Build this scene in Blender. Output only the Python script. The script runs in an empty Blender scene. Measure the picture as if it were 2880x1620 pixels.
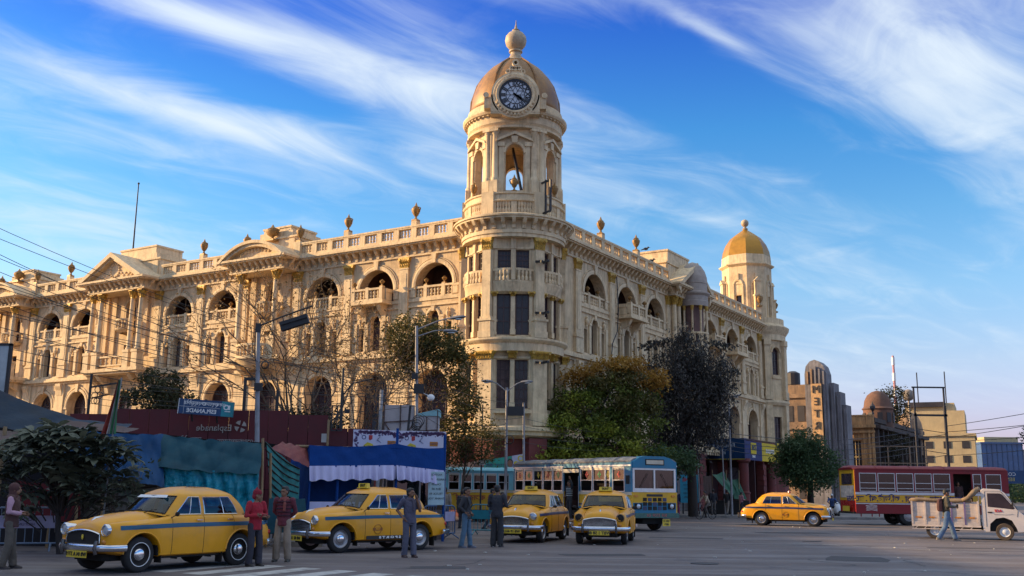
import bpy, bmesh, math, random
import numpy as np
from mathutils import Matrix, Vector, Euler
R = math.radians
S = bpy.context.scene
COL = S.collection
rnd = random.Random(7)

# ------------------------------------------------------------------ camera
cam = bpy.data.objects.new('camera', bpy.data.cameras.new('camera'))
COL.objects.link(cam)
cam.data.sensor_width = 36.0
cam.data.lens = 35.62
cam.data.clip_end = 6000
cam.matrix_world = Matrix.Translation((0, 0, 1.65)) @ Matrix.Rotation(R(90 + 11.27), 4, 'X') @ Matrix.Rotation(R(0.66), 4, 'Z')
S.camera = cam
S.view_settings.view_transform = 'Standard'
S.view_settings.look = 'None'
S.view_settings.gamma = 1.0
S.view_settings.exposure = 1.36
S.view_settings.use_curve_mapping = False
S.cycles.max_bounces = 8
S.cycles.transparent_max_bounces = 16

# ------------------------------------------------------------------ sun and sky
SUN_AZ, SUN_EL = R(-80), R(17)        # azimuth measured from +Y towards +X (to the left and a little behind the frontage)
sd = Vector((math.sin(SUN_AZ) * math.cos(SUN_EL), math.cos(SUN_AZ) * math.cos(SUN_EL), math.sin(SUN_EL)))
sun = bpy.data.objects.new('sun', bpy.data.lights.new('sun', 'SUN'))
COL.objects.link(sun)
sun.data.energy = 3.4
sun.data.angle = R(0.5)
sun.data.color = (1.0, 0.68, 0.33)
sun.rotation_euler = sd.to_track_quat('Z', 'Y').to_euler()

W = bpy.data.worlds.new('World'); S.world = W; W.use_nodes = True
def world_sky():
    nt = W.node_tree; N = nt.nodes; L = nt.links; N.clear()
    def n(t, **k):
        x = N.new(t)
        for a, b in k.items(): setattr(x, a, b)
        return x
    def m(op, a, b=None, c=None, clamp=False):
        x = n('ShaderNodeMath', operation=op, use_clamp=clamp)
        for i, v in enumerate((a, b, c)):
            if v is None: continue
            if isinstance(v, (int, float)): x.inputs[i].default_value = v
            else: L.new(v, x.inputs[i])
        return x.outputs[0]
    sky = n('ShaderNodeTexSky', sky_type='NISHITA', sun_disc=False, sun_elevation=SUN_EL, sun_rotation=SUN_AZ,
            altitude=0, air_density=1.0, dust_density=0.6, ozone_density=2.2)
    tc = n('ShaderNodeTexCoord'); sp = n('ShaderNodeSeparateXYZ'); L.new(tc.outputs['Generated'], sp.inputs[0])
    X, Y, Z = sp.outputs
    zc = m('MAXIMUM', Z, 0.012)
    px = m('DIVIDE', X, m('ADD', zc, 0.10)); py = m('DIVIDE', Y, m('ADD', zc, 0.10))   # a flat, slightly curved cloud deck
    a = R(50); ca, sa = math.cos(a), math.sin(a)
    al = m('ADD', m('MULTIPLY', px, sa), m('MULTIPLY', py, ca))      # along the streaks
    ac = m('SUBTRACT', m('MULTIPLY', px, ca), m('MULTIPLY', py, sa)) # across them
    def noise(sx, sy, scale, detail, rough, dist, off):
        cb = n('ShaderNodeCombineXYZ')
        L.new(m('MULTIPLY_ADD', al, sx, off), cb.inputs[0]); L.new(m('MULTIPLY_ADD', ac, sy, off * .7), cb.inputs[1])
        t = n('ShaderNodeTexNoise', noise_dimensions='2D')
        t.inputs['Scale'].default_value = scale; t.inputs['Detail'].default_value = detail
        t.inputs['Roughness'].default_value = rough; t.inputs['Distortion'].default_value = dist
        L.new(cb.outputs[0], t.inputs['Vector']); return t.outputs['Fac']
    def ramp(v, lo, hi, smooth=True):
        x = n('ShaderNodeMapRange', interpolation_type='SMOOTHSTEP' if smooth else 'LINEAR')
        x.inputs['From Min'].default_value = lo; x.inputs['From Max'].default_value = hi
        L.new(v, x.inputs['Value']); return x.outputs['Result']
    def blob(a0, c0, ra, rc):
        q = m('ADD', m('POWER', m('ABSOLUTE', m('DIVIDE', m('SUBTRACT', al, a0), ra)), 2), m('POWER', m('ABSOLUTE', m('DIVIDE', m('SUBTRACT', ac, c0), rc)), 2))
        return m('POWER', 2.718, m('MULTIPLY', q, -1))
    streak = noise(.55, 1.7, 1.5, 8, .55, .4, 3.1)
    wisp = noise(1.2, 2.6, 2.0, 9, .60, 1.1, 11.7)
    big = noise(.5, .9, .9, 3, .5, .3, CLOUD_OFF)
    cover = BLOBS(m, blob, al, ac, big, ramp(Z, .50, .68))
    d = m('ADD', m('MULTIPLY', streak, .62), m('MULTIPLY', wisp, .38))
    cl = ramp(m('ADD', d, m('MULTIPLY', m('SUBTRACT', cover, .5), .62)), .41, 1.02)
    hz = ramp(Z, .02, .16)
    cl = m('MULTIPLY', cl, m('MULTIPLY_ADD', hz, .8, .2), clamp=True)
    # blue of the clear sky: the physical sky, a little deeper overhead
    hs = n('ShaderNodeHueSaturation'); hs.inputs['Saturation'].default_value = 1.22; hs.inputs['Hue'].default_value = .505
    L.new(sky.outputs[0], hs.inputs['Color'])
    cr = n('ShaderNodeValToRGB'); L.new(ramp(Z, 0, .5, False), cr.inputs[0])
    e = cr.color_ramp.elements
    e[0].position = 0.0; e[0].color = SKYC[0] + (1,)
    e[1].position = 1.0; e[1].color = SKYC[-1] + (1,)
    for p, c in zip(SKYP[1:-1], SKYC[1:-1]):
        k = e.new(p); k.color = c + (1,)
    mx = n('ShaderNodeMix', data_type='RGBA', blend_type='MULTIPLY'); mx.inputs[0].default_value = 1.0
    L.new(hs.outputs[0], mx.inputs[6]); L.new(cr.outputs[0], mx.inputs[7])
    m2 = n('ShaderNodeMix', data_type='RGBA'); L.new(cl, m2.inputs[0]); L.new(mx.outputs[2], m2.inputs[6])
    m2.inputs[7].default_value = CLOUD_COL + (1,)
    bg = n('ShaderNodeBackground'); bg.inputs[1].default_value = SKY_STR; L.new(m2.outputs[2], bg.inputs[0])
    out = n('ShaderNodeOutputWorld'); L.new(bg.outputs[0], out.inputs[0])
CLOUD_OFF = 4.0
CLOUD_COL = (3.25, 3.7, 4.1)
SKY_STR = 0.098
SKYP = (0.0, .10, .24, .38, .52, .68, .88, 1.0)
SKYC = ((.68, .52, 1.1), (.72, .52, .82), (.95, .77, .84), (.90, .92, .92), (.66, .90, .94), (.40, .80, .98), (.24, .48, 1.0), (.22, .43, 1.0))
CLOUDS = ((1.05, -1.58, .26, .12, .42), (.75, -1.99, .42, .075, .46), (.65, -1.63, .15, .055, .5), (1.75, -.88, .62, .17, .55), (1.36, -1.07, .16, .022, .38), (2.2, -1.64, 1.0, .10, .24),
          (.85, -2.65, .6, .36, .22), (1.38, -1.28, .42, .13, -.6), (.85, -1.80, .26, .085, -.36), (2.3, -1.2, .5, .10, -.28), (1.22, -1.93, .14, .06, -.2))
def BLOBS(m, blob, al, ac, big, fill_cloud):
    """where this morning's cirrus is thick and where it leaves the blue open, plus the added overhead cloud"""
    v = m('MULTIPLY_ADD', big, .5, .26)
    v = m('ADD', v, m('MULTIPLY', fill_cloud, .8))      # unseen white cloud added overhead to brighten the shaded street
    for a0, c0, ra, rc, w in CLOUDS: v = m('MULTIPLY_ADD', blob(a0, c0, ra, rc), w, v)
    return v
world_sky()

# ------------------------------------------------------------------ materials
MATS = {}
def mat(name, base, rough=.6, metal=0., var=.18, scale=3., dirt=None, streak=0., bump=.0, bscale=None, bdist=.03, spec=.5, coat=0., emit=None):
    """principled material: base colour broken up by two noises, optional dirt colour gathered by noise and vertical streaks"""
    if name in MATS: return MATS[name]
    M = bpy.data.materials.new(name); M.use_nodes = True
    nt = M.node_tree; N = nt.nodes; L = nt.links; b = N['Principled BSDF']
    geo = N.new('ShaderNodeNewGeometry')
    def noise(sc, det, vec=None, rg=.6):
        t = N.new('ShaderNodeTexNoise'); t.inputs['Scale'].default_value = sc; t.inputs['Detail'].default_value = det
        t.inputs['Roughness'].default_value = rg
        L.new(vec or geo.outputs['Position'], t.inputs['Vector']); return t.outputs['Fac']
    def mr(v, a, b2, c=0., d=1.):
        x = N.new('ShaderNodeMapRange'); x.inputs[1].default_value = a; x.inputs[2].default_value = b2
        x.inputs[3].default_value = c; x.inputs[4].default_value = d; L.new(v, x.inputs[0]); return x.outputs[0]
    f = noise(scale, 6)
    mx = N.new('ShaderNodeMix'); mx.data_type = 'RGBA'
    mx.inputs[6].default_value = tuple(c * (1 - var) for c in base) + (1,)
    mx.inputs[7].default_value = tuple(min(1, c * (1 + var)) for c in base) + (1,)
    L.new(mr(f, .3, .7), mx.inputs[0]); c = mx.outputs[2]
    if dirt:
        dc, am = dirt
        v = mr(noise(scale * .35, 8, rg=.7), .48, .72)
        if streak:
            mp = N.new('ShaderNodeMapping'); mp.inputs['Scale'].default_value = (3.2, 3.2, .25); L.new(geo.outputs['Position'], mp.inputs[0])
            v2 = mr(noise(1.5, 6, mp.outputs[0], .65), .46, .72, 0, streak)
            mm = N.new('ShaderNodeMath'); mm.operation = 'MAXIMUM'; L.new(v, mm.inputs[0]); L.new(v2, mm.inputs[1]); v = mm.outputs[0]
        k = N.new('ShaderNodeMath'); k.operation = 'MULTIPLY'; k.inputs[1].default_value = am; L.new(v, k.inputs[0])
        m2 = N.new('ShaderNodeMix'); m2.data_type = 'RGBA'; L.new(k.outputs[0], m2.inputs[0]); L.new(c, m2.inputs[6])
        m2.inputs[7].default_value = tuple(dc) + (1,); c = m2.outputs[2]
    L.new(c, b.inputs['Base Color'])
    L.new(mr(f, .3, .7, max(.02, rough - .08), min(1, rough + .08)), b.inputs['Roughness'])
    b.inputs['Metallic'].default_value = metal
    b.inputs['Specular IOR Level'].default_value = spec
    b.inputs['Coat Weight'].default_value = coat
    if emit:
        b.inputs['Emission Color'].default_value = emit[0] + (1,); b.inputs['Emission Strength'].default_value = emit[1]
    if bump:
        bp = N.new('ShaderNodeBump'); bp.inputs['Strength'].default_value = bump; bp.inputs['Distance'].default_value = bdist
        L.new(noise(bscale or scale * 5, 5), bp.inputs['Height']); L.new(bp.outputs[0], b.inputs['Normal'])
    MATS[name] = M; return M
def glass(name, tint=(.35, .40, .42), opac=.35, rough=.03, refl=1.0):
    if name in MATS: return MATS[name]
    M = bpy.data.materials.new(name); M.use_nodes = True
    nt = M.node_tree; N = nt.nodes; L = nt.links; N.clear()
    o = N.new('ShaderNodeOutputMaterial'); t = N.new('ShaderNodeBsdfTransparent'); t.inputs[0].default_value = tint + (1,)
    g = N.new('ShaderNodeBsdfGlossy'); g.inputs['Roughness'].default_value = rough; g.inputs[0].default_value = (refl, refl, refl, 1)
    lw = N.new('ShaderNodeLayerWeight'); lw.inputs[0].default_value = .5; fr = N.new('ShaderNodeMath'); fr.operation = 'POWER'; fr.inputs[1].default_value = 5.0; L.new(lw.outputs['Facing'], fr.inputs[0])
    ad = N.new('ShaderNodeMath'); ad.operation = 'MULTIPLY_ADD'; ad.inputs[1].default_value = .4 * refl; ad.inputs[2].default_value = .02 + opac * .12
    L.new(fr.outputs[0], ad.inputs[0])
    mx = N.new('ShaderNodeMixShader'); L.new(ad.outputs[0], mx.inputs[0]); L.new(t.outputs[0], mx.inputs[1]); L.new(g.outputs[0], mx.inputs[2])
    L.new(mx.outputs[0], o.inputs[0]); MATS[name] = M; return M
def leafmat(name, c1, c2, trans=.35):
    M = bpy.data.materials.new(name); M.use_nodes = True
    nt = M.node_tree; N = nt.nodes; L = nt.links; N.clear()
    o = N.new('ShaderNodeOutputMaterial'); geo = N.new('ShaderNodeNewGeometry')
    cr = N.new('ShaderNodeMix'); cr.data_type = 'RGBA'; cr.inputs[6].default_value = c1 + (1,); cr.inputs[7].default_value = c2 + (1,)
    t = N.new('ShaderNodeTexNoise'); t.inputs['Scale'].default_value = .7; t.inputs['Detail'].default_value = 3; L.new(geo.outputs['Position'], t.inputs['Vector'])
    ad = N.new('ShaderNodeMath'); ad.operation = 'MULTIPLY_ADD'; ad.inputs[1].default_value = .55; L.new(geo.outputs['Random Per Island'], ad.inputs[0])
    mr = N.new('ShaderNodeMapRange'); mr.inputs[1].default_value = .35; mr.inputs[2].default_value = .65; mr.inputs[3].default_value = -.1; mr.inputs[4].default_value = .55
    L.new(t.outputs[0], mr.inputs[0]); L.new(mr.outputs[0], ad.inputs[2]); L.new(ad.outputs[0], cr.inputs[0])
    d = N.new('ShaderNodeBsdfPrincipled'); d.inputs['Roughness'].default_value = .55; d.inputs['Specular IOR Level'].default_value = .3; L.new(cr.outputs[2], d.inputs['Base Color'])
    tr = N.new('ShaderNodeBsdfTranslucent'); L.new(cr.outputs[2], tr.inputs[0])
    mx = N.new('ShaderNodeMixShader'); mx.inputs[0].default_value = trans; L.new(d.outputs[0], mx.inputs[1]); L.new(tr.outputs[0], mx.inputs[2])
    L.new(mx.outputs[0], o.inputs[0]); return M

# ------------------------------------------------------------------ mesh building
class MB:
    """collects polygons; every shape method takes an optional matrix through self.M"""
    def __init__(s): s.v = []; s.f = []; s.m = []; s.mi = 0; s.M = None
    def add(s, vs, fs):
        o = len(s.v)
        if s.M is not None: vs = [tuple(s.M @ Vector(q)) for q in vs]
        s.v += [tuple(q) for q in vs]; s.f += [tuple(i + o for i in f) for f in fs]; s.m += [s.mi] * len(fs); return s
    def box(s, x0, x1, y0, y1, z0, z1, t=0):
        """box; t > 0 tapers the top inwards"""
        return s.add([(x0, y0, z0), (x1, y0, z0), (x1, y1, z0), (x0, y1, z0), (x0 + t, y0 + t, z1), (x1 - t, y0 + t, z1), (x1 - t, y1 - t, z1), (x0 + t, y1 - t, z1)],
                     [(3, 2, 1, 0), (4, 5, 6, 7), (0, 1, 5, 4), (1, 2, 6, 5), (2, 3, 7, 6), (3, 0, 4, 7)])
    def bar(s, a, b, w, h=None):
        a, b = Vector(a), Vector(b); d = (b - a).normalized(); h = h or w
        up = Vector((0, 0, 1)) if abs(d.z) < .95 else Vector((1, 0, 0))
        x = d.cross(up).normalized() * w / 2; y = x.cross(d).normalized() * h / 2
        vs = [p + i * x + j * y for p in (a, b) for i, j in ((-1, -1), (1, -1), (1, 1), (-1, 1))]
        return s.add(vs, [(0, 1, 2, 3), (7, 6, 5, 4), (0, 4, 5, 1), (1, 5, 6, 2), (2, 6, 7, 3), (3, 7, 4, 0)])
    def poly(s, pts): return s.add(pts, [tuple(range(len(pts)))])
    def prism(s, pts, d0, d1, ax='y'):
        """2D outline (counter-clockwise) extruded along an axis; pts are (x,z) for y, (x,y) for z, (y,z) for x"""
        f = {'y': lambda p, d: (p[0], d, p[1]), 'z': lambda p, d: (p[0], p[1], d), 'x': lambda p, d: (d, p[0], p[1])}[ax]
        n = len(pts); vs = [f(p, d0) for p in pts] + [f(p, d1) for p in pts]
        fs = [tuple(range(n)), tuple(range(2 * n - 1, n - 1, -1))] + [(i, i + n, (i + 1) % n + n, (i + 1) % n) for i in range(n)]
        return s.add(vs, fs)
    def rings(s, rs, closed=True, caps=True):
        n = len(rs[0]); vs = [p for r in rs for p in r]; fs = []
        for i in range(len(rs) - 1):
            for j in range(n if closed else n - 1):
                k = (j + 1) % n; fs.append((i * n + j, i * n + k, (i + 1) * n + k, (i + 1) * n + j))
        if caps and closed: fs += [tuple(range(n - 1, -1, -1)), tuple((len(rs) - 1) * n + j for j in range(n))]
        return s.add(vs, fs)
    def lathe(s, prof, n=16, c=(0, 0, 0), a0=0., a1=2 * math.pi, caps=True, ax='z'):
        full = abs(a1 - a0 - 2 * math.pi) < 1e-6
        k = n if full else n + 1; rs = []
        for r, z in prof:
            ring = []
            for j in range(k):
                a = a0 + (a1 - a0) * j / n; x, y = r * math.cos(a), r * math.sin(a)
                p = {'z': (x, y, z), 'y': (x, z, y), 'x': (z, x, y)}[ax]
                ring.append((c[0] + p[0], c[1] + p[1], c[2] + p[2]))
            rs.append(ring)
        return s.rings(rs, closed=full, caps=caps and full)
    def tube(s, pts, r, n=6, caps=True):
        pts = [Vector(p) for p in pts]; rr = r if isinstance(r, list) else [r] * len(pts); rs = []; up = None
        for i, p in enumerate(pts):
            d = (pts[min(i + 1, len(pts) - 1)] - pts[max(i - 1, 0)])
            d = d.normalized() if d.length > 1e-9 else Vector((0, 0, 1))
            if up is None: up = Vector((0, 0, 1)) if abs(d.z) < .9 else Vector((1, 0, 0))
            x = d.cross(up).normalized(); up = x.cross(d).normalized()
            q = rr[i]; qx, qy = q if isinstance(q, tuple) else (q, q)
            rs.append([p + x * qx * math.cos(2 * math.pi * j / n) + up * qy * math.sin(2 * math.pi * j / n) for j in range(n)])
        return s.rings(rs, caps=caps)
    def ball(s, c, r, n=10, m=7):
        r = r if isinstance(r, (list, tuple)) else (r, r, r); rs = []
        for i in range(m + 1):
            t = math.pi * i / m; q = max(math.sin(t), .02)
            rs.append([(c[0] + r[0] * q * math.cos(2 * math.pi * j / n), c[1] + r[1] * q * math.sin(2 * math.pi * j / n), c[2] - r[2] * math.cos(t)) for j in range(n)])
        return s.rings(rs)
    def grid(s, fn, nu, nv):
        vs = [fn(i / nu, j / nv) for j in range(nv + 1) for i in range(nu + 1)]
        return s.add(vs, [(j * (nu + 1) + i, j * (nu + 1) + i + 1, (j + 1) * (nu + 1) + i + 1, (j + 1) * (nu + 1) + i) for j in range(nv) for i in range(nu)])
    def mesh(s, name='mesh', mats=None, smooth=False, fix=True):
        me = bpy.data.meshes.new(name); me.from_pydata(s.v, [], s.f)
        for mm in (mats if isinstance(mats, (list, tuple)) else [mats]): me.materials.append(mm)
        if any(s.m): me.polygons.foreach_set('material_index', s.m)
        if fix:
            bm = bmesh.new(); bm.from_mesh(me); bmesh.ops.recalc_face_normals(bm, faces=bm.faces); bm.to_mesh(me); bm.free()
        if smooth:
            me.polygons.foreach_set('use_smooth', [True] * len(me.polygons))
            if smooth != 'all': me.set_sharp_from_angle(angle=R(smooth if isinstance(smooth, (int, float)) and smooth > 1 else 38))
        me.update(); return me
def put(name, me, parent=None, M=None, mats=None, smooth=False):
    """link a mesh (or an MB) as one object; M is relative to the parent"""
    if isinstance(me, MB): me = me.mesh(name, mats, smooth)
    o = bpy.data.objects.new(name, me); COL.objects.link(o)
    if parent is not None: o.parent = parent
    if M is not None: o.matrix_local = M
    return o
def thing(name, label, cat, loc=(0, 0, 0), rz=0., group=None, sc=1.):
    o = bpy.data.objects.new(name, None); COL.objects.link(o); o.empty_display_size = .2
    o.location = loc; o.rotation_euler = (0, 0, rz); o.scale = (sc, sc, sc)
    return tag(o, label, cat, group)
def tag(o, label=None, cat=None, group=None, kind=None):
    for k, v in (('label', label), ('category', cat), ('group', group), ('kind', kind)):
        if v: o[k] = v
    return o
KIDS = {}
def copy_tree(o, parent=None):
    c = o.copy(); COL.objects.link(c)
    if parent is not None: c.parent = parent
    for ch in list(o.children): copy_tree(ch, c)
    return c
def T(x=0, y=0, z=0, rz=0., s=1.):
    m = Matrix.Translation((x, y, z)) @ Matrix.Rotation(rz, 4, 'Z')
    return m if s == 1. else m @ Matrix.Scale(s, 4)
def frame(o, ux, uy):
    """matrix with local x along ux, y along uy (both horizontal), z up"""
    return Matrix(((ux[0], uy[0], 0, o[0]), (ux[1], uy[1], 0, o[1]), (0, 0, 1, o[2]), (0, 0, 0, 1)))
def lerp(a, b, t): return a + (b - a) * t
def interp(tab, x):
    """piecewise smooth lookup in rows (x, v1, v2, ...) sorted by x"""
    if x <= tab[0][0]: return tab[0][1:]
    for i in range(len(tab) - 1):
        if x <= tab[i + 1][0]:
            p0, p1, p2, p3 = tab[max(i - 1, 0)], tab[i], tab[i + 1], tab[min(i + 2, len(tab) - 1)]
            h = p2[0] - p1[0]; t = (x - p1[0]) / h; out = []
            for k in range(1, len(p1)):
                m1 = (p2[k] - p0[k]) / (p2[0] - p0[0]) * h; m2 = (p3[k] - p1[k]) / (p3[0] - p1[0]) * h
                out.append((2 * t**3 - 3 * t**2 + 1) * p1[k] + (t**3 - 2 * t**2 + t) * m1 + (-2 * t**3 + 3 * t**2) * p2[k] + (t**3 - t**2) * m2)
            return out
    return tab[-1][1:]
def evaluated(o):
    dg = bpy.context.evaluated_depsgraph_get(); me = bpy.data.meshes.new_from_object(o.evaluated_get(dg), depsgraph=dg); return me
def text_mesh(s, size, m, mirror=True, depth=.004, bold=0., align='CENTER', shear=0.):
    """lettering as a mesh in the xz plane facing -y, height about size; mirrored where the photograph shows it reversed"""
    cu = bpy.data.curves.new('lettering', 'FONT'); cu.body = s; cu.size = size * 1.35; cu.align_x = align; cu.align_y = 'CENTER'
    cu.extrude = depth; cu.offset = bold; cu.resolution_u = 2; cu.shear = shear
    o = bpy.data.objects.new('lettering', cu); COL.objects.link(o)
    me = evaluated(o); bpy.data.objects.remove(o); bpy.data.curves.remove(cu)
    k = -1 if mirror else 1
    me.transform(Matrix(((k, 0, 0, 0), (0, 0, -1, 0), (0, 1, 0, 0), (0, 0, 0, 1))))
    if mirror: me.flip_normals()
    me.materials.clear(); me.materials.append(m); return me

# frames: local x runs along a front, local y points out of it, z is up
CT = Vector((0.06, 56.0, 0))
aL = R(58)
LD = Vector((-math.sin(aL), math.cos(aL), 0)); LN = Vector((-math.cos(aL), -math.sin(aL), 0))
RD = Vector((math.cos(aL), math.sin(aL), 0)); RN = Vector((math.sin(aL), -math.cos(aL), 0))
# ================================================================== ground
def road_material():
    M = bpy.data.materials.new('asphalt_road'); M.use_nodes = True
    nt = M.node_tree; N = nt.nodes; L = nt.links; b = N['Principled BSDF']; geo = N.new('ShaderNodeNewGeometry')
    def noise(sc, det, rg, stretch=None):
        t = N.new('ShaderNodeTexNoise'); t.inputs['Scale'].default_value = sc; t.inputs['Detail'].default_value = det; t.inputs['Roughness'].default_value = rg
        if stretch:
            mp = N.new('ShaderNodeMapping'); mp.inputs['Scale'].default_value = stretch[:3]; mp.inputs['Rotation'].default_value = (0, 0, stretch[3]); L.new(geo.outputs['Position'], mp.inputs[0]); L.new(mp.outputs[0], t.inputs['Vector'])
        else: L.new(geo.outputs['Position'], t.inputs['Vector'])
        return t.outputs['Fac']
    def mr(v, a, c, d=0., e=1.):
        x = N.new('ShaderNodeMapRange'); x.inputs[1].default_value = a; x.inputs[2].default_value = c; x.inputs[3].default_value = d; x.inputs[4].default_value = e; L.new(v, x.inputs[0]); return x.outputs[0]
    def mixc(f, a, c):
        x = N.new('ShaderNodeMix'); x.data_type = 'RGBA'; L.new(f, x.inputs[0])
        for i, q in ((6, a), (7, c)):
            if isinstance(q, tuple): x.inputs[i].default_value = q + (1,)
            else: L.new(q, x.inputs[i])
        return x.outputs[2]
    c = mixc(mr(noise(.09, 5, .6), .35, .68), (.098, .077, .074), (.150, .121, .113))
    c = mixc(mr(noise(.8, 7, .65, (.10, 1.1, 1, R(12))), .48, .66, 0, .9), c, (.19, .168, .165))      # dusty wheel tracks
    c = mixc(mr(noise(.9, 7, .65, (.16, 1.5, 1, R(-28))), .52, .70, 0, .85), c, (.062, .055, .058))        # dark rubber and oil tracks
    c = mixc(mr(noise(.55, 8, .72), .57, .66, 0, .85), c, (.06, .052, .055))        # patches and stains
    c = mixc(mr(noise(26, 3, .7), .55, .8, 0, .55), c, (.2, .18, .18))             # stone chips
    c = mixc(mr(noise(4, 6, .75), .66, .74, 0, .5), c, (.22, .2, .19))             # small litter-coloured specks
    L.new(c, b.inputs['Base Color']); L.new(mr(noise(.5, 5, .6), .3, .7, .55, .9), b.inputs['Roughness']); b.inputs['Specular IOR Level'].default_value = .35
    bp = N.new('ShaderNodeBump'); bp.inputs['Strength'].default_value = .5; bp.inputs['Distance'].default_value = .02; L.new(noise(14, 6, .7), bp.inputs['Height']); L.new(bp.outputs[0], b.inputs['Normal'])
    return M
def struct(name, mb, m, smooth=False):
    o = put(name, mb, None, None, m, smooth); o['kind'] = 'structure'; return o
struct('road', MB().poly([(-900, -120, 0), (1200, -120, 0), (1200, 2500, 0), (-900, 2500, 0)]), road_material())
pavm = mat('pavement_concrete', (.17, .15, .14), rough=.85, var=.2, scale=1.5, dirt=((.08, .07, .065), .6), bump=.2)
kerbm = mat('kerb_stone', (.24, .22, .20), rough=.85, var=.25, scale=3, dirt=((.08, .07, .06), .6), bump=.3)
struct('pavement', MB().box(7.5, 30, 68.1, 110, .004, .13), pavm)
struct('pavement', MB().box(-40, -6.2, 29.9, 62, .004, .12), pavm)
for i in range(24): o = put('kerb', MB().box(7.5 + i * .95, 7.5 + i * .95 + .93, 67.9, 68.09, .004, .15), None, None, kerbm); o['kind'] = 'structure'
for i in range(26): o = put('kerb', MB().box(-30 + i * .95, -30 + i * .95 + .93, 29.7, 29.89, .004, .14), None, None, kerbm); o['kind'] = 'structure'
roadw = mat('worn_road_paint', (.42, .40, .37), rough=.8, var=.2, scale=5, dirt=((.10, .09, .09), .95), bump=.2)
d_ = Vector((-.43, -.9, 0)).normalized(); q_ = Vector((.86, -.51, 0)).normalized()
for i, (x, y) in enumerate(((-5.97, 22.98), (-5.18, 22.56), (-4.32, 22.0), (-3.5, 21.47), (-2.68, 20.85), (-1.86, 20.35), (-1.05, 19.8))):
    a = Vector((x, y, .004)); c = a + q_ * .52; e = d_ * 2.6
    struct('zebra_stripe', MB().poly([a, a + e, c + e, c]), roadw)
ln = [(9.6, 35.2), (11.02, 33.59), (11.39, 32.84), (12.14, 32.4), (12.93, 31.43), (14.91, 30.25), (16.5, 29.2)]
for (x0, y0), (x1, y1) in zip(ln, ln[1:]):
    a, c = Vector((x0, y0, .004)), Vector((x1, y1, .004)); n = (c - a).cross(Vector((0, 0, 1))).normalized() * .045; c = a.lerp(c, .82); struct('lane_line', MB().poly([a - n, a + n, c + n, c - n]), roadw)
for i in range(7): x = 22.5 + i * 1.3; struct('zebra_stripe', MB().poly([(x, 72.5, .004), (x + .6, 72.5, .004), (x + 1.6, 79, .004), (x + 1.0, 79, .004)]), roadw)
struct('lane_line', MB().poly([(-8.4, 31.0, .004), (-8.4, 30.9, .004), (-3.2, 31.6, .004), (-3.2, 31.7, .004)][::-1]), roadw)
patchm = mat('asphalt_patch', (.055, .048, .05), rough=.9, var=.2, scale=6, bump=.3)
rp = random.Random(12)
for x, y, w, h, a in ((2.5, 27.5, 2.2, .8, .2), (9, 27, 1.4, 2.0, -.3), (-1.5, 22.5, 1.2, .7, .1), (12, 44, 3, 1.4, .1), (6.5, 38, 2.6, .9, -.2), (-9.0, 24.5, 1.6, .8, .4), (15, 33, 3.2, .6, -.1)):
    pts = [(x + (w * math.cos(a) * u - h * math.sin(a) * v) / 2 + rp.uniform(-.08, .08), y + (w * math.sin(a) * u + h * math.cos(a) * v) / 2 + rp.uniform(-.08, .08), .0035) for u, v in ((-1, -1), (0, -1.05), (1, -1), (1.04, 0), (1, 1), (0, 1.06), (-1, 1), (-1.05, 0))]
    struct('road_patch', MB().poly(pts), patchm)
for x, y in ((4.6, 24.6), (-3.2, 33.0), (10.6, 36.5)):
    o = struct('manhole_cover', MB().lathe([(.33, .0), (.33, .012), (.27, .012), (.26, .008), (.01, .008)], 20, (x, y, .002)), mat('cast_iron', (.05, .045, .045), rough=.6, metal=.4, var=.3, scale=20))
cr = mat('tar_seam', (.03, .027, .028), rough=.7)
for k in range(9):
    p = Vector((rp.uniform(-8, 14), rp.uniform(21, 42), .004)); d = Vector((math.cos(k * 1.3), math.sin(k * 1.3) * .6, 0)); pts = [p]
    for i in range(10): d.rotate(Euler((0, 0, rp.uniform(-.5, .5)))); pts.append(pts[-1] + d * rp.uniform(.25, .6))
    b = MB(); n_ = [Vector((-(b2 - a2).y, (b2 - a2).x, 0)).normalized() * .02 for a2, b2 in zip(pts, pts[1:] + [pts[-1] * 2 - pts[-2]])]
    b.add([q + n2 for q, n2 in zip(pts, n_)] + [q - n2 for q, n2 in zip(pts, n_)], [(i, i + 1, i + 12, i + 11) for i in range(10)]); struct('tar_seam', b, cr)
rr = random.Random(3); litm = mat('litter_paper', (.5, .48, .44), rough=.9, var=.3)
b = MB()
for i in range(70):
    x, y = rr.uniform(-9, 18), rr.uniform(21, 52); s_ = rr.uniform(.015, .05); a = rr.uniform(0, 3)
    b.M = T(x, y, .003, a); b.box(-s_, s_, -s_ * .6, s_ * .6, 0, s_ * .4)
o = put('litter', b, None, None, litm); o['kind'] = 'stuff'
# ================================================================== the corner building with the clock tower
stucco = mat('cream_stucco', (.65, .485, .285), rough=.85, var=.15, scale=1.6, dirt=((.24, .155, .085), .75), streak=1., bump=.15, bscale=9)
trimm = mat('cream_trim', (.69, .525, .315), rough=.8, var=.15, scale=2.2, dirt=((.22, .145, .085), .7), streak=.9, bump=.12, bscale=12)
giltm = mat('gilt_capital', (.52, .31, .05), rough=.5, metal=.2, var=.35, scale=14, dirt=((.10, .06, .02), .7), bump=.8, bscale=16)
urnm = mat('gilt_urn', (.30, .17, .055), rough=.5, metal=.25, var=.3, scale=8, dirt=((.12, .07, .03), .6), bump=.3)
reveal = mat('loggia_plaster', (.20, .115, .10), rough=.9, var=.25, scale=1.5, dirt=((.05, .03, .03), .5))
woodw = mat('brown_window_wood', (.055, .026, .024), rough=.55, var=.25, scale=6)
winglass = mat('window_glass_dark', (.038, .026, .032), rough=.22, var=.6, scale=.9, spec=.35)
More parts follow.
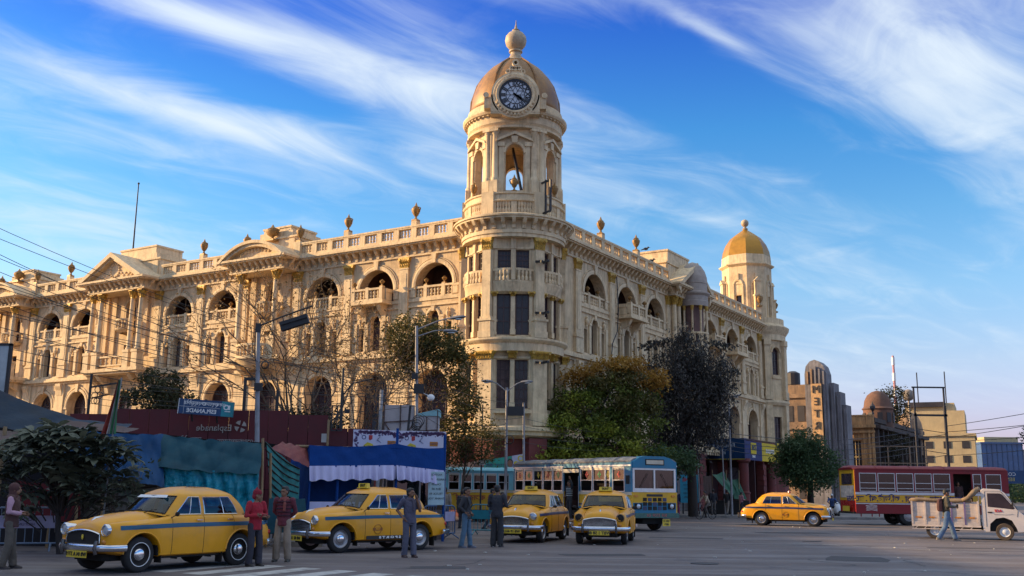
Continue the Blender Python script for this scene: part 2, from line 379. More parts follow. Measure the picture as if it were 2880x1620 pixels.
maroon = mat('maroon_painted_plaster', (.16, .035, .03), rough=.75, var=.2, scale=2, dirt=((.06, .02, .02), .5), streak=.5)
domem = mat('bronze_dome', (.27, .135, .042), rough=.5, metal=.2, var=.25, scale=2, dirt=((.14, .075, .04), .6), streak=.8, bump=.1)
golddome = mat('gold_painted_dome', (.42, .205, .022), rough=.42, metal=.35, var=.12, scale=2)
ironm = mat('black_iron', (.02, .018, .02), rough=.55, var=.2)
shutterm = mat('grey_shutter', (.16, .15, .15), rough=.6, var=.2, scale=3)

BLD = thing('corner_building', 'cream colonial corner building with golden trim, clock tower and arched loggias', 'building', (CT.x * 1.12, CT.y * 1.12, -.2), 0, None, 1.12)
def fit(M, *a): return M @ T(*a)

def wall(mb, x0, x1, z0, z1, ops, y=0., dep=.5, seg=10):
    """a wall plate facing +y with openings (centre, half width, sill, spring, arched); reveals run back by dep"""
    x = x0
    for xc, hw, zs, sp, ar in sorted(ops):
        a, b = xc - hw, xc + hw
        if a > x + 1e-4: mb.add([(x, y, z0), (a, y, z0), (a, y, z1), (x, y, z1)], [(0, 1, 2, 3)])
        if zs > z0 + 1e-4: mb.add([(a, y, z0), (b, y, z0), (b, y, zs), (a, y, zs)], [(0, 1, 2, 3)])
        pts = [(a, zs), (a, sp)] + ([(xc - hw * math.cos(math.pi * i / seg), sp + hw * math.sin(math.pi * i / seg)) for i in range(1, seg)] if ar else []) + [(b, sp), (b, zs)]
        top = pts[1:-1]
        for p, q in zip(top, top[1:]): mb.add([(p[0], y, p[1]), (q[0], y, q[1]), (q[0], y, z1), (p[0], y, z1)], [(0, 1, 2, 3)])
        for p, q in zip(pts, pts[1:] + pts[:1]): mb.add([(p[0], y, p[1]), (q[0], y, q[1]), (q[0], y - dep, q[1]), (p[0], y - dep, p[1])], [(0, 1, 2, 3)])
        x = b
    if x1 > x + 1e-4: mb.add([(x, y, z0), (x1, y, z0), (x1, y, z1), (x, y, z1)], [(0, 1, 2, 3)])
def archband(mb, r0, r1, sp, y0, y1, seg=14, xc=0.):
    rs = []
    for i in range(seg + 1):
        a = math.pi * i / seg; c, s_ = -math.cos(a), math.sin(a)
        rs.append([(xc + r0 * c, y0, sp + r0 * s_), (xc + r0 * c, y1, sp + r0 * s_), (xc + (r0 + r1) / 2 * c, y1 * 1.25, sp + (r0 + r1) / 2 * s_), (xc + r1 * c, y1, sp + r1 * s_), (xc + r1 * c, y0, sp + r1 * s_)])
    mb.rings(rs)

# --- shared meshes
BAL = MB().lathe([(.09, 0), (.09, .05), (.05, .07), (.10, .16), (.06, .25), (.085, .275), (.06, .30), (.095, .40), (.05, .49), (.09, .51), (.09, .55)], 8).mesh('baluster', trimm, 60)
URN = MB()
URN.box(-.19, .19, -.19, .19, 0, .12).lathe([(.16, .12), (.07, .22), (.06, .3), (.16, .42), (.25, .62), (.27, .78), (.18, .86), (.20, .9), (.10, .98), (.04, 1.12), (.02, 1.2)], 12)
URN.bar((-.24, 0, .55), (-.34, 0, .82), .05).bar((.24, 0, .55), (.34, 0, .82), .05).bar((-.34, 0, .82), (-.22, 0, .9), .05).bar((.34, 0, .82), (.22, 0, .9), .05)
URN = URN.mesh('urn', urnm, 45)
SURN = MB().box(-.1, .1, -.1, .1, 0, .06).lathe([(.05, .06), (.04, .14), (.14, .24), (.16, .32), (.08, .36), (.1, .38), (.02, .44)], 10).mesh('urn', urnm, 45)
def make_mod():
    b = MB(); p = [(0, 0), (.12, .05), (.16, .22), (.34, .32), (.42, .42), (.50, .55), (0, .55)]
    b.prism([(q[0], q[1]) for q in p], -.10, .10, 'x'); return b.mesh('modillion', trimm)
MOD = make_mod()
def make_capital(w, d, h, n=4):
    b = MB(); b.rings([[(-w / 2 * k, -.02, z), (w / 2 * k, -.02, z), (w / 2 * k, d * k, z), (-w / 2 * k, d * k, z)] for k, z in ((.94, 0), (.9, .15 * h), (1.0, .5 * h), (1.22, .8 * h), (1.26, .88 * h), (1.26, h))])
    for row, (z0, out) in enumerate(((.04, .05), (.36, .08))):
        for i in range(n + row):
            x = (i + .5) / (n + row) * w - w / 2
            b.add([(x - w / n * .42, d, z0 * h), (x + w / n * .42, d, z0 * h), (x + w / n * .42, d + out * .6, (z0 + .2) * h), (x - w / n * .42, d + out * .6, (z0 + .2) * h), (x, d + out * 1.9, (z0 + .36) * h)], [(0, 1, 2, 3), (3, 2, 4), (0, 3, 4), (1, 4, 2)])
    for sx in (-1, 1): b.lathe([(.085, -.05), (.085, .06)], 8, (sx * w * .52, d * 1.08, .78 * h), ax='y')
    return b.mesh('capital', giltm)
CAP = make_capital(.66, .17, .66)
def make_pil():
    b = MB(); b.box(-.33, .33, -.05, .16, 10.85, 14.74); b.box(-.44, .44, -.05, .24, 9.7, 9.95); b.box(-.40, .40, -.05, .20, 9.95, 10.62); b.box(-.46, .46, -.05, .26, 10.62, 10.74); b.box(-.38, .38, -.05, .2, 10.74, 10.85)
    b.box(-.36, .36, -.05, .19, 14.66, 14.74); b.box(-.21, .21, .14, .185, 11.1, 14.4)
    return b.mesh('pilaster', trimm)
PIL = make_pil()
def make_pier():
    b = MB(); b.box(-.5, .5, -.05, .12, 4.9, 9.2); b.box(-.56, .56, -.05, .16, 4.9, 5.3)
    b.prism([(-.02, 8.25), (.14, 8.3), (.2, 8.7), (.34, 9.0), (.34, 9.2), (-.02, 9.2)], -.32, .32, 'x')
    return b.mesh('pier', trimm)
PIER = make_pier()
GPIER = MB(); [GPIER.box(-.6, .6, -.4, .2 + (.05 if i % 2 else 0), i * .45, i * .45 + .43) for i in range(10)]; GPIER.box(-.7, .7, -.4, .32, 4.3, 4.5)
GPIER = GPIER.mesh('ground_floor_pier', maroon)
HW = 2.19
def make_bay_wall():
    b = MB(); wall(b, -HW, HW, 4.9, 9.3, [(0, 1.15, 5.05, 7.4, True)], dep=.75, seg=14)
    wall(b, -HW, HW, 9.3, 12.3, [(-1.1, .2, 9.85, 11.3, False), (0, .37, 9.85, 11.65, True), (1.1, .2, 9.85, 11.3, False)], dep=.45)
    wall(b, -HW, HW, 12.3, 15.5, [(0, 1.36, 12.82, 13.5, True)], dep=.6, seg=16)
    return b.mesh('bay_wall', stucco)
BAYW = make_bay_wall()
def make_trim():
    b = MB(); archband(b, 1.37, 1.62, 13.5, -.02, .09, 18); archband(b, 1.66, 1.72, 13.5, -.02, .05, 18)
    for s_ in (-1, 1):
        b.box(min(s_ * 1.36, s_ * 1.95), max(s_ * 1.36, s_ * 1.95), -.02, .08, 13.36, 13.5)
        b.box(min(s_ * 1.36, s_ * 1.72), max(s_ * 1.36, s_ * 1.72), -.02, .05, 12.9, 13.36)
        b.box(min(s_ * .52, s_ * .78), max(s_ * .52, s_ * .78), -.02, .09, 9.75, 11.7); b.box(min(s_ * .48, s_ * .82), max(s_ * .48, s_ * .82), -.02, .12, 11.55, 11.68)
        b.box(min(s_ * 1.4, s_ * 1.72), max(s_ * 1.4, s_ * 1.72), -.02, .06, 9.75, 11.6)
        b.lathe([(.09, 11.42), (.05, 11.5), (.11, 11.68), (.12, 11.8), (.05, 11.92), (.09, 12.0), (.02, 12.1)], 8, (s_ * 1.1, .1, 0))
    archband(b, .38, .52, 11.65, -.02, .07); b.prism([(-.09, 11.95), (.09, 11.95), (.14, 12.25), (-.14, 12.25)], -.02, .13)
    b.prism([(-.12, 14.86), (.12, 14.86), (.19, 15.42), (-.19, 15.42)], -.02, .17)
    b.box(-1.95, 1.95, -.02, .1, 12.28, 12.38); b.box(-1.95, 1.95, -.02, .06, 12.62, 12.8)
    b.box(-1.8, 1.8, -.02, .09, 9.7, 9.8)
    archband(b, 1.17, 1.36, 7.4, -.02, .08, 14); archband(b, 1.44, 1.54, 7.4, -.02, .05, 14); b.prism([(-.1, 8.5), (.1, 8.5), (.18, 9.1), (-.18, 9.1)], -.02, .16)
    for s_ in (-1, 1): b.box(min(s_ * 1.15, s_ * 1.66), max(s_ * 1.15, s_ * 1.66), -.02, .07, 7.25, 7.4)
    return b.mesh('arch_moulding', trimm)
TRIM = make_trim()
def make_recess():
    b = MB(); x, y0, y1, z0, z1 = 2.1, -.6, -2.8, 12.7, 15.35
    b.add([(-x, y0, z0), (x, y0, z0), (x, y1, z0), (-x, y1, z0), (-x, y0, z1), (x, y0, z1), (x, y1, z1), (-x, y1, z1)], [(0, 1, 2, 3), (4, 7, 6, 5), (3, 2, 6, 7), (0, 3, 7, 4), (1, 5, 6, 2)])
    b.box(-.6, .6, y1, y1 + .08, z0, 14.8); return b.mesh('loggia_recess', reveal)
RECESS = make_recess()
def make_window(hw, z0, sp, arched, y, cols, rows, name='window'):
    """frame with mullions as one mesh and its glass as another"""
    f = MB(); t = .07
    for s_ in (-1, 1): f.box(min(s_ * hw, s_ * (hw - t)), max(s_ * hw, s_ * (hw - t)), y, y + .07, z0, sp)
    f.box(-hw + t, hw - t, y, y + .07, z0, z0 + t)
    if arched:
        r = hw; seg = 10
        for i in range(seg):
            a0, a1 = math.pi * i / seg, math.pi * (i + 1) / seg
            p = [(-k * math.cos(a), sp + k * math.sin(a)) for a, k in ((a0, r - t), (a1, r - t), (a1, r), (a0, r))]
            f.prism(p, y, y + .07)
        f.box(-hw + t, hw - t, y + .005, y + .075, sp - .04, sp + .04)
        for i in range(1, 4):
            a = math.pi * i / 4; f.bar((0, y + .03, sp + .04), (-(hw - t) * math.cos(a), y + .03, sp + (hw - t) * math.sin(a)), .045, .05)
    else: f.box(-hw + t, hw - t, y, y + .07, sp - t, sp)
    for i in range(1, cols): x = -hw + 2 * hw * i / cols; f.box(x - .025, x + .025, y + .01, y + .06, z0 + t, sp - .04)
    for i in range(1, rows): z = z0 + (sp - z0) * i / rows; f.box(-hw + t, hw - t, y + .012, y + .055, z - .025, z + .025)
    g = MB(); pts = [(-hw, z0), (hw, z0), (hw, sp)] + ([(hw * math.cos(math.pi * i / 10), sp + hw * math.sin(math.pi * i / 10)) for i in range(1, 10)] if arched else []) + [(-hw, sp)]
    g.prism(pts, y - .02, y + .02)
    return f.mesh(name, woodw), g.mesh('pane', winglass)
W1 = make_window(1.15, 5.05, 7.4, True, -.7, 4, 3); W2 = make_window(.37, 9.85, 11.65, True, -.38, 2, 4); W2S = make_window(.2, 9.85, 11.3, False, -.35, 1, 3)
def win(w, M, parent=BLD, x=0.):
    o = put('window', w[0], parent, M @ T(x)); k = rnd.choices((0, 1, 2, 3), (5, 2, 2, 1))[0]
    if (id(w[1]), k) not in PV:
        me = w[1] if k == 0 else w[1].copy()
        if k: me.materials[0] = PANES[k - 1]
        PV[(id(w[1]), k)] = (me, w)
    put('pane', PV[(id(w[1]), k)][0], o); return o
PV = {}
PANES = [mat('window_glass_bluish', (.03, .04, .06), rough=.08, var=.6, scale=1.2, spec=.8), mat('window_curtain', (.09, .055, .05), rough=.8, var=.4, scale=3), mat('window_board', (.12, .09, .075), rough=.8, var=.3, scale=3)]
nbal = [0]; BALJ = MB()
bal_src = MB().lathe([(.09, 0), (.1, .15), (.06, .27), (.095, .4), (.09, .55)], 5)
def baluster(parent, M, MP):
    """M relative to parent; past the limit the balusters are joined into one part"""
    nbal[0] += 1
    if nbal[0] <= 300: put('baluster', BAL, parent, M)
    else:
        BALJ.M = MP @ M; BALJ.add(bal_src.v, bal_src.f); BALJ.M = None
def balcony_rail(M, x0, x1, z, n, posts, y=-.1, urn=SURN, urns=(), rail_name='balustrade'):
    b = MB(); b.box(x0, x1, y - .12, y + .12, z, z + .09); b.box(x0, x1, y - .13, y + .13, z + .62, z + .74)
    for p in posts: b.box(p - .12, p + .12, y - .135, y + .135, z + .002, z + .80)
    o = put(rail_name, b, BLD, M, trimm)
    ps = sorted([x0] + list(posts) + [x1])
    for i in range(n):
        x = x0 + (x1 - x0) * (i + .5) / n
        if all(abs(x - p) > .16 for p in posts): baluster(o, T(x, y, z + .08), M)
    for p in urns: put('urn', urn, BLD, M @ T(p, y, z + .80))
    return o
LRAIL = 12.80
def make_balcony():
    b = MB(); b.box(-1.25, 1.25, 0, .95, 12.66, 12.82); b.box(-1.32, 1.32, 0, 1.02, 12.58, 12.66)
    for s_ in (-1, 1):
        b.prism([(-.02, 11.55), (.16, 11.6), (.22, 11.95), (.62, 12.25), (.8, 12.58), (-.02, 12.58)], s_ * .78 - .15, s_ * .78 + .15, 'x')
    return b.mesh('balcony', trimm)
BALC = make_balcony()
def bay(M, kind=0, low=True):
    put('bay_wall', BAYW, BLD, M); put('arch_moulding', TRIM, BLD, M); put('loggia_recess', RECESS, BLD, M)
    win(W1, M); win(W2, M); win(W2S, M, x=-1.1); win(W2S, M, x=1.1)
    if kind == 1:
        put('balcony', BALC, BLD, M)
        balcony_rail(M, -1.2, 1.2, LRAIL + .02, 9, (-1.08, 0, 1.08), y=.8, urns=(-1.08, 1.08))
        b = MB()
        for s_ in (-1, 1): b.box(min(s_ * 1.08, s_ * 1.3), max(s_ * 1.08, s_ * 1.3), 0, .66, LRAIL + .5, LRAIL + .72); b.box(min(s_ * 1.1, s_ * 1.26), max(s_ * 1.1, s_ * 1.26), .05, .62, LRAIL + .03, LRAIL + .5)
        put('balcony_cheek', b, BLD, M, trimm)
    else:
        balcony_rail(M, -1.35, 1.35, LRAIL, 11, (-.66, .66), urns=(-.66, .66))
def pilaster(M):
    o = put('pilaster', PIL, BLD, M); put('capital', CAP, o, T(0, 0, 14.75)); put('pier', PIER, BLD, M); put('ground_floor_pier', GPIER, BLD, M)

def run(M, x0, x1, gaps=(), mod=True):
    """entablature, string courses and ground storey between x0 and x1 (local); gaps are stretches a portico replaces"""
    b = MB(); gs = sorted(gaps); segs = []; x = x0
    for a, c in gs:
        if a > x: segs.append((x, a))
        x = max(x, c)
    if x < x1: segs.append((x, x1))
    for a, c in segs if mod else ():
        b = MB(); b.prism([(-.5, 15.42), (.1, 15.42), (.1, 15.54), (.05, 15.54), (.05, 16.05), (.64, 16.05), (.64, 16.13), (.74, 16.13), (.74, 16.25), (.6, 16.25), (.6, 16.33), (.34, 16.33), (.34, 16.5), (-.5, 16.5)], a, c, 'x')
        o = put('cornice', b, BLD, M, trimm)
        n = max(1, int((c - a) / .56))
        for i in range(n): put('modillion', MOD, o, T(a + (c - a) * (i + .5) / n, .02, 15.50))
    b = MB(); b.box(x0, x1, -.5, .12, 9.2, 9.36); b.box(x0, x1, -.5, .32, 9.36, 9.5); b.box(x0, x1, -.5, .26, 9.5, 9.62); b.box(x0, x1, -.5, .12, 9.62, 9.7)
    b.box(x0, x1, -.5, .22, 4.5, 4.62); b.box(x0, x1, -.5, .42, 4.62, 4.78); b.box(x0, x1, -.5, .2, 4.78, 4.9)
    n = int((x1 - x0) / .5)
    for i in range(n): xx = x0 + (i + .5) * (x1 - x0) / n; b.box(xx - .12, xx + .12, .2, .36, 4.4, 4.63)
    put('string_course', b, BLD, M, trimm)
    b = MB(); b.box(x0, x1, -1.1, -.9, 0, 4.5); put('ground_floor_wall', b, BLD, M, maroon)
    b = MB(); n = int((x1 - x0) / 4.38)
    for i in range(n):
        xx = x0 + (i + .5) * (x1 - x0) / n
        for k in range(14): b.box(xx - 1.4, xx + 1.4, -.88 + (.02 if k % 2 else 0), -.84 + (.02 if k % 2 else 0), .1 + k * .22, .1 + k * .22 + .21)
    put('shop_shutter', b, BLD, M, shutterm)
    b = MB(); b.box(x0, x1, -9, -.85, 15.9, 16.1); b.box(x0, x1, -9.2, -9, 0, 16.1); put('roof', b, BLD, M, stucco)
def parapet(M, x0, x1, n, urn_at=()):
    """pierced parapet of n panels"""
    b = MB(); b.box(x0, x1, .0, .3, 16.5, 16.58); b.box(x0, x1, -.03, .33, 17.12, 17.2); b.box(x0, x1, -.06, .36, 17.2, 17.3)
    w = (x1 - x0) / n
    for i in range(n + 1):
        x = x0 + i * w; b.box(max(x0, x - .19), min(x1, x + .19), -.02, .32, 16.505, 17.195)
        if i in urn_at: b.box(x - .2, x + .2, -.04, .34, 17.3, 17.55)
    o = put('parapet', b, BLD, M, trimm)
    for i in range(n):
        for j in range(4): baluster(o, T(x0 + i * w + .19 + (w - .38) * (j + .5) / 4, .15, 16.57), M)
    for i in urn_at: put('urn', URN, BLD, M @ T(x0 + i * w, .15, 17.55))

# --- porticoes
COLM = MB().lathe([(.24, 11.1), (.24, 11.22), (.19, 11.28), (.19, 12.5), (.18, 13.6), (.16, 14.78), (.19, 14.8)], 14).mesh('column', trimm, 45)
CCAP = MB().lathe([(.17, 0), (.16, .12), (.22, .3), (.2, .34), (.27, .5), (.22, .52)], 10).box(-.26, .26, -.26, .26, .56, .64)
for i in range(8):
    a = i * math.pi / 4; CCAP.bar((.2 * math.cos(a), .2 * math.sin(a), .08), (.3 * math.cos(a), .3 * math.sin(a), .3), .09, .03); CCAP.bar((.22 * math.cos(a + .39), .22 * math.sin(a + .39), .3), (.34 * math.cos(a + .39), .34 * math.sin(a + .39), .54), .09, .04)
CCAP = CCAP.mesh('capital', giltm)
def portico(M, half, cols, tri, urns=True, P=1.25):
    # wall behind
    b = MB(); wall(b, -half, half, 4.9, 9.3, [(0, .95, 5.05, 7.45, True)], dep=.5); wall(b, -half, half, 9.3, 12.3, [(0, .5, 9.9, 11.75, False)], dep=.5)
    wall(b, -half, half, 12.3, 15.5, [(0, .55, 12.9, 14.45, True)], dep=.6)
    archband(b, .56, .72, 14.45, -.02, .08); archband(b, .97, 1.15, 7.45, -.02, .08)
    for s_ in (-1, 1):
        for c in cols: b.box(s_ * c - .24, s_ * c + .24, -.02, .14, 10.9, 15.4)
    put('portico_wall', b, BLD, M, stucco)
    win(make_window(.95, 5.05, 7.45, True, -.45, 4, 4), M); win(make_window(.5, 9.9, 11.75, False, -.42, 2, 4), M); win(make_window(.55, 12.9, 14.45, True, -.5, 2, 3), M)
    b = MB()   # floor slab on brackets, pedestals
    b.box(-half, half, 0, P + .3, 9.62, 9.86); b.box(-half + .1, half - .1, 0, P + .15, 9.48, 9.62)
    for s_ in (-1, 1):
        for c in cols:
            b.prism([(-.02, 8.2), (.2, 8.25), (.35, 8.8), (.9, 9.1), (1.25, 9.48), (-.02, 9.48)], s_ * c - .2, s_ * c + .2, 'x')
            b.box(s_ * c - .3, s_ * c + .3, P - .3, P + .28, 9.86, 10.9); b.box(s_ * c - .34, s_ * c + .34, P - .34, P + .32, 10.9, 11.1)
    put('portico_base', b, BLD, M, trimm)
    inner = min(cols) - .3
    if tri: balcony_rail(M, -inner, inner, 10.02, max(5, int(inner * 3.4)), (), y=P + .05)
    else:
        b = MB(); sc = Matrix.Diagonal((1.22, .85, 1, 1)); b.M = T(0, P - .05) @ sc
        b.lathe([(.3, 9.0), (.8, 9.3), (1.1, 9.6), (1.2, 9.66), (1.2, 9.85), (.1, 9.88)], 16, a0=0, a1=math.pi); b.lathe([(1.16, 10.5), (1.16, 10.64), (.98, 10.64), (.98, 10.5), (1.16, 10.5)], 16, a0=0, a1=math.pi); b.M = None
        ob = put('balustrade', b, BLD, M, trimm)
        for i in range(13):
            a = math.pi * (i + .5) / 13; baluster(ob, T(1.3 * math.cos(a), P - .05 + .91 * math.sin(a), 9.87) @ Matrix.Diagonal((1, 1, 1.15, 1)), M)
    b = MB(); b.lathe([(.7, 12.55), (1.0, 12.75), (1.05, 12.85), (.0, 12.86)], 14, a0=0, a1=math.pi); put('balcony', b, BLD, M, trimm)
    ob = put('balustrade', MB().lathe([(1.02, 13.42), (1.02, 13.55), (.86, 13.55), (.86, 13.42), (1.02, 13.42)], 14, a0=0, a1=math.pi), BLD, M, trimm)
    for i in range(9):
        a = math.pi * (i + .5) / 9; baluster(ob, T(.94 * math.cos(a), .94 * math.sin(a), 12.86), M)
    for s_ in (-1, 1):
        for c in cols:
            o = put('column', COLM, BLD, M @ T(s_ * c, P, 0)); put('capital', CCAP, o, T(0, 0, 14.8))
    # entablature
    b = MB(); h = half + .1; b.box(-h, h, -.5, P + .3, 15.44, 15.56); b.box(-h + .05, h - .05, -.5, P + .22, 15.56, 16.05)
    b.box(-h - .45, h + .45, -.5, P + .82, 16.05, 16.13); b.box(-h - .55, h + .55, -.5, P + .92, 16.13, 16.27)
    o = put('portico_entablature', b, BLD, M, trimm)
    n = int(2 * h / .5)
    for i in range(n): put('modillion', MOD, o, T(-h + 2 * h * (i + .5) / n, P + .2, 15.50))
    for s_ in (-1, 1):
        for k in range(2): put('modillion', MOD, o, T(s_ * (h - .08), .45 + k * .6, 15.50, -s_ * math.pi / 2))
    # pediment
    b = MB(); e = h + .4
    if tri:
        zt = 18.25
        for s_ in (-1, 1):
            dx, dz = e, zt - 16.27; n_ = Vector((-dz, 0, dx)).normalized() * .2
            b.prism([(s_ * e, 16.27), (s_ * (e - .55), 16.27), (0, zt - .35), (0, zt)][::s_], -.3, P + .95)
            b.prism([(s_ * (e - .35), 16.27), (s_ * (e - .8), 16.27), (0, zt - .5), (0, zt - .22)][::s_], P + .3, P + .78)
        b.prism([(-e + .5, 16.2), (e - .5, 16.2), (0, zt - .3)], -.3, P + .4)
        for i in range(14):
            a = i * math.pi / 7; r = .5; b.ball((r * math.cos(a), P + .42, 16.98 + r * math.sin(a)), .1, 6, 4)
        for i in range(9):
            for s_ in (-1, 1): x = .75 + i * .23; b.ball((s_ * x, P + .42, 16.45 + (.1 if i % 2 else .28) * (1 - i / 14)), (.13, .07, .1), 6, 4)
    else:
        r = (e * e + 1.15 * 1.15) / 2.3; zc = 16.27 + 1.15 - r; a0 = math.asin(e / r); rs = [[], []]
        for rr, y0, y1 in ((r, -.3, P + .95), (r - .2, P + .3, P + .8)):
            ring = []
            for i in range(17):
                a = -a0 + 2 * a0 * i / 16; c, s_ = math.sin(a), math.cos(a)
                ring.append([(rr * c, y0, zc + rr * s_), (rr * c, y1, zc + rr * s_), ((rr - .2) * c, y1, zc + (rr - .2) * s_), ((rr - .2) * c, y0, zc + (rr - .2) * s_)])
            b.rings(ring)
        b.prism([(-e + .4, 16.2), (e - .4, 16.2)] + [((r - .2) * math.sin(a), zc + (r - .2) * math.cos(a)) for a in [a0 * .88 * (1 - i / 6) for i in range(13)]], -.3, P + .4)
        for i in range(9): x = -1.2 + i * .3; b.ball((x, P + .42, 16.62 + .25 * math.cos(x)), (.14, .07, .14), 6, 4)
    put('pediment', b, BLD, M, trimm)
    # attic block
    b = MB(); w = 2.75 if tri else 2.0
    b.box(-w, w, -3, -.02, 16.3, 17.9); b.box(-w - .12, w + .12, -3.1, .08, 17.9, 18.02); b.box(-w + .5, w - .5, -2.8, -.1, 18.02, 18.45); b.box(-w + .75, w - .75, -2.6, -.2, 18.45, 18.95 if tri else 18.7); b.box(-w + .68, w - .68, -2.65, -.14, 18.95 if tri else 18.7, 19.08 if tri else 18.82)
    for s_ in (-1, 1): b.box(s_ * (w - .35) - .25, s_ * (w - .35) + .25, -.02, .1, 16.5, 17.8)
    put('attic', b, BLD, M, trimm)
    if not tri and urns:
        put('urn', URN, BLD, M @ T(0, .25, 17.75) @ Matrix.Diagonal((1.9, 1.4, .95, 1)))
    if urns and not tri:
        for s_ in (-1, 1): put('urn', URN, BLD, M @ T(s_ * (w + .45), .15, 17.4))
        b = MB()
        for s_ in (-1, 1): b.box(s_ * (w + .45) - .25, s_ * (w + .45) + .25, -.1, .4, 16.4, 17.4)
        put('urn_plinth', b, BLD, M, trimm)

# --- left front (local x = distance from the tower)
ML = frame((0, 0, 0), LD, LN)
for i, u in enumerate((5.5, 9.9, 14.3)): bay(ML @ T(u), 1 if i == 1 else 0)
portico(ML @ T(18.85), 2.4, (1.6,), False)
for u in (23.4, 27.8): bay(ML @ T(u), 0)
portico(ML @ T(33.1), 3.1, (1.75, 2.7), True)
for u in (38.5, 42.7): bay(ML @ T(u), 0)
portico(ML @ T(47.3), 2.4, (1.6,), False)
for u in (51.8, 56.2): bay(ML @ T(u), 0)
for u in (3.3, 7.7, 12.1, 16.45, 21.25, 25.6, 30.0, 36.3, 40.6, 44.85, 49.7, 54.0): pilaster(ML @ T(u))
run(ML, 1.5, 58.4, [(16.35, 21.35), (29.9, 36.3), (44.8, 49.8)])
b = MB()
for a, c in ((2.0, 3.32), (16.45, 16.5), (21.2, 21.3), (29.95, 30.05), (36.1, 36.35), (44.85, 44.95), (49.65, 49.75)): b.box(a, c, -.49, -.003, 4.9, 15.46)
put('return_wall', b, BLD, ML, stucco)
parapet(ML, 2.9, 16.3, 10, (3, 7)); parapet(ML, 21.4, 29.7, 6, (3,)); parapet(ML, 36.4, 44.7, 6, (3,)); parapet(ML, 49.9, 58.4, 6, (3,))
b = MB().tube([(3.05, .22, 4.9), (3.05, .22, 16)], .07, 8); [b.box(2.95, 3.15, .1, .32, z, z + .12) for z in (6, 8.5, 11, 13.5, 15.6)]
put('drainpipe', b, BLD, ML, mat('rusty_pipe', (.16, .06, .035), rough=.7, var=.3, scale=5))

# --- right front (local x = minus the distance from the tower)
MR = frame(RN * 1.2, -RD, RN)
for i, u in enumerate((7.6, 12.2, 16.8)): bay(MR @ T(-u) @ Matrix.Diagonal((1.04, 1, 1, 1)), 1 if i == 1 else 0)
portico(MR @ T(-21.7), 2.75, (1.6, 2.4), True, urns=False, P=.4)
for u in (27.2, 32.2, 36.8): bay(MR @ T(-u) @ Matrix.Diagonal((1.04, 1, 1, 1)), 1 if u < 33 else 0)
for u in (5.3, 9.9, 14.5, 19.0, 24.6, 29.7, 34.5, 39.1): pilaster(MR @ T(-u))
run(MR, -39.6, -3.0, [(-24.4, -19.0)])
parapet(MR, -18.8, -3.0, 12, (4, 8)); parapet(MR, -39.4, -24.7, 11)
b = MB()
for a, c in ((-5.4, -1.5), (-24.9, -24.4), (-29.9, -29.4), (-39.8, -39.0), (-19.05, -18.9)): b.box(a, c, -.49, -.003, 4.9, 15.46)
put('bay_wall', b, BLD, MR, stucco)
# domed oriel beside the portico
MO = MR @ T(-21.7, .9) @ Matrix.Diagonal((.72, .72, 1, 1))
b = MB().lathe([(1.15, 9.0), (1.5, 9.5), (1.55, 9.9), (1.35, 10.0), (1.35, 11.9), (1.5, 12.0), (1.55, 12.2)], 20); put('oriel_base', b, BLD, MO, trimm, 30)
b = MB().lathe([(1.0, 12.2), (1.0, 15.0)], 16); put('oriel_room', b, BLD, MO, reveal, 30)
b = MB().lathe([(1.42, 12.86), (1.5, 12.9), (1.5, 13.02), (1.35, 13.02), (1.35, 12.86)], 20); orail = put('balustrade', b, BLD, MO, trimm)
for i in range(14): a = -.5 + math.pi * 1.3 * i / 13; baluster(orail, T(1.42 * math.cos(a), 1.42 * math.sin(a), 12.3), MO)
OC = MB().lathe([(.15, 12.2), (.12, 12.4), (.11, 14.5), (.14, 14.6)], 10).mesh('column', trimm, 45); OCC = MB().lathe([(.12, 0), (.2, .3), (.2, .35)], 8).mesh('capital', giltm)
for i in range(7):
    a = -.35 + math.pi * 1.22 * i / 6; o = put('column', OC, BLD, MO @ T(1.38 * math.cos(a), 1.38 * math.sin(a))); put('capital', OCC, o, T(0, 0, 14.6))
b = MB().lathe([(1.5, 14.95), (1.55, 15.3), (1.5, 15.35), (1.5, 15.7), (1.72, 15.85), (1.72, 15.95), (1.45, 16.05), (1.45, 16.6), (1.5, 16.65), (1.45, 17.1), (1.25, 17.6), (.9, 18.0), (.4, 18.25), (.05, 18.35)], 24); put('oriel_dome', b, BLD, MO, mat('grey_cream_dome', (.36, .30, .25), rough=.8, var=.15, dirt=((.2, .16, .13), .5)), 30)

# --- clock tower
def MT(deg, r=0.):
    a = R(deg); y = Vector((math.sin(a), -math.cos(a), 0)); x = Vector((-math.cos(a), -math.sin(a), 0))
    return frame(y * r, x, y)
AP = 2.40; HB = 1.386
TW = make_window(.37, 5.87, 8.45, False, -.2, 3, 5); TW3 = make_window(.37, 9.78, 12.05, False, -.2, 2, 3); TW4 = make_window(.36, 13.33, 14.45, False, -.2, 4, 4)
def tower_bay_mesh():
    b = MB()
    wall(b, -HB, HB, 4.9, 8.9, [(-.5, .37, 5.87, 8.45, False), (.5, .37, 5.87, 8.45, False)], dep=.3)
    wall(b, -HB, HB, 9.5, 12.3, [(-.5, .37, 9.78, 12.05, False), (.5, .37, 9.78, 12.05, False)], dep=.3)
    wall(b, -HB, HB, 12.3, 15.3, [(-.5, .36, 13.33, 14.45, False), (.5, .36, 13.33, 14.45, False)], dep=.3)
    b.box(-HB, HB, -.35, -.3, 4.9, 15.3)
    return b.mesh('tower_wall', stucco)
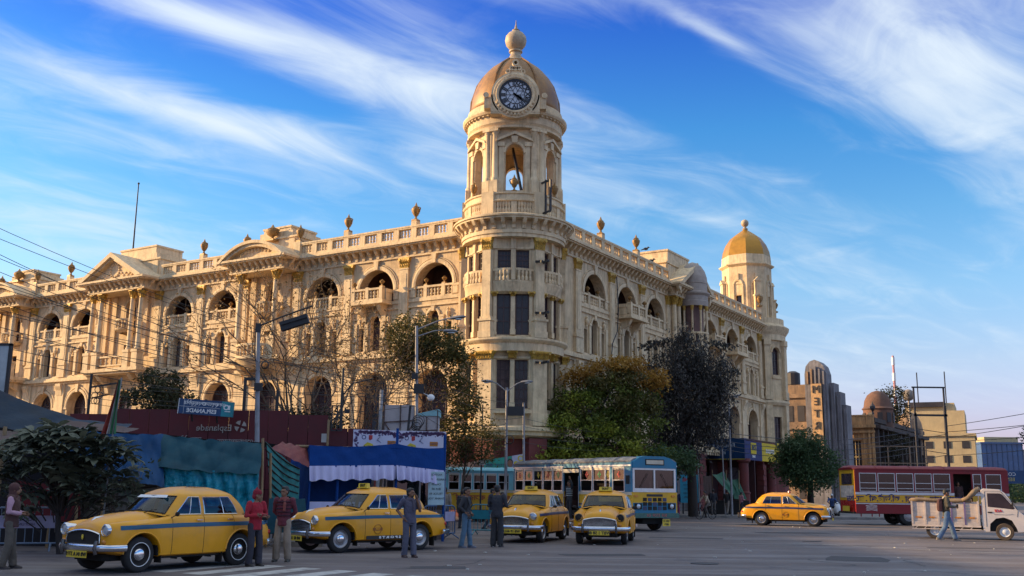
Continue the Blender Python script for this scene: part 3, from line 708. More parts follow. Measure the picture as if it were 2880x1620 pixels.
def tower_bay_trim():
    b = MB()
    out = []
    for z0, z1 in ((5.87, 8.45), (9.78, 12.05)):
        b = MB(); out.append(b); b.box(-.11, .11, -.02, .12, z0, z1); b.box(-.15, .15, -.02, .16, z0, z0 + .3)
        for s_ in (-1, 1): b.box(min(s_ * .88, s_ * 1.05), max(s_ * .88, s_ * 1.05), -.02, .1, z0, z1)
    out[0].box(-1.0, 1.0, -.02, .08, 8.5, 8.62); out[0].box(-1.15, 1.15, -.02, .3, 5.6, 5.8); b = MB(); out.append(b); b.box(-1.05, 1.05, -.02, .06, 14.5, 14.58)
    b.box(-.12, .12, -.02, .1, 13.33, 14.5); b.prism([(-.12, 14.5), (.12, 14.5), (.16, 15.1), (-.16, 15.1)], -.02, .14)
    for s_ in (-1, 1): b.prism([(s_ * .86, 14.5), (s_ * 1.1, 14.5), (s_ * 1.2, 15.1), (s_ * .95, 15.1)][::s_], -.02, .1)
    return [q.mesh('tower_trim', trimm) for q in out]
TBW, TBT = tower_bay_mesh(), tower_bay_trim()
TCAP = make_capital(.56, .2, .66); TCAPL = make_capital(.95, .3, .42, 6); SCAP = make_capital(.26, .14, .24, 2)
TPIL = MB(); TPIL.box(-.26, .26, -.5, .16, 10.75, 14.42); TPIL.box(-.4, .4, -.5, .3, 9.6, 9.95); TPIL.box(-.36, .36, -.5, .26, 9.95, 10.5); TPIL.box(-.42, .42, -.5, .32, 10.5, 10.62); TPIL.box(-.33, .33, -.5, .22, 10.62, 10.75)
TPIL = TPIL.mesh('pilaster', trimm)
TPIL2 = MB(); TPIL2.box(-.42, .42, -.5, .2, 4.95, 8.45); TPIL2.box(-.48, .48, -.5, .28, 4.95, 5.6); TPIL2 = TPIL2.mesh('pilaster', trimm)
for deg in (-120, -60, 0, 60, 120):
    M = MT(deg, AP); put('tower_wall', TBW, BLD, M); [put('tower_trim', q, BLD, M) for q in TBT]
    for x in (-.5, .5):
        for w in (TW, TW3, TW4): win(w, M, BLD, x)
    for z in (11.86, 8.52):
        for x in ((-1.0, 0, 1.0) if z > 9 else (0,)): put('capital', SCAP if z > 9 else TCAPL, BLD, M @ T(x, .02, z) @ Matrix.Diagonal((1 if z > 9 else .5, 1, 1, 1)))
    # bowed balcony between the pilasters
    b = MB(); rs = []
    for z, r in ((12.0, .02), (12.12, .28), (12.3, .34), (12.5, .42), (12.62, .48), (12.70, .48)):
        rs.append([(-1.1 + 2.2 * i / 10, r * (1 - ((i - 5) / 5.6)**2) + .0, z) for i in range(11)])
    b.rings(rs, closed=False); rs = []
    for y0, z in ((.36, 13.24), (.5, 13.24), (.5, 13.36), (.36, 13.36), (.36, 13.24)): rs.append([(-1.1 + 2.2 * i / 10, y0 * (1 - ((i - 5) / 5.6)**2), z) for i in range(11)])
    b.rings(rs, closed=False); b.box(-.11, .11, .3, .52, 12.7, 13.4)
    ob = put('balustrade', b, BLD, M, trimm)
    for i in range(10):
        x = -1.0 + 2.0 * (i + .5) / 10
        if abs(x) > .13: baluster(ob, T(x, .43 * (1 - (x / 1.23)**2), 12.69), M)
    v = MT(deg + 30, AP / math.cos(R(30)) + .0)
    o = put('pilaster', TPIL, BLD, v); put('capital', TCAP, o, T(0, .0, 14.42)); o = put('pilaster', TPIL2, BLD, v); put('capital', TCAPL, o, T(0, .0, 8.45))
put('pilaster', TPIL, BLD, MT(-150, 2.77))
b = MB(); c1 = MB(); c2 = MB(); c1.lathe([(2.5, 4.3), (2.95, 4.45), (2.95, 4.6), (3.15, 4.68), (3.15, 4.85), (2.9, 4.95), (2.5, 4.97)], 48)
c2.lathe([(2.5, 8.86), (2.86, 8.88), (2.88, 9.3), (3.0, 9.38), (3.08, 9.48), (3.08, 9.58), (2.85, 9.64), (2.5, 9.65)], 48)
b.lathe([(2.5, 15.08), (2.9, 15.1), (2.9, 15.28), (2.96, 15.3), (2.96, 15.5), (2.9, 15.52), (2.9, 16.02), (3.36, 16.05), (3.36, 16.14), (3.44, 16.16), (3.44, 16.25), (3.3, 16.32), (2.6, 16.34)], 56)
put('tower_string_course', c1, BLD, None, trimm, 30); put('tower_string_course', c2, BLD, None, trimm, 30); o = put('tower_cornice', b, BLD, None, trimm, 30)
for i in range(34): put('modillion', MOD, o, MT(i * 360 / 34, 2.88) @ T(0, 0, 15.5) @ Matrix.Diagonal((1, .95, 1, 1)))
b = MB()
for i in range(6): b.M = MT(30 + 60 * i, 2.5); b.box(-.55, .55, -.5, .3, 0, 4.3)
b.M = None; b.lathe([(2.1, 0), (2.1, 4.3)], 24); put('ground_floor_wall', b, BLD, None, maroon)
# drum with balusters
b = MB(); b.lathe([(2.4, 16.3), (2.95, 16.32), (2.95, 16.42), (2.88, 16.45), (2.5, 16.45)], 48); b.lathe([(2.5, 17.06), (2.88, 17.08), (2.93, 17.12), (2.93, 17.2), (2.8, 17.24), (2.78, 17.5), (2.86, 17.54), (2.86, 17.62), (2.3, 17.63)], 48)
b.lathe([(2.35, 16.4), (2.35, 17.1)], 24)
for i in range(6):
    b.M = MT(30 + 60 * i, 2.78); b.box(-.38, .38, -.4, .16, 16.44, 17.66); b.M = MT(60 * i, 2.7); b.box(-.16, .16, -.2, .16, 16.44, 17.08)
    for s_ in (-1, 1): b.M = MT(60 * i + s_ * 21.5, 2.7); b.box(-.05, .05, -.2, .15, 16.44, 17.08)
b.M = None
drum = put('drum', b, BLD, None, trimm, 30)
for i in range(6):
    for s_ in (-1, 1):
        for j in range(5): baluster(drum, MT(60 * i + s_ * (5.4 + 3.3 * j), 2.76) @ T(0, 0, 16.46) @ Matrix.Diagonal((1, 1, 1.13, 1)), Matrix())
# belfry
def belfry_bay():
    b = MB(); hb = 1.33; ap = 2.3
    wall(b, -hb, hb, 17.6, 21.4, [(0, .5, 17.85, 20.0, True)], dep=.42)
    k = (ap - .42) / ap; b.M = T(0, -.42) @ Matrix.Diagonal((k, 1, 1, 1)); wall(b, -hb, hb, 17.6, 21.4, [(0, .5 / k, 17.85, 20.0, True)], dep=.0); b.M = None
    archband(b, .51, .66, 20.0, -.02, .08)
    for s_ in (-1, 1): b.box(min(s_ * .6, s_ * .86), max(s_ * .6, s_ * .86), -.02, .1, 17.65, 20.35); b.box(min(s_ * .56, s_ * .95), max(s_ * .56, s_ * .95), -.02, .16, 20.35, 20.6)
    for s_ in (-1, 1): b.prism([(s_ * 1.05, 20.6), (s_ * .95, 20.78), (0, 21.22), (0, 21.05)][::s_], -.02, .24)
    b.prism([(-.14, 20.55), (.14, 20.55), (.2, 20.95), (-.2, 20.95)], -.02, .18)
    return b.mesh('belfry_wall', trimm)
BW = belfry_bay(); BC = MB().box(-.24, .24, -.24, .24, 17.62, 18.35).lathe([(.24, 18.35), (.24, 18.5), (.175, 18.6), (.17, 19.6), (.15, 21.05), (.2, 21.1), (.22, 21.2)], 12).box(-.24, .24, -.24, .24, 21.2, 21.34).mesh('column', trimm, 45)
for i in range(6):
    put('belfry_wall', BW, BLD, MT(60 * i, 2.3))
    for s_ in (-1, 1): put('column', BC, BLD, MT(30 + 60 * i + s_ * 5.2, 2.55))
    put('urn', URN, BLD, MT(60 * i, 2.62) @ T(0, 0, 17.62) @ Matrix.Diagonal((.8, .8, .85, 1)), )
b = MB().lathe([(2.0, 21.36), (2.72, 21.38), (2.74, 21.5), (2.6, 21.54), (2.72, 21.7), (2.74, 22.12), (2.95, 22.2), (3.02, 22.32), (3.02, 22.42), (2.78, 22.5), (2.74, 22.9), (2.5, 22.96)], 48).lathe([(2.2, 21.3), (2.2, 21.37)], 24)
o = put('dome_ring', b, BLD, None, trimm, 30)
b = MB()
for i in range(56): b.M = MT(i * 360 / 56, 2.74); b.box(-.06, .06, 0, .14, 22.1, 22.2)
b.M = None; d_ = put('dentils', b, o, None, trimm); d_['kind'] = 'stuff'
b = MB().lathe([(2.56, 22.9), (2.57, 23.3), (2.52, 23.8), (2.40, 24.3), (2.2, 24.8), (1.9, 25.28), (1.5, 25.75), (1.0, 26.15), (.72, 26.32)], 48); dome = put('dome', b, BLD, None, domem, 'all')
for i in range(6):
    prof = [(2.6, 22.95), (2.55, 23.8), (2.23, 24.82), (1.93, 25.3), (1.52, 25.78), (.75, 26.34)]; m = MT(30 + 60 * i)
    put('dome_rib', MB().tube([m @ Vector((0, r, z)) for r, z in prof], .07, 6), dome, None, domem)
b = MB().lathe([(.78, 26.3), (.7, 26.4), (.42, 26.6), (.3, 26.85), (.3, 26.95), (.4, 27.0), (.4, 27.08), (.26, 27.12), (.42, 27.25), (.58, 27.45), (.64, 27.72), (.6, 27.98), (.45, 28.18), (.28, 28.28), (.22, 28.36), (.24, 28.4), (.1, 28.5), (.04, 28.75), (.015, 29.05)], 24); put('finial', b, BLD, None, mat('weathered_finial', (.44, .34, .22), rough=.6, var=.25, scale=3, dirt=((.16, .11, .08), .7), streak=.6), 40)
# clock
MC = MT(0, 2.98) @ T(0, 0, 23.1)
b = MB(); b.lathe([(.92, .16), (.98, .24), (1.06, .24), (1.10, .14), (1.2, .16), (1.26, .12), (1.34, .12), (1.36, -2.0)], 40, ax='y', caps=False)
for s_ in (-1, 1): b.prism([(s_ * .95, -1.0), (s_ * 1.36, -1.0), (s_ * 1.36, 0), (s_ * .95, 0)][::s_], -1.6, .12); b.box(s_ * 1.5 - .22, s_ * 1.5 + .22, -1.2, .0, -.75, -.1); b.lathe([(.16, -.1), (.16, .08)], 10, (s_ * 1.62, 0, 0), ax='y')
b.box(-1.36, 1.36, -1.6, .1, -1.1, -.95)
for i in range(13):
    a = math.pi * (1.15 + .7 * i / 12); b.ball((1.12 * math.cos(a), .15, .1 + 1.25 * math.sin(a)), .1, 6, 4)
for (x, z, r) in ((0, 1.95, .2), (-.2, 1.62, .15), (.2, 1.62, .15), (-.42, 1.42, .13), (.42, 1.42, .13), (0, 1.6, .14)): b.lathe([(r * .5, -.2), (r * .5, .14), (r, .14), (r, -.2)], 12, (x, -.1, z), ax='y')
b.prism([(-.6, 1.2), (.6, 1.2), (.3, 1.75), (-.3, 1.75)], -.5, -.02)
clock = put('clock', b, BLD, MC, trimm, 35)
dialm = mat('clock_opal_glass', (.50, .53, .58), rough=.3, var=.1, scale=5); blackm = mat('clock_black', (.012, .013, .018), rough=.5)
put('clock_dial', MB().lathe([(0.001, .1), (.84, .1)], 48, ax='y', caps=False), clock, None, dialm)
b = MB(); b.lathe([(.80, .11), (.80, .15), (.95, .15), (.95, .05)], 48, ax='y', caps=False); b.lathe([(.50, .104), (.50, .13), (.535, .13), (.535, .104)], 40, ax='y', caps=False)
for i in range(6):
    a = i * math.pi / 3; b.bar((.02 * math.cos(a), .115, .02 * math.sin(a)), (.5 * math.cos(a), .115, .5 * math.sin(a)), .022); b.bar((.26 * math.cos(a), .115, .26 * math.sin(a)), (.5 * math.cos(a + math.pi / 6), .115, .5 * math.sin(a + math.pi / 6)), .018); b.bar((.26 * math.cos(a), .115, .26 * math.sin(a)), (.5 * math.cos(a - math.pi / 6), .115, .5 * math.sin(a - math.pi / 6)), .018)
put('dial_tracery', b, clock, None, blackm)
for i, s_ in enumerate(('XII', 'XI', 'X', 'IX', 'VIII', 'VII', 'VI', 'V', 'IIII', 'III', 'II', 'I')):
    a = -i * math.pi / 6   # reversed order as the picture shows it
    me = text_mesh(s_, .26, blackm, bold=.012); me.transform(Matrix.Diagonal((.8 if len(s_) > 2 else 1.1, 1, 1, 1)))
    me.transform(Matrix.Rotation(math.pi, 4, 'Z')); put('numeral', me, clock, T(0, .12, 0) @ Matrix.Rotation(a, 4, 'Y') @ T(0, 0, .67))
for ln, an, w in ((.62, 123, .07), (.46, 130, .1)):
    a = R(an); b = MB(); d = Vector((-math.sin(a), 0, math.cos(a))); q = Vector((d.z, 0, -d.x)); p0 = -d * .14
    b.add([p0 + q * w * .4 + Vector((0, .16, 0)), p0 - q * w * .4 + Vector((0, .16, 0)), d * ln * .6 - q * w + Vector((0, .16, 0)), d * ln * 1.2 + Vector((0, .16, 0)), d * ln * .6 + q * w + Vector((0, .16, 0)), p0 + q * w * .4 + Vector((0, .14, 0)), p0 - q * w * .4 + Vector((0, .14, 0)), d * ln * .6 - q * w + Vector((0, .14, 0)), d * ln * 1.2 + Vector((0, .14, 0)), d * ln * .6 + q * w + Vector((0, .14, 0))], [(0, 1, 2, 3, 4), (9, 8, 7, 6, 5)] + [(i, (i + 1) % 5, (i + 1) % 5 + 5, i + 5) for i in range(5)])
    put('clock_hand', b, clock, None, blackm)
b = MB(); b.bar((0.1, -.9, 18.1), (.95, .6, 19.3), .16, .05)
put('belfry_stair', MB().bar((-.45, .2, 17.7), (.1, -.5, 20.6), .42, .12), BLD, MT(0, 1.6), ironm)
# iron brackets on the tower front
def iron_frame(M, h):
    b = MB(); b.bar((0, 0, 0), (0, .9, 0), .09); b.bar((0, 0, h), (0, .9, h), .09); b.bar((0, .45, -.1), (0, .45, h + .1), .09); b.bar((0, .9, 0), (0, .9, h), .1); return put('iron_bracket', b, BLD, M, ironm)
iron_frame(MT(33, 2.72) @ T(0, 0, 16.5), 1.75)
for z in (13.75, 10.95, 8.3): put('iron_bracket', MB().bar((.25, .0, 0), (.3, .7, -.12), .12).bar((-.2, .0, 0), (-.1, .7, -.02), .12), BLD, MT(30, 2.9) @ T(0, 0, z), ironm)
# slender things on the parapets
put('cable', MB().tube([Vector((-10.2, .3, 15.2)), Vector((-10.3, .35, 13)), Vector((-10.1, .35, 11.6)), Vector((-9.5, .32, 10.8)), Vector((-9.3, .3, 9.7))], .035, 5), BLD, MR, ironm)

# --- pavilion and gilded dome at the far end of the right front
EC = RN * -.15 + RD * 41.9
def MP(deg, r=0.):
    a = R(deg); y = Vector((math.sin(a), -math.cos(a), 0)); x = Vector((-math.cos(a), -math.sin(a), 0))
    return frame(EC + y * r, x, y)
PA = 2.55; ph = PA * math.tan(R(22.5))
for i, deg in enumerate(range(-13 - 90 + 45, 200, 45)):
    b = MB(); op = [(0, .42, 12.0, 14.2, False)] if deg < 170 else []
    wall(b, -ph, ph, 4.9, 9.5, [(0, .45, 5.6, 8.2, False)], dep=.3); wall(b, -ph, ph, 9.5, 16.0, [(0, .45, 10.1, 11.9, False), ][:0] + [(0, .42, 11.9, 13.9, True)], dep=.3)
    archband(b, .45, .62, 13.9, -.02, .1); b.box(-.55, .55, -.02, .1, 11.55, 11.75)
    put('pavilion_wall', b, BLD, MP(deg, PA), stucco)
    win(make_window(.45, 5.6, 8.2, False, -.25, 2, 4), MP(deg, PA)); win(make_window(.42, 11.9, 13.9, True, -.25, 2, 3), MP(deg, PA))
    b = MB(); b.box(-.28, .28, -.4, .16, 9.7, 15.0); b.box(-.35, .35, -.4, .22, 9.7, 10.4); b.box(-.34, .34, -.4, .25, 14.5, 15.0); b.box(-.3, .3, -.4, .15, 4.9, 9.2)
    put('pilaster', b, BLD, MP(deg + 22.5, PA / math.cos(R(22.5))), trimm)
b = MB(); ec = tuple(EC)
b.lathe([(2.4, 4.4), (3.0, 4.5), (3.05, 4.85), (2.4, 4.95)], 32, ec); b.lathe([(2.4, 9.1), (2.8, 9.2), (2.95, 9.45), (2.9, 9.65), (2.4, 9.7)], 32, ec); b.lathe([(2.4, 14.95), (2.8, 15.0), (2.8, 15.5), (3.1, 15.95), (3.15, 16.2), (3.0, 16.3), (2.7, 16.5), (2.7, 17.0), (2.2, 17.05)], 32, ec); put('ground_floor_wall', MB().lathe([(2.6, 0), (2.6, 4.4)], 16, ec), BLD, None, maroon)
put('pavilion_cornice', b, BLD, None, trimm, 30)
EC2 = EC - RD * .5 - RN * .3; ec2 = tuple(EC2)
def MQ(deg, r=0.):
    a = R(deg); y = Vector((math.sin(a), -math.cos(a), 0)); x = Vector((-math.cos(a), -math.sin(a), 0)); return frame(EC2 + y * r, x, y)
QA = 2.05; qh = QA * math.tan(R(22.5))
for k in range(8):
    deg = -13 - 22.5 + 45 * k; b = MB(); wall(b, -qh, qh, 16.4, 21.9, [(0, .3, 17.1, 19.1, False)] if k % 2 == 0 else [(0, .22, 17.6, 18.9, True)], dep=.3)
    b.box(-qh, qh, -.45, -.4, 16.4, 21.9); archband(b, .3, .48, 20.1, -.02, .1); b.prism([(-.26, 20.1), (.26, 20.1), (.2, 20.35), (-.2, 20.35)], -.02, .05)
    b.box(-.52, -.38, -.02, .1, 17, 20.1); b.box(.38, .52, -.02, .1, 17, 20.1); b.box(-.12, .12, -.02, .16, 20.5, 21.1)
    put('turret_wall', b, BLD, MQ(deg, QA), trimm)
    put('turret_opening', MB().box(-.28, .28, -.36, -.3, 17.1, 19.1), BLD, MQ(deg, QA), winglass)
    if k % 2:
        b = MB(); b.box(-.34, .34, -.2, .55, 16.4, 19.0); b.box(-.4, .4, -.2, .62, 18.9, 19.05); b.box(-.28, .28, -.2, .42, 19.05, 20.3); b.prism([(-.36, 20.3), (.36, 20.3), (0, 20.7)], -.2, .5); put('turret_buttress', b, BLD, MQ(deg, QA), trimm)
        put('urn', URN, BLD, MQ(deg, QA) @ T(0, .62, 17.9))
b = MB().lathe([(1.8, 21.6), (2.2, 21.75), (2.5, 21.95), (2.5, 22.05), (2.25, 22.12), (2.2, 22.9)], 8, ec2, a0=R(-13), a1=R(-13) + 2 * math.pi); put('turret_cornice', b, BLD, None, trimm)
b = MB().lathe([(2.2, 22.85), (2.12, 23.4), (1.85, 24.1), (1.4, 24.75), (.8, 25.2), (.35, 25.5), (.2, 25.6)], 8, ec2, a0=R(-13), a1=R(-13) + 2 * math.pi)
put('small_dome', b, BLD, None, golddome, 35)
put('finial', MB().lathe([(.2, 25.55), (.28, 25.7), (.14, 25.8), (.14, 25.95)], 10, ec2).ball((ec2[0], ec2[1], 26.25), .36, 14, 8), BLD, None, mat('weathered_finial', (0, 0, 0)), 40)
# green plastic sheet on the attic of the right front
put('green_sheet', MB().box(-23.6, -21.0, -2.2, -2.1, 17.6, 19.3).grid(lambda s_, t_: (-23.6 + 2.6 * s_, -2.0 + .12 * math.sin(9 * s_), 17.5 + 1.8 * t_ + .1 * math.sin(5 * s_)), 12, 4), BLD, MR, mat('teal_sheet', (.02, .13, .15), rough=.4))
if BALJ.v:
    o = put('balustrade_far', BALJ, BLD, None, trimm); o['kind'] = 'stuff'
FP = put('flagpole', MB().tube([(0, 0, 0), (0, 0, 5.6)], [.065, .04], 8).ball((0, 0, 5.65), .09, 8, 5), None, Matrix.Translation((CT.x * 1.12, CT.y * 1.12, -.2)) @ Matrix.Scale(1.12, 4) @ ML @ T(35.1, -1.2, 19.0), ironm)
tag(FP, 'thin black flagpole standing on the stepped attic above the triangular pediment', 'flagpole')
# ================================================================== taxis
yellow = mat('taxi_yellow', (.72, .305, .004), rough=.36, var=.06, scale=2.5, dirt=((.36, .20, .06), .55), coat=.06, spec=.4, bump=.12, bscale=3.2)
chrome = mat('chrome', (.62, .62, .64), rough=.16, metal=.95, var=.12, scale=6)
rubber = mat('tyre_rubber', (.016, .015, .016), rough=.85, var=.25, scale=6, dirt=((.05, .045, .04), .4))
seam = mat('dark_gap', (.014, .010, .008), rough=.8)
bluestripe = mat('blue_stripe', (.006, .075, .15), rough=.4, var=.12)
navystripe = mat('navy_stripe', (.02, .03, .09), rough=.4, var=.12)
carglass = glass('car_glass', (.42, .48, .50), .32)
cabin = mat('cabin_dark', (.03, .022, .02), rough=.85, var=.25)
seatm = mat('seat_cover', (.13, .045, .035), rough=.85, var=.25, scale=5)
steel = mat('wheel_steel', (.34, .33, .34), rough=.4, metal=.6, var=.2, scale=8)
whitep = mat('white_paint', (.72, .71, .70), rough=.5, var=.08, scale=5)
platem = mat('plate_yellow', (.68, .48, .04), rough=.5, var=.06)
blackt = mat('black_paint', (.013, .012, .013), rough=.5)
lens = mat('lamp_lens', (.55, .55, .56), rough=.12, metal=.4, var=.2, scale=30)
amber = mat('amber_lens', (.55, .2, .02), rough=.25)
redl = mat('red_lens', (.4, .02, .015), rough=.25)
under = mat('underbody', (.012, .011, .011), rough=.9)
brownlogo = mat('brown_print', (.30, .10, .01), rough=.5)

CAR = [  # x, half width, bottom, shoulder height, valley height, centre height
    (-2.27, .48, .50, .64, .65, .66), (-2.20, .62, .42, .74, .76, .77), (-2.05, .70, .37, .87, .90, .93), (-1.8, .76, .34, .955, .985, 1.02), (-1.5, .80, .31, 1.015, 1.04, 1.07),
    (-1.2, .82, .29, 1.04, 1.045, 1.05), (-.6, .83, .28, 1.05, 1.05, 1.05), (.2, .83, .28, 1.045, 1.045, 1.045), (.6, .83, .28, 1.025, 1.02, 1.07), (.8, .83, .28, 1.0, .97, 1.115),
    (1.1, .825, .30, .975, .915, 1.105), (1.45, .815, .32, .955, .875, 1.06), (1.70, .795, .34, .935, .84, 1.0), (1.84, .765, .38, .915, .80, .935), (1.895, .725, .41, .885, .76, .885), (1.93, .62, .46, .80, .70, .79)]
WX, WR, AR = 1.23, .335, .405
def car_section(x):
    w, zb, zs, zv, zt = interp(CAR, x)
    za = zb
    for c in (-WX, WX):
        d = abs(x - c)
        if d < AR: za = max(za, .33 + math.sqrt(AR * AR - d * d))
    za = min(za, zs - .14)
    h = zs - za
    tu = .025 * (1 - min(1, max(0, (za - zb) * 4)))
    return [(0, za + .0), (w * .55, za), (w * .92 - tu, za), (w - tu * .6, za + .03), (w, za + h * .22), (w * 1.004, za + h * .5), (w * .995, za + h * .76), (w * .965, zs - .045), (w * .90, zs), (w * .80, zs + .004), (w * .70, lerp(zs, zv, .75)), (w * .62, zv), (w * .5, lerp(zv, zt, .55)), (w * .3, lerp(zv, zt, .9)), (0, zt)]
def car_x():
    xs = set()
    for c in (-WX, WX):
        for i in range(-11, 12): xs.add(round(c + AR * math.sin(i * math.pi / 22), 4)); 
        xs.add(round(c - AR - .012, 4)); xs.add(round(c + AR + .012, 4))
    for x in np.arange(-2.27, 1.92, .07): xs.add(round(float(x), 4))
    xs |= {1.93, 1.915, 1.88, -2.24, -.205, -.235, .56, -1.0}
    return sorted(xs)
def build_taxi():
    root = thing('taxi', 'x', 'taxi', (0, 0, 0), 0, 'yellow city taxis')
    xs = car_x(); secs = [car_section(x) for x in xs]; n = len(secs[0])
    body = MB(); doors = {}
    for k, (a, c) in {'front_door': (-.21, .56), 'rear_door': (-.93, -.24)}.items():
        for s_ in (-1, 1): doors[(k, s_)] = MB()
    for i in range(len(xs) - 1):
        xm = (xs[i] + xs[i + 1]) / 2
        for s_ in (-1, 1):
            for j in range(n - 1):
                q = [(xs[i], s_ * secs[i][j][0], secs[i][j][1]), (xs[i + 1], s_ * secs[i + 1][j][0], secs[i + 1][j][1]), (xs[i + 1], s_ * secs[i + 1][j + 1][0], secs[i + 1][j + 1][1]), (xs[i], s_ * secs[i][j + 1][0], secs[i][j + 1][1])]
                t = body
                if 3 <= j <= 8:
                    if -.205 < xm < .56: t = doors[('front_door', s_)]
                    elif -1.0 < xm < -.235: t = doors[('rear_door', s_)]
                t.add(q, [(0, 1, 2, 3)])
    for e in (0, -1):
        pts = [(xs[e], y, z) for y, z in secs[e]] + [(xs[e], -y, z) for y, z in secs[e][-2:0:-1]]; body.poly(pts)
    def weld(mb, name, m, parent, smooth=50):
        me = mb.mesh(name, m, False, False); bm = bmesh.new(); bm.from_mesh(me); bmesh.ops.remove_doubles(bm, verts=bm.verts, dist=.0005); bmesh.ops.recalc_face_normals(bm, faces=bm.faces); bm.to_mesh(me); bm.free()
        me.polygons.foreach_set('use_smooth', [True] * len(me.polygons)); me.set_sharp_from_angle(angle=R(smooth)); return put(name, me, parent)
    bo = weld(body, 'body', yellow, root)
    for (k, s_), mb in doors.items():
        d = weld(mb, k, yellow, root)
        w = interp(CAR, .0)[0]; x0, x1 = (-.205, .56) if k[0] == 'f' else (-1.0, -.235)
        hx = x0 + .12
        put('door_handle', MB().bar((hx - .07, s_ * (w + .012), .955), (hx + .08, s_ * (w + .012), .96), .025, .02), d, None, chrome)
    g = MB()   # door gaps, thin and dark
    for s_ in (-1, 1):
        for x in (.56, -.22, -1.0):
            sec = car_section(x)
            g.tube([(x, s_ * (y + .0015), z) for y, z in sec[3 if x > -.9 else 4:9]], .0045, 4)
        g.tube([(x, s_ * (car_section(x)[11][0]), car_section(x)[11][1] + .002) for x in np.linspace(.75, 1.8, 12)], .005, 4)
    put('door_gap', g, root, None, seam)
    # wheel arch lips and sill
    for c in (-WX, WX):
        for s_ in (-1, 1):
            pts = []
            for i in range(15):
                a = math.pi * (.02 + .96 * i / 14); x = c + (AR + .012) * math.cos(a); z = .33 + (AR + .012) * math.sin(a)
                if z > interp(CAR, x)[1]: pts.append((x, s_ * (interp(CAR, x)[0] - .004), z))
            put('wheel_arch', MB().tube(pts, .02, 6), root, None, yellow, smooth=60)
    put('underbody', MB().box(-2.0, 1.75, -.5, .5, .22, .34).box(-.75, .75, -.72, .72, .24, .30).box(-1.62, -.84, -.5, .5, .3, .7).box(.84, 1.62, -.5, .5, .3, .72).box(.8, .86, -.78, .78, .3, .6).box(-.87, -.81, -.78, .78, .3, .6).box(-1.66, -1.62, -.74, .74, .4, .65).box(1.62, 1.66, -.74, .74, .4, .65), root, None, under)
    # stripe along the sides
    for s_ in (-1, 1):
        b = MB(); vs = []
        for x in np.linspace(-2.1, 1.72, 40):
            for zz in (.825, .852, .878, .905):
                sec = car_section(x); zz = zz - .03 * max(0, (x - .3) / 1.4)
                y = sec[-1][0]
                for (y0, z0), (y1, z1) in zip(sec[3:9], sec[4:10]):
                    if z0 <= zz <= z1: y = lerp(y0, y1, (zz - z0) / max(1e-6, z1 - z0)); break
                else: y = sec[7][0]
                vs.append((x, s_ * (y + .006), zz))
        b.add(vs, [(4 * i + k, 4 * i + 4 + k, 4 * i + 5 + k, 4 * i + 1 + k) for i in range(39) for k in range(3)]); put('stripe', b, root, None, bluestripe)
    # greenhouse: upright lines (base point, top point)
    cols = [((.84, 0), (.36, 0)), ((.79, .42), (.33, .38)), ((.66, .655), (.23, .52)), ((.60, .70), (.165, .575)), ((.50, .735), (.03, .605)), ((.12, .75), (.0, .618)), ((-.17, .755), (-.17, .622)),
            ((-.27, .755), (-.27, .622)), ((-.78, .748), (-.72, .612)), ((-1.16, .735), (-.93, .60)), ((-1.32, .715), (-1.06, .57)), ((-1.50, .58), (-1.17, .47)), ((-1.58, .30), (-1.22, .25)), ((-1.60, 0), (-1.235, 0))]
    ts = [0, .10, .3, .5, .7, .9, 1.0]
    def gp(ci, t):
        (x0, y0), (x1, y1) = cols[ci]; e = t ** 1.35 if x0 < -.6 else t
        zt = 1.445 if 3 <= ci <= 10 else 1.46
        z0 = 1.025 if ci > 2 else (1.10 if ci == 0 else 1.08 if ci == 1 else 1.035)
        if ci >= 11: z0 = 1.05
        k = math.sin(math.pi * t) * .018
        return Vector((lerp(x0, x1, e) + (k if ci < 3 else -k * 1.8 if ci > 10 else 0), lerp(y0, y1, t) + (k if 2 < ci < 11 else 0), lerp(z0, zt, t)))
    shell = MB(); glassp = {}
    wins = {0: 'windscreen', 1: 'windscreen', 4: 'quarter_light', 5: 'front_window', 7: 'rear_window', 8: 'rear_quarter_light', 11: 'back_window', 12: 'back_window'}
    for s_ in (-1, 1):
        for ci in range(len(cols) - 1):
            for ti in range(len(ts) - 1):
                q = [gp(ci, ts[ti]), gp(ci + 1, ts[ti]), gp(ci + 1, ts[ti + 1]), gp(ci, ts[ti + 1])]
                q = [(p.x, p.y * s_, p.z) for p in q]
                if ci in wins and 1 <= ti <= 4:
                    k = wins[ci]; kk = k if 'screen' in k or 'back' in k else (k, s_)
                    glassp.setdefault(kk, MB()).add(q, [(0, 1, 2, 3)])
                else: shell.add(q, [(0, 1, 2, 3)])
        ring = [gp(ci, 1.0) for ci in range(len(cols))]; ctr = Vector((-.42, 0, 0)); ks = (1, .96, .88, .72, .45, .0)
        def rp(p, k): return (ctr.x + (p.x - ctr.x) * k, p.y * k * s_, p.z + .155 * (1 - k ** 2.6) - (0))
        for a, c in zip(ks, ks[1:]):
            for ci in range(len(cols) - 1):
                q = [rp(ring[ci], a), rp(ring[ci + 1], a), rp(ring[ci + 1], c), rp(ring[ci], c)]
                shell.add(q[:3] if c == 0 else q, [(0, 1, 2) if c == 0 else (0, 1, 2, 3)])
    weld(shell, 'roof', yellow, root, 60)
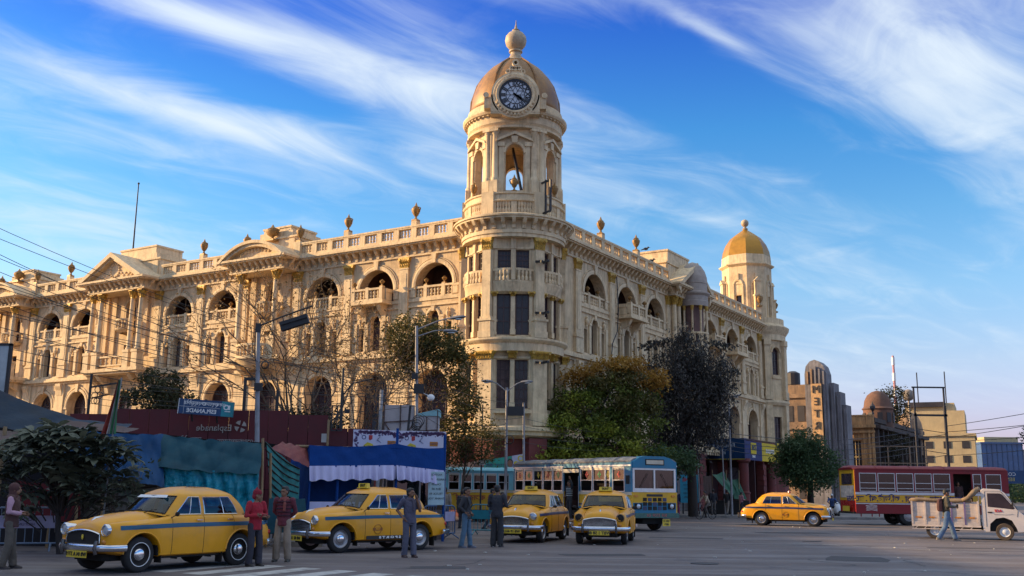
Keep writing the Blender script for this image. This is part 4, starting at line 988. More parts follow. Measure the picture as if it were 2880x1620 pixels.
    for kk, mb in glassp.items():
        k = kk if isinstance(kk, str) else kk[0]; w = weld(mb, k, carglass, root, 60)
        if isinstance(kk, tuple):   # bright frame round a side window
            s_ = kk[1]; ci = [i for i in wins if wins[i] == k][0]
            pts = [gp(ci, .10), gp(ci + 1, .10), gp(ci + 1, .3), gp(ci + 1, .5), gp(ci + 1, .7), gp(ci + 1, .9), gp(ci, .9), gp(ci, .7), gp(ci, .5), gp(ci, .3), gp(ci, .10)]
            put('window_frame', MB().tube([(p.x, s_ * (p.y + .003), p.z) for p in pts], .009, 5), w, None, chrome)
        elif k == 'windscreen':
            half = [gp(0, .10), gp(1, .10), gp(2, .10), gp(2, .3), gp(2, .5), gp(2, .7), gp(2, .9), gp(1, .9), gp(0, .9)]
            pts = [(p.x + .004, p.y, p.z) for p in half] + [(p.x + .004, -p.y, p.z) for p in half[-2::-1]]
            put('windscreen_seal', MB().tube(pts, .014, 5), w, None, seam)
            for y in (.25, -.2): put('wiper', MB().tube([(.845, y, 1.085), (.78, y + .18, 1.15), (.755, y + .3, 1.16)], .008, 4), w, None, seam)
            put('mirror', MB().box(.37, .39, -.1, .1, 1.385, 1.43), w, None, seam)
    # cabin
    put('seat', MB().box(-.35, .15, -.6, .6, .96, 1.02).box(-.42, -.3, -.6, .6, .96, 1.24).box(-1.0, -.6, -.6, .6, .96, 1.01).box(-1.2, -1.02, -.6, .6, .96, 1.2), root, None, seatm)
    put('dashboard', MB().box(.42, .66, -.62, .62, .97, 1.08), root, None, cabin)
    sw = MB(); [sw.bar((.30 + .03 * math.sin(a), -.33 + .19 * math.cos(a), 1.10 + .17 * math.sin(a)), (.30 + .03 * math.sin(a + .45), -.33 + .19 * math.cos(a + .45), 1.10 + .17 * math.sin(a + .45)), .025) for a in np.arange(0, 6.28, .449)]
    put('steering_wheel', sw, root, None, seam)
    put('cabin_floor', MB().box(-1.55, .62, -.7, .7, 1.053, 1.058), root, None, cabin)
    # front end
    gr = MB(); pts = []
    for y in np.linspace(-.49, .49, 13): pts.append((1.962 - .05 * y * y, y, .79 - .30 * y * y))
    gr.tube(pts, .018, 6); gr.tube([pts[0], (1.955, -.51, .56), (1.962, -.42, .53), (1.962, .42, .53), (1.955, .51, .56), pts[-1]], .014, 6)
    grille = put('grille', gr, root, None, chrome, smooth=60)
    put('grille_backing', MB().prism([(-.50, .53), (.50, .53)] + [(y, .78 - .30 * y * y) for y in np.linspace(.49, -.49, 11)], 1.90, 1.942, 'x'), grille, None, seam)
    for i in range(7):
        z = .555 + i * .034; hw = .50 if i < 4 else min(.5, math.sqrt(max(0, (.785 - z) / .30)) * .98)
        put('grille_slat', MB().tube([(1.958 - .05 * y * y, y, z) for y in np.linspace(-hw, hw, 7)], (.008, .006), 5), grille, None, chrome)
    for s_ in (-1, 1):
        c = (1.845, s_ * .62, .79)
        hl = put('headlight', MB().lathe([(.10, -.12), (.115, .03), (.118, .09), (.10, .105), (.09, .08)], 18, c, ax='x', caps=False), root, None, chrome, smooth=60)
        put('lens', MB().lathe([(.001, .10), (.05, .097), (.094, .075)], 18, c, ax='x', caps=False), hl, None, lens, smooth='all')
        put('indicator', MB().lathe([(.05, -.05), (.055, .03), (.03, .055), (.005, .06)], 12, (1.90, s_ * .60, .575), ax='x', caps=False), root, None, amber, smooth='all')
        put('tail_light', MB().lathe([(.06, .06), (.055, -.03), (.03, -.05), (.005, -.055)], 10, (-2.16, s_ * .62, .66), ax='x', caps=False), root, None, redl, smooth='all')
        put('wing_mirror', MB().bar((.6, s_ * .80, 1.0), (.57, s_ * .90, 1.06), .015).ball((.56, s_ * .93, 1.08), (.02, .07, .045), 8, 6), root, None, seam)
    for nm, pts in (('front_bumper', [(1.62, -.87, .47), (1.86, -.82, .47), (2.0, -.6, .47), (2.05, 0, .47), (2.0, .6, .47), (1.86, .82, .47), (1.62, .87, .47)]), ('rear_bumper', [(-1.95, -.82, .46), (-2.2, -.75, .46), (-2.33, -.4, .46), (-2.35, 0, .46), (-2.33, .4, .46), (-2.2, .75, .46), (-1.95, .82, .46)])):
        bp = put(nm, MB().tube(pts, (.028, .062), 10), root, None, chrome, smooth=60)
        for s_ in (-1, 1):
            x = pts[2][0] + .03 * (1 if pts[0][0] > 0 else -1); put('overrider', MB().tube([(x - .02, s_ * .5, .36), (x + .015 if x > 0 else x - .015, s_ * .5, .46), (x - .02, s_ * .5, .6)], (.035, .04), 8), bp, None, mat('dark_chrome', (.12, .11, .11), rough=.3, metal=.6), smooth=60)
    pl = put('number_plate', MB().box(2.055, 2.07, -.30, .30, .29, .41), root, None, platem)
    put('hood_emblem', MB().tube([(1.55, 0, 1.02), (1.72, 0, 1.0), (1.80, 0, .95)], [(.012, .03), (.03, .03), (.01, .01)], 6), root, None, chrome)
    # wheels
    ty = MB().lathe([(.22, -.085), (.30, -.088), (.33, -.06), (.335, -.03), (.335, .03), (.33, .06), (.30, .088), (.22, .085)], 32, ax='y', caps=False).mesh('tyre', rubber, 50)
    rim = MB().lathe([(.225, .07), (.215, .075), (.195, .04), (.16, .03), (.13, .05), (.10, .055), (.001, .03)], 28, ax='y', caps=False).lathe([(.225, -.08), (.001, -.05)], 20, ax='y', caps=False).mesh('rim', steel, 50)
    hub = MB().lathe([(.125, .045), (.12, .07), (.09, .09), (.04, .1), (.001, .1)], 20, ax='y', caps=False).mesh('hubcap', chrome, 60)
    for x in (WX, -WX):
        for s_ in (-1, 1):
            w = put('wheel', MB().lathe([(.07, -.15), (.07, .03)], 8, ax='y'), root, T(x, s_ * .68, .335, 0 if s_ > 0 else math.pi), under)
            put('tyre', ty, w); put('rim', rim, w); put('hubcap', hub, w)
    for x in (-.76, -1.68, .76):
        for s_ in (-1, 1): put('mud_flap', MB().box(x - .008, x + .008, s_ * .69 - .1, s_ * .69 + .1, .10 if x != .76 else .16, .36), root, None, seam)
    return root
taxi0 = build_taxi()
def child(o, nm): return [c for c in o.children if c.name.split('.')[0] == nm]
def place_taxi(x, y, yaw, label, first=False, stripe=None, sc=1.05):
    o = taxi0 if first else copy_tree(taxi0)
    o.location = (x, y, 0); o.rotation_euler = (0, 0, yaw); o.scale = (sc, sc, sc); o['label'] = label
    if stripe:
        for c in child(o, 'stripe'): c.data = c.data.copy(); c.data.materials[0] = stripe
    return o
def xmir(me, rz=math.pi / 2):   # lettering facing -y turned to face +x
    me.transform(Matrix.Rotation(rz, 4, 'Z')); return me
def roof_sign(t, lettered=True):
    o = put('roof_sign', MB().box(.02, .12, -.2, .2, 1.585, 1.70, .01).box(0, .14, -.22, .22, 1.57, 1.59), t, None, platem)
    if lettered: put('lettering', xmir(text_mesh('TAXI', .07, blackt, bold=.004)), o, T(.118, 0, 1.64))
def badge(t, x=.22, z=.56, s_=1):
    b = MB(); r = .115
    for k in range(20):
        a, c = k * math.pi / 10, (k + 1) * math.pi / 10; b.bar((x + r * math.cos(a), s_ * .838, z + r * math.sin(a)), (x + r * math.cos(c), s_ * .838, z + r * math.sin(c)), .016, .006)
    b.box(x - .15, x + .15, s_ * .835 - .004, s_ * .835 + .004, z - .035, z + .035)
    o = put('door_badge', b, t, None, brownlogo)
    me = text_mesh('TAXI', .04, yellow, bold=.003)
    if s_ > 0: me.transform(Matrix.Rotation(math.pi, 4, 'Z'))
    put('lettering', me, o, T(x, s_ * .842, z))
def plate_text(t, s, sz=.075):
    pl = child(t, 'number_plate')[0]; put('lettering', xmir(text_mesh(s, sz, blackt, bold=.003)), pl, T(2.0735, 0, .35))
T5 = copy_tree(taxi0); T4 = copy_tree(taxi0); T3 = copy_tree(taxi0); T2 = copy_tree(taxi0); T1 = taxi0
def setup(o, x, y, yaw, label, sc=1.05, stripe=None):
    o.location = (x, y, 0); o.rotation_euler = (0, 0, yaw); o.scale = (sc, sc, sc); o['label'] = label
    if stripe:
        for c in child(o, 'stripe'): c.data = c.data.copy(); c.data.materials.clear(); c.data.materials.append(stripe)
setup(T1, -7.12, 21.75, R(-122.8), 'nearest yellow taxi with blue stripe and dark grille, parked by the man in red beanie', 1.02)
setup(T2, -3.95, 28.45, R(-137.2), 'yellow taxi with a black lettered sill strip parked before the blue and white canopy')
setup(T3, .75, 34.96, R(-108.1), 'yellow taxi approaching behind the man in black, second from the blue bus front', stripe=navystripe)
setup(T4, 3.2, 34.4, R(-101), 'yellow taxi seen head-on in front of the blue bus, with a wide lettered plate', stripe=navystripe)
setup(T5, 14.44, 53.55, R(-23), 'yellow taxi seen side-on driving towards the maroon bus, red beacon on its roof', stripe=navystripe)
# details that differ
for c in child(T1, 'grille'):
    for k in child(c, 'grille_slat'): bpy.data.objects.remove(k)
    put('emblem', MB().ball((1.965, 0, .66), (.015, .03, .05), 8, 6), c, None, platem)
plate_text(T1, 'WB 04 A 7719'); plate_text(T3, 'WB 19 4412'); plate_text(T4, 'WBT 1 58 88', .09); plate_text(T2, 'WB 02 1186')
for w in child(T1, 'wheel'):
    for k in child(w, 'rim'):
        k.data = k.data.copy(); k.data.materials[0] = seam
    put('white_ring', MB().lathe([(.225, .082), (.225, .09), (.212, .09), (.212, .082)], 32, ax='y', caps=False), w, None, whitep)
put('sunstrip', MB().add([(.395, y, 1.437) for y in np.linspace(-.42, .42, 9)] + [(.455, y, 1.385) for y in np.linspace(-.46, .46, 9)], [(i, i + 1, i + 10, i + 9) for i in range(8)]), T1, T(.012, 0, .005), whitep)
put('hanging_cloth', MB().grid(lambda a, c: (.02 - .22 * a, .60 + .02 * math.sin(8 * a), 1.40 - .19 * c), 5, 2), T1, None, mat('teal_cloth', (.01, .22, .25), rough=.8))
badge(T2, .18); badge(T5, -.05, .55, -1); badge(T5, -.05, .55, 1)
b = MB().box(-.9, .52, .832, .842, .31, .40); sp_ = put('sill_strip', b, T2, None, blackt)
me = text_mesh('S P O R T S', .055, whitep, bold=.004); me.transform(Matrix.Diagonal((1.9, 1, 1, 1))); me.transform(Matrix.Rotation(math.pi, 4, 'Z')); put('lettering', me, sp_, T(-.2, .847, .355))
for t in (T2, T3, T4): roof_sign(t)
put('roof_beacon', MB().lathe([(.07, 1.575), (.07, 1.60), (.055, 1.67), (.02, 1.69)], 10, (.05, .0, 0)), T5, None, redl)
for h in child(T4, 'headlight'):
    for k in child(h, 'lens'): k.data = k.data.copy(); k.data.materials[0] = seam
    h.data = h.data.copy(); h.data.materials[0] = mat('dark_bronze', (.10, .06, .04), rough=.4)
drv = MB().ball((-.18, .0, 1.3), (.09, .08, .12), 10, 8).ball((-.2, 0, 1.08), (.12, .2, .16), 10, 8)
drvm = mat('driver_shirt', (.10, .07, .07), rough=.8)
drvs = []
for t, y in ((T3, -.32), (T4, -.32), (T5, -.32), (T2, -.3)):
    drvs.append((t, y))

for (t, y), lb in zip(drvs, ('driver in a dark shirt inside the taxi before the man in black', 'driver in a dark shirt inside the head-on taxi', 'driver in a dark shirt inside the side-on taxi with red beacon', 'driver in a dark shirt inside the taxi by the canopy')):
    o = put('person', drv, None, Matrix.LocRotScale(t.location, t.rotation_euler, t.scale) @ T(0, y), drvm, smooth='all'); tag(o, lb, 'person')
# ================================================================== buses, truck, scooter, bicycle
busyellow = mat('bus_yellow', (.68, .36, .006), rough=.55, var=.1, scale=2, dirt=((.22, .13, .04), .5), streak=.4)
busblue = mat('bus_blue', (.006, .15, .27), rough=.5, var=.12, scale=2, dirt=((.06, .09, .1), .5), streak=.4)
buscream = mat('bus_cream', (.58, .50, .38), rough=.55, var=.12, dirt=((.25, .2, .15), .5), streak=.4)
busgrey = mat('bus_roof_grey', (.20, .205, .215), rough=.85, spec=.2, var=.2, scale=2, dirt=((.10, .09, .09), .6))
busmar = mat('bus_maroon', (.19, .014, .02), rough=.5, spec=.3, var=.12, scale=2, dirt=((.09, .03, .03), .4))
buspale = mat('bus_pale_blue', (.16, .45, .52), rough=.55, var=.1, dirt=((.2, .18, .12), .5))
alum = mat('aluminium', (.50, .51, .53), rough=.35, metal=.5, var=.15, scale=5)
busglass = glass('bus_glass', (.30, .29, .28), .2)
businside = mat('dark_sheet', (.035, .026, .024), rough=.9, var=.4, scale=2)
seatr = mat('bus_seat', (.12, .05, .035), rough=.8, var=.3, scale=3)

def build_bus(root, L, W, H, lower, upper, roofm, wins, belt, wtop, door=(), shade=None, rails=True, bands=()):
    """x forward, near side at y = -W/2 (the side with the windows listed); z floor .75; wins = list of (x0, x1)"""
    h2 = W / 2; z0 = .62
    for sd_, s_ in (('near', -1), ('far', 1)):
        b = MB(); y0, y1 = s_ * h2, s_ * (h2 - .06); lo, hi = min(y0, y1), max(y0, y1)
        x = -L / 2
        for (d0, d1) in (door if s_ < 0 else ()):
            b.box(x, d0, lo, hi, z0, belt); x = d1
        b.box(x, L / 2, lo, hi, z0, belt)
        put('lower_panel', b, root, None, lower)
        b = MB(); x = -L / 2
        for a, c in sorted(list(wins) + list(door if s_ < 0 else ())):
            b.box(x, a, lo, hi, belt + .002, wtop); x = c
        b.box(x, L / 2, lo, hi, belt + .002, wtop); b.box(-L / 2, L / 2, lo, hi, wtop, H - .22)
        put('upper_panel', b, root, None, upper)
        for i, (a, c) in enumerate(wins):
            f = MB(); ys = s_ * (h2 + .008); y2 = s_ * (h2 - .03)
            ya, yb = min(ys, y2), max(ys, y2); t = .035
            f.box(a, a + t, ya, yb, belt + .002, wtop).box(c - t, c, ya, yb, belt + .002, wtop).box(a + t, c - t, ya, yb, belt + .002, belt + t).box(a + t, c - t, ya, yb, wtop - t, wtop)
            zm = belt + (wtop - belt) * .47
            if rails: f.box(a + t, c - t, ya, yb, zm - .014, zm + .014)
            if rails == 2: f.box(a + t, c - t, ya, yb, belt + .17, belt + .195)
            w = put('window', f, root, None, alum)
            put('pane', MB().box(a + t, c - t, s_ * (h2 - .035) - .004, s_ * (h2 - .035) + .004, zm if rails == 1 else belt + .03, wtop - t), w, None, busglass)
            if shade: put('sun_blind', MB().box(a + t, c - t, s_ * (h2 - .02) - .006, s_ * (h2 - .02) + .006, wtop - .12, wtop - t), w, None, shade)
    for (za, zb, m_, nm, pr) in bands:
        for s_ in (-1, 1):
            b = MB(); x = -L / 2
            for (d0, d1) in (door if s_ < 0 else ()): b.box(x, d0, s_ * (h2 + pr / 2) - pr / 2, s_ * (h2 + pr / 2) + pr / 2, za, zb); x = d1
            b.box(x, L / 2, s_ * (h2 + pr / 2) - pr / 2, s_ * (h2 + pr / 2) + pr / 2, za, zb); put(nm, b, root, None, m_)
    prof = [(-h2 - .03, H - .24), (-h2 - .03, H - .18), (-h2 + .12, H - .08), (-h2 + .4, H - .02), (0, H), (h2 - .4, H - .02), (h2 - .12, H - .08), (h2 + .03, H - .18), (h2 + .03, H - .24)]
    r = MB(); r.rings([[(x, y * k, H - .24 + (z - H + .24) * k2) for y, z in prof] for x, k, k2 in ((-L / 2 - .06, .93, .55), (-L / 2 + .12, 1, 1), (L / 2 - .45, 1, 1), (L / 2 - .05, .98, .85))])
    ro = put('roof', r, root, None, roofm, 30)
    for x in np.arange(-L / 2 + 1.2, L / 2 - .6, 1.9): put('roof_rib', MB().tube([(x, y * 1.002, z + .004) for y, z in prof[1:-1]], .018, 4), ro, None, roofm)
    b = MB(); b.box(-L / 2 + .1, L / 2 - .1, -h2 + .08, h2 - .08, .60, .76); put('chassis', b, root, None, under)
    b = MB(); b.box(-L / 2 + .3, L / 2 - .3, -.04, -.02, .78, H - .26); put('dark_interior_sheet', b, root, None, businside)  # added dark sheet down the middle, stands in for the dim inside
    for x in np.arange(-L / 2 + .9, L / 2 - 1.4, .85):
        if any(d0 - .3 < x < d1 + .3 for d0, d1 in door): continue
        put('seat', MB().box(x, x + .45, -h2 + .12, -.15, .9, 1.2).box(x - .06, x + .06, -h2 + .12, -.15, 1.2, belt + .26), root, None, seatr)
    return ro
def bus_wheel(root, x, y, flip, r=.5, dual=False):
    w = put('wheel', MB().lathe([(.1, -.1), (.1, .05)], 8, ax='y'), root, T(x, y, r, math.pi if flip else 0), under)
    put('tyre', MB().lathe([(r * .56, -.12), (r * .9, -.13), (r, -.09), (r, .09), (r * .9, .13), (r * .56, .12)], 28, ax='y', caps=False), w, None, rubber, smooth=50)
    put('rim', MB().lathe([(r * .57, .10), (r * .5, .05), (r * .3, .02 if dual else .09), (r * .22, .1), (.001, .1)], 20, ax='y', caps=False), w, None, steel, smooth=50)

# --- blue and yellow bus, seen from its front corner; its right-hand side (y<0) faces the camera
B1 = thing('city_bus', 'blue and yellow city bus with grey roof and flower-marked windows behind the two head-on taxis', 'bus', (3.7, 48.24, 0), R(-60.6), 'blue and yellow buses')
L1_, W1_, H1 = 10.0, 2.4, 3.12
ws = [(-4.85, -4.02), (-3.95, -3.12), (-3.05, -2.22), (-2.15, -1.32), (-1.25, -.42), (1.12, 2.05), (2.12, 3.05), (3.1, 3.42), (3.62, 4.5)]
build_bus(B1, L1_, W1_, H1, busyellow, busblue, busgrey, ws, 1.62, 2.68, door=((-.3, 1.0),), shade=buscream, rails=1,
          bands=((2.70, 2.76, alum, 'rain_gutter', .03), (1.50, 1.615, buscream, 'belt_band', .012), (.88, .98, busblue, 'stripe', .008), (1.04, 1.1, navystripe, 'stripe', .008), (.62, .82, busblue, 'skirt', .009)))
flower = [mat('sticker_' + n, c, rough=.5) for n, c in (('red', (.5, .02, .03)), ('green', (.02, .32, .1)), ('yellow', (.55, .45, .03)))]
cols_ = [0, 1, 2, 0, 1, 0, 1, 2, 0]
wn = [c for c in B1.children if c.name.startswith('window')][:9]
for (a, c), k, w in zip(ws, cols_, wn):
    b = MB(); x, z = (a + c) / 2, 2.36; r = min(.14, (c - a) * .32)
    for dx, dz in ((0, .09), (0, -.09), (.08, 0), (-.08, 0)): b.prism([(x + dx - .05 * r / .14, z + dz), (x + dx, z + dz - .06), (x + dx + .05 * r / .14, z + dz), (x + dx, z + dz + .06)], -W1_ / 2 + .022, -W1_ / 2 + .028)
    put('sticker', b, w, None, flower[k])
# front face at x = L/2
b = MB(); fx = L1_ / 2; h2 = W1_ / 2
b.box(fx - .06, fx, -h2 + .06, h2 - .06, .62, 1.18); put('front_panel', b, B1, None, busblue)
b = MB().box(fx - .06, fx, -h2 + .06, h2 - .06, 1.182, 1.62); put('front_panel', b, B1, None, busyellow)
b = MB(); b.box(fx - .06, fx + .01, -h2 + .06, -h2 + .16, 1.622, 2.62); b.box(fx - .06, fx + .01, h2 - .16, h2 - .06, 1.622, 2.62); b.box(fx - .06, fx + .01, -.04, .04, 1.622, 2.62); b.box(fx - .06, fx + .012, -h2 + .16, h2 - .16, 1.622, 1.78); b.box(fx - .06, fx + .012, -h2 + .16, h2 - .16, 2.55, 2.62)
wf = put('windscreen_frame', b, B1, None, alum)
for s_ in (-1, 1): put('windscreen', MB().box(fx - .035, fx - .028, min(s_ * .04, s_ * (h2 - .16)), max(s_ * .04, s_ * (h2 - .16)), 1.78, 2.55), wf, None, busglass)
for s_ in (-1, 1): put('wiper', MB().tube([(fx + .02, s_ * .75, 1.8), (fx + .025, s_ * .35, 2.4)], .012, 4), wf, None, seam)
b = MB(); b.rings([[(x, y * k, z) for y, z in ((-h2, 2.62), (-h2, 2.86), (-.85, 3.06), (-.5, 3.13), (.5, 3.13), (.85, 3.06), (h2, 2.86), (h2, 2.62))] for x, k in ((fx - .5, 1.01), (fx - .05, 1.0), (fx + .04, .96))]); put('front_hood', b, B1, None, busblue, smooth=30)
o = put('destination_board', MB().box(fx + .03, fx + .055, -.5, .5, 2.75, 3.0), B1, None, seam); put('board_light', MB().box(fx + .056, fx + .062, -.45, .45, 2.79, 2.96), o, None, buscream)
for s_ in (-1, 1):
    hl = put('headlight', MB().box(fx, fx + .05, s_ * .88 - .17, s_ * .88 + .17, .92, 1.16), B1, None, seam); put('lens', MB().lathe([(.001, .07), (.07, .065), (.105, .045)], 14, (fx, s_ * .88, 1.04), ax='x', caps=False), hl, None, lens, smooth='all')
    put('indicator', MB().box(fx, fx + .03, s_ * .98 - .1, s_ * .98 + .1, 1.42, 1.5), B1, None, amber)
for i in range(5):
    for k in range(3): put('grille_opening', MB().box(fx + .002, fx + .014, -.62 + i * .26, -.42 + i * .26, .88 + k * .18, 1.03 + k * .18), B1, None, seam if (i + k) % 3 else navystripe)
put('emblem_board', MB().box(fx + .004, fx + .016, -.42, .42, 1.44, 1.54), B1, None, blackt)
o = put('bumper', MB().box(fx - .1, fx + .12, -h2, h2, .56, .76), B1, None, mat('bumper_green', (.05, .12, .10), rough=.6, var=.3, scale=9))
put('lettering', xmir(text_mesh('BUS  STOP  OK', .12, mat('bumper_letters', (.45, .12, .12), rough=.6))), o, T(fx + .125, 0, .66))
o = put('number_plate', MB().box(fx + .06, fx + .075, .35, .75, .22, .5), B1, None, platem)
put('lettering', xmir(text_mesh('WB 19', .085, blackt, bold=.003)), o, T(fx + .079, .55, .42)); put('lettering', xmir(text_mesh('6871', .085, blackt, bold=.003)), o, T(fx + .079, .55, .29))
put('steering_wheel', MB().lathe([(.2, 0), (.23, .02), (.2, .04)], 14, (fx - .6, -.55, 1.6)), B1, None, seam)
put('front_axle', MB().box(fx - 1.7, fx - .2, -.5, .5, .3, .6), B1, None, under)
for x in (3.6, -2.2):
    for s_ in (-1, 1): bus_wheel(B1, x, s_ * 1.02, s_ < 0)
put('door_rail', MB().tube([(-.28, -h2 - .02, .9), (-.28, -h2 - .02, 2.3)], .02, 6).tube([(.98, -h2 - .02, .9), (.98, -h2 - .02, 2.3)], .02, 6), B1, None, alum)
put('door_step', MB().box(-.3, 1.0, -h2, -h2 + .4, .36, .40), B1, None, steel)
put('door_canopy', MB().box(-.35, 1.05, -h2 - .03, -h2 + .01, 2.46, 2.62), B1, None, buscream)
put('mirror', MB().bar((fx - .2, -h2, 2.3), (fx + .1, -h2 - .25, 2.2), .03).box(fx + .05, fx + .09, -h2 - .34, -h2 - .16, 1.95, 2.3), B1, None, seam)

# --- second, pale blue and yellow bus behind it
B2 = thing('city_bus', 'pale blue and yellow bus partly hidden behind the grey-roofed bus', 'bus', (.9, 55.9, 0), R(9), 'blue and yellow buses')
ws = [(-4.35 + i * .66, -3.78 + i * .66) for i in range(5)] + [(.2 + i * .66, .77 + i * .66) for i in range(5)]
build_bus(B2, 9.0, 2.4, 2.82, busyellow, buspale, buspale, ws, 1.62, 2.5, door=((-.9, .05),), shade=buscream, rails=1, bands=((1.5, 1.6, buscream, 'belt_band', .012), (2.56, 2.62, buspale, 'rain_gutter', .03)))
put('rear_panel', MB().box(-4.5, -4.44, -1.14, 1.14, .62, 2.7), B2, None, busyellow); put('front_panel', MB().box(4.44, 4.5, -1.14, 1.14, .62, 2.7), B2, None, busyellow)
put('lettering', text_mesh('২৪ ৭৮১৫ বেসরকারি', .28, mat('bus_red_letters', (.35, .04, .03), rough=.6), bold=.004), B2, T(-2.4, -1.215, 1.22))
for x in (-2.6, 3.0):
    for s_ in (-1, 1): bus_wheel(B2, x, s_ * 1.02, s_ < 0)

# --- maroon bus at the right
B3 = thing('city_bus', 'maroon bus with a yellow lettered band and grilled windows beyond the pickup truck', 'bus', (22.95, 57.35, 0), R(2.0))
L3, W3, H3 = 8.5, 2.4, 3.2
ws = [(-4.0 + i * 1.02, -3.06 + i * 1.02) for i in range(5)] + [(2.28, 2.75), (2.98, 3.85)]
build_bus(B3, L3, W3, H3, busmar, busmar, busmar, ws, 1.78, 2.78, door=((1.2, 2.2),), rails=2, bands=((1.62, 1.75, alum, 'belt_band', .012), (1.2, 1.6, busyellow, 'yellow_band', .01), (1.12, 1.17, alum, 'moulding', .014)))
bandl = [c for c in B3.children if c.name.startswith('yellow_band')][0]
put('lettering', text_mesh('রাজাবাজার - হাওড়া . ভি.আই.পি . রোড', .30, mat('bus_band_letters', (.03, .02, .09), rough=.6), bold=.012), bandl, T(-1.5, -W3 / 2 - .016, 1.40))
fx = -L3 / 2
b = MB().box(fx, fx + .06, -1.14, 1.14, .62, 1.3); put('rear_panel', b, B3, None, redl)
b = MB().box(fx, fx + .06, -1.14, 1.14, 1.302, 2.98); put('rear_panel', b, B3, None, busyellow)
put('rear_window', MB().box(fx - .01, fx + .01, -.8, .8, 2.15, 2.75), B3, None, winglass); put('rear_poster', MB().box(fx - .02, fx - .008, -1.0, 1.0, 1.45, 2.1), B3, None, mat('poster_white', (.6, .5, .42), rough=.7, var=.4, scale=4))
put('number_plate', MB().box(fx - .12, fx - .1, -.5, .5, .72, 1.0), B3, None, platem); put('rear_bumper', MB().box(fx - .14, fx, -1.15, 1.15, .6, .7), B3, None, seam)
put('front_panel', MB().box(L3 / 2 - .06, L3 / 2, -1.14, 1.14, .62, 1.7), B3, None, busmar); put('windscreen', MB().box(L3 / 2 - .04, L3 / 2 - .02, -1.14, 1.14, 1.702, 2.9), B3, None, busglass)
b = MB()
for i in range(5): a = i * .5; b.tube([(-3.7 + .05 * math.sin(3 * i), -W3 / 2 - .012, .78 + .06 * i), (-3.4, -W3 / 2 - .012, .82 + .06 * i + .03 * math.sin(a)), (-3.1, -W3 / 2 - .012, .76 + .07 * i)], .012, 4)
put('painted_emblem', b, B3, None, whitep)
for x in (-4.0, -3.4, -3.0, -.9, -.3): put('skirt_stay', MB().box(x, x + .05, -1.16, -1.12, .45, .63), B3, None, busmar)
for x in (-1.35, 2.6):
    for s_ in (-1, 1): bus_wheel(B3, x, s_ * 1.0, s_ < 0)
bus_wheel(B3, -1.35, -.7, True)

# --- white pickup truck; its right side (y<0) faces the camera, front at +x
truckw = mat('truck_white', (.66, .58, .53), rough=.4, var=.06, scale=2, dirt=((.35, .26, .2), .4))
cargow = mat('cargo_white_boards', (.60, .50, .43), rough=.7, var=.15, scale=6, dirt=((.28, .18, .14), .6), streak=.5)
violet = mat('violet_paint', (.16, .12, .25), rough=.6)
TK = thing('pickup_truck', 'small white pickup truck with slatted cargo sides and rolled tarpaulin', 'truck', (17.72, 40.2, 0), R(-25), None, 1.08)
side = [(.55, .28), (.72, .28), (.75, .55), (.95, .74), (1.2, .78), (1.45, .68), (1.58, .42), (1.62, .28), (1.86, .3), (1.9, .62), (1.84, .86), (1.62, 1.06), (1.28, 1.62), (1.1, 1.74), (.6, 1.76), (.52, 1.7), (.50, .5)]
def cab_ring(y, k): return [(1.1 + (x - 1.1) * k, y, .9 + (z - .9) * k) for x, z in side]
b = MB(); b.rings([cab_ring(-.74, .985), cab_ring(-.72, 1), cab_ring(.72, 1), cab_ring(.74, .985)]); cab = put('cab', b, TK, None, truckw, smooth=35)
for s_ in (-1, 1):
    put('side_window', MB().prism([(.72, 1.14), (1.52, 1.06), (1.56, 1.1), (1.2, 1.56), (1.12, 1.6), (.72, 1.6)], s_ * .742 - .004, s_ * .742 + .004), cab, None, carglass if 0 else winglass)
    b = MB(); b.tube([(.64, s_ * .743, .45), (.64, s_ * .743, 1.66), (1.16, s_ * .743, 1.66), (1.66, s_ * .743, 1.03), (1.62, s_ * .743, .8)], .006, 4); put('door_gap', b, cab, None, seam)
    put('door_handle', MB().box(.7, .84, s_ * .75 - .012, s_ * .75 + .012, .93, .97), cab, None, seam)
    put('wing_mirror', MB().bar((1.42, s_ * .74, 1.2), (1.5, s_ * .92, 1.25), .02).box(1.48, 1.52, s_ * .95 - .08, s_ * .95 + .08, 1.12, 1.36), cab, None, seam)
    put('door_decal', MB().tube([(.9, s_ * .745, .88), (1.25, s_ * .745, .87), (1.5, s_ * .745, .89)], .008, 4), cab, None, steel)
put('windscreen', MB().add([(1.655, -.62, 1.08), (1.655, .62, 1.08), (1.325, .56, 1.60), (1.325, -.56, 1.60), (1.645, -.62, 1.08), (1.645, .62, 1.08), (1.315, .56, 1.60), (1.315, -.56, 1.60)], [(0, 1, 2, 3), (7, 6, 5, 4), (0, 4, 5, 1), (1, 5, 6, 2), (2, 6, 7, 3), (3, 7, 4, 0)]), cab, None, mat('windscreen_tint', (.10, .16, .18), rough=.1, spec=.8))
put('bumper', MB().box(1.80, 1.97, -.72, .72, .26, .46), TK, None, seam)
put('headlight', MB().ball((1.86, -.58, .72), (.06, .14, .1), 10, 6), TK, None, lens); put('headlight', MB().ball((1.86, .58, .72), (.06, .14, .1), 10, 6), TK, None, lens)
put('lettering', text_mesh('ACE', .09, mat('truck_red_letters', (.45, .02, .03), rough=.5), bold=.006, shear=.2), cab, T(1.05, -.75, 1.0))
put('chassis', MB().box(-1.75, .7, -.4, .4, .34, .48).box(-.55, -.25, -.65, -.45, .28, .5), TK, None, under)
bed = put('cargo_bed', MB().box(-1.8, .46, -.74, .74, .52, .60).box(-1.8, .46, -.76, -.72, .44, .58), TK, None, cargow)
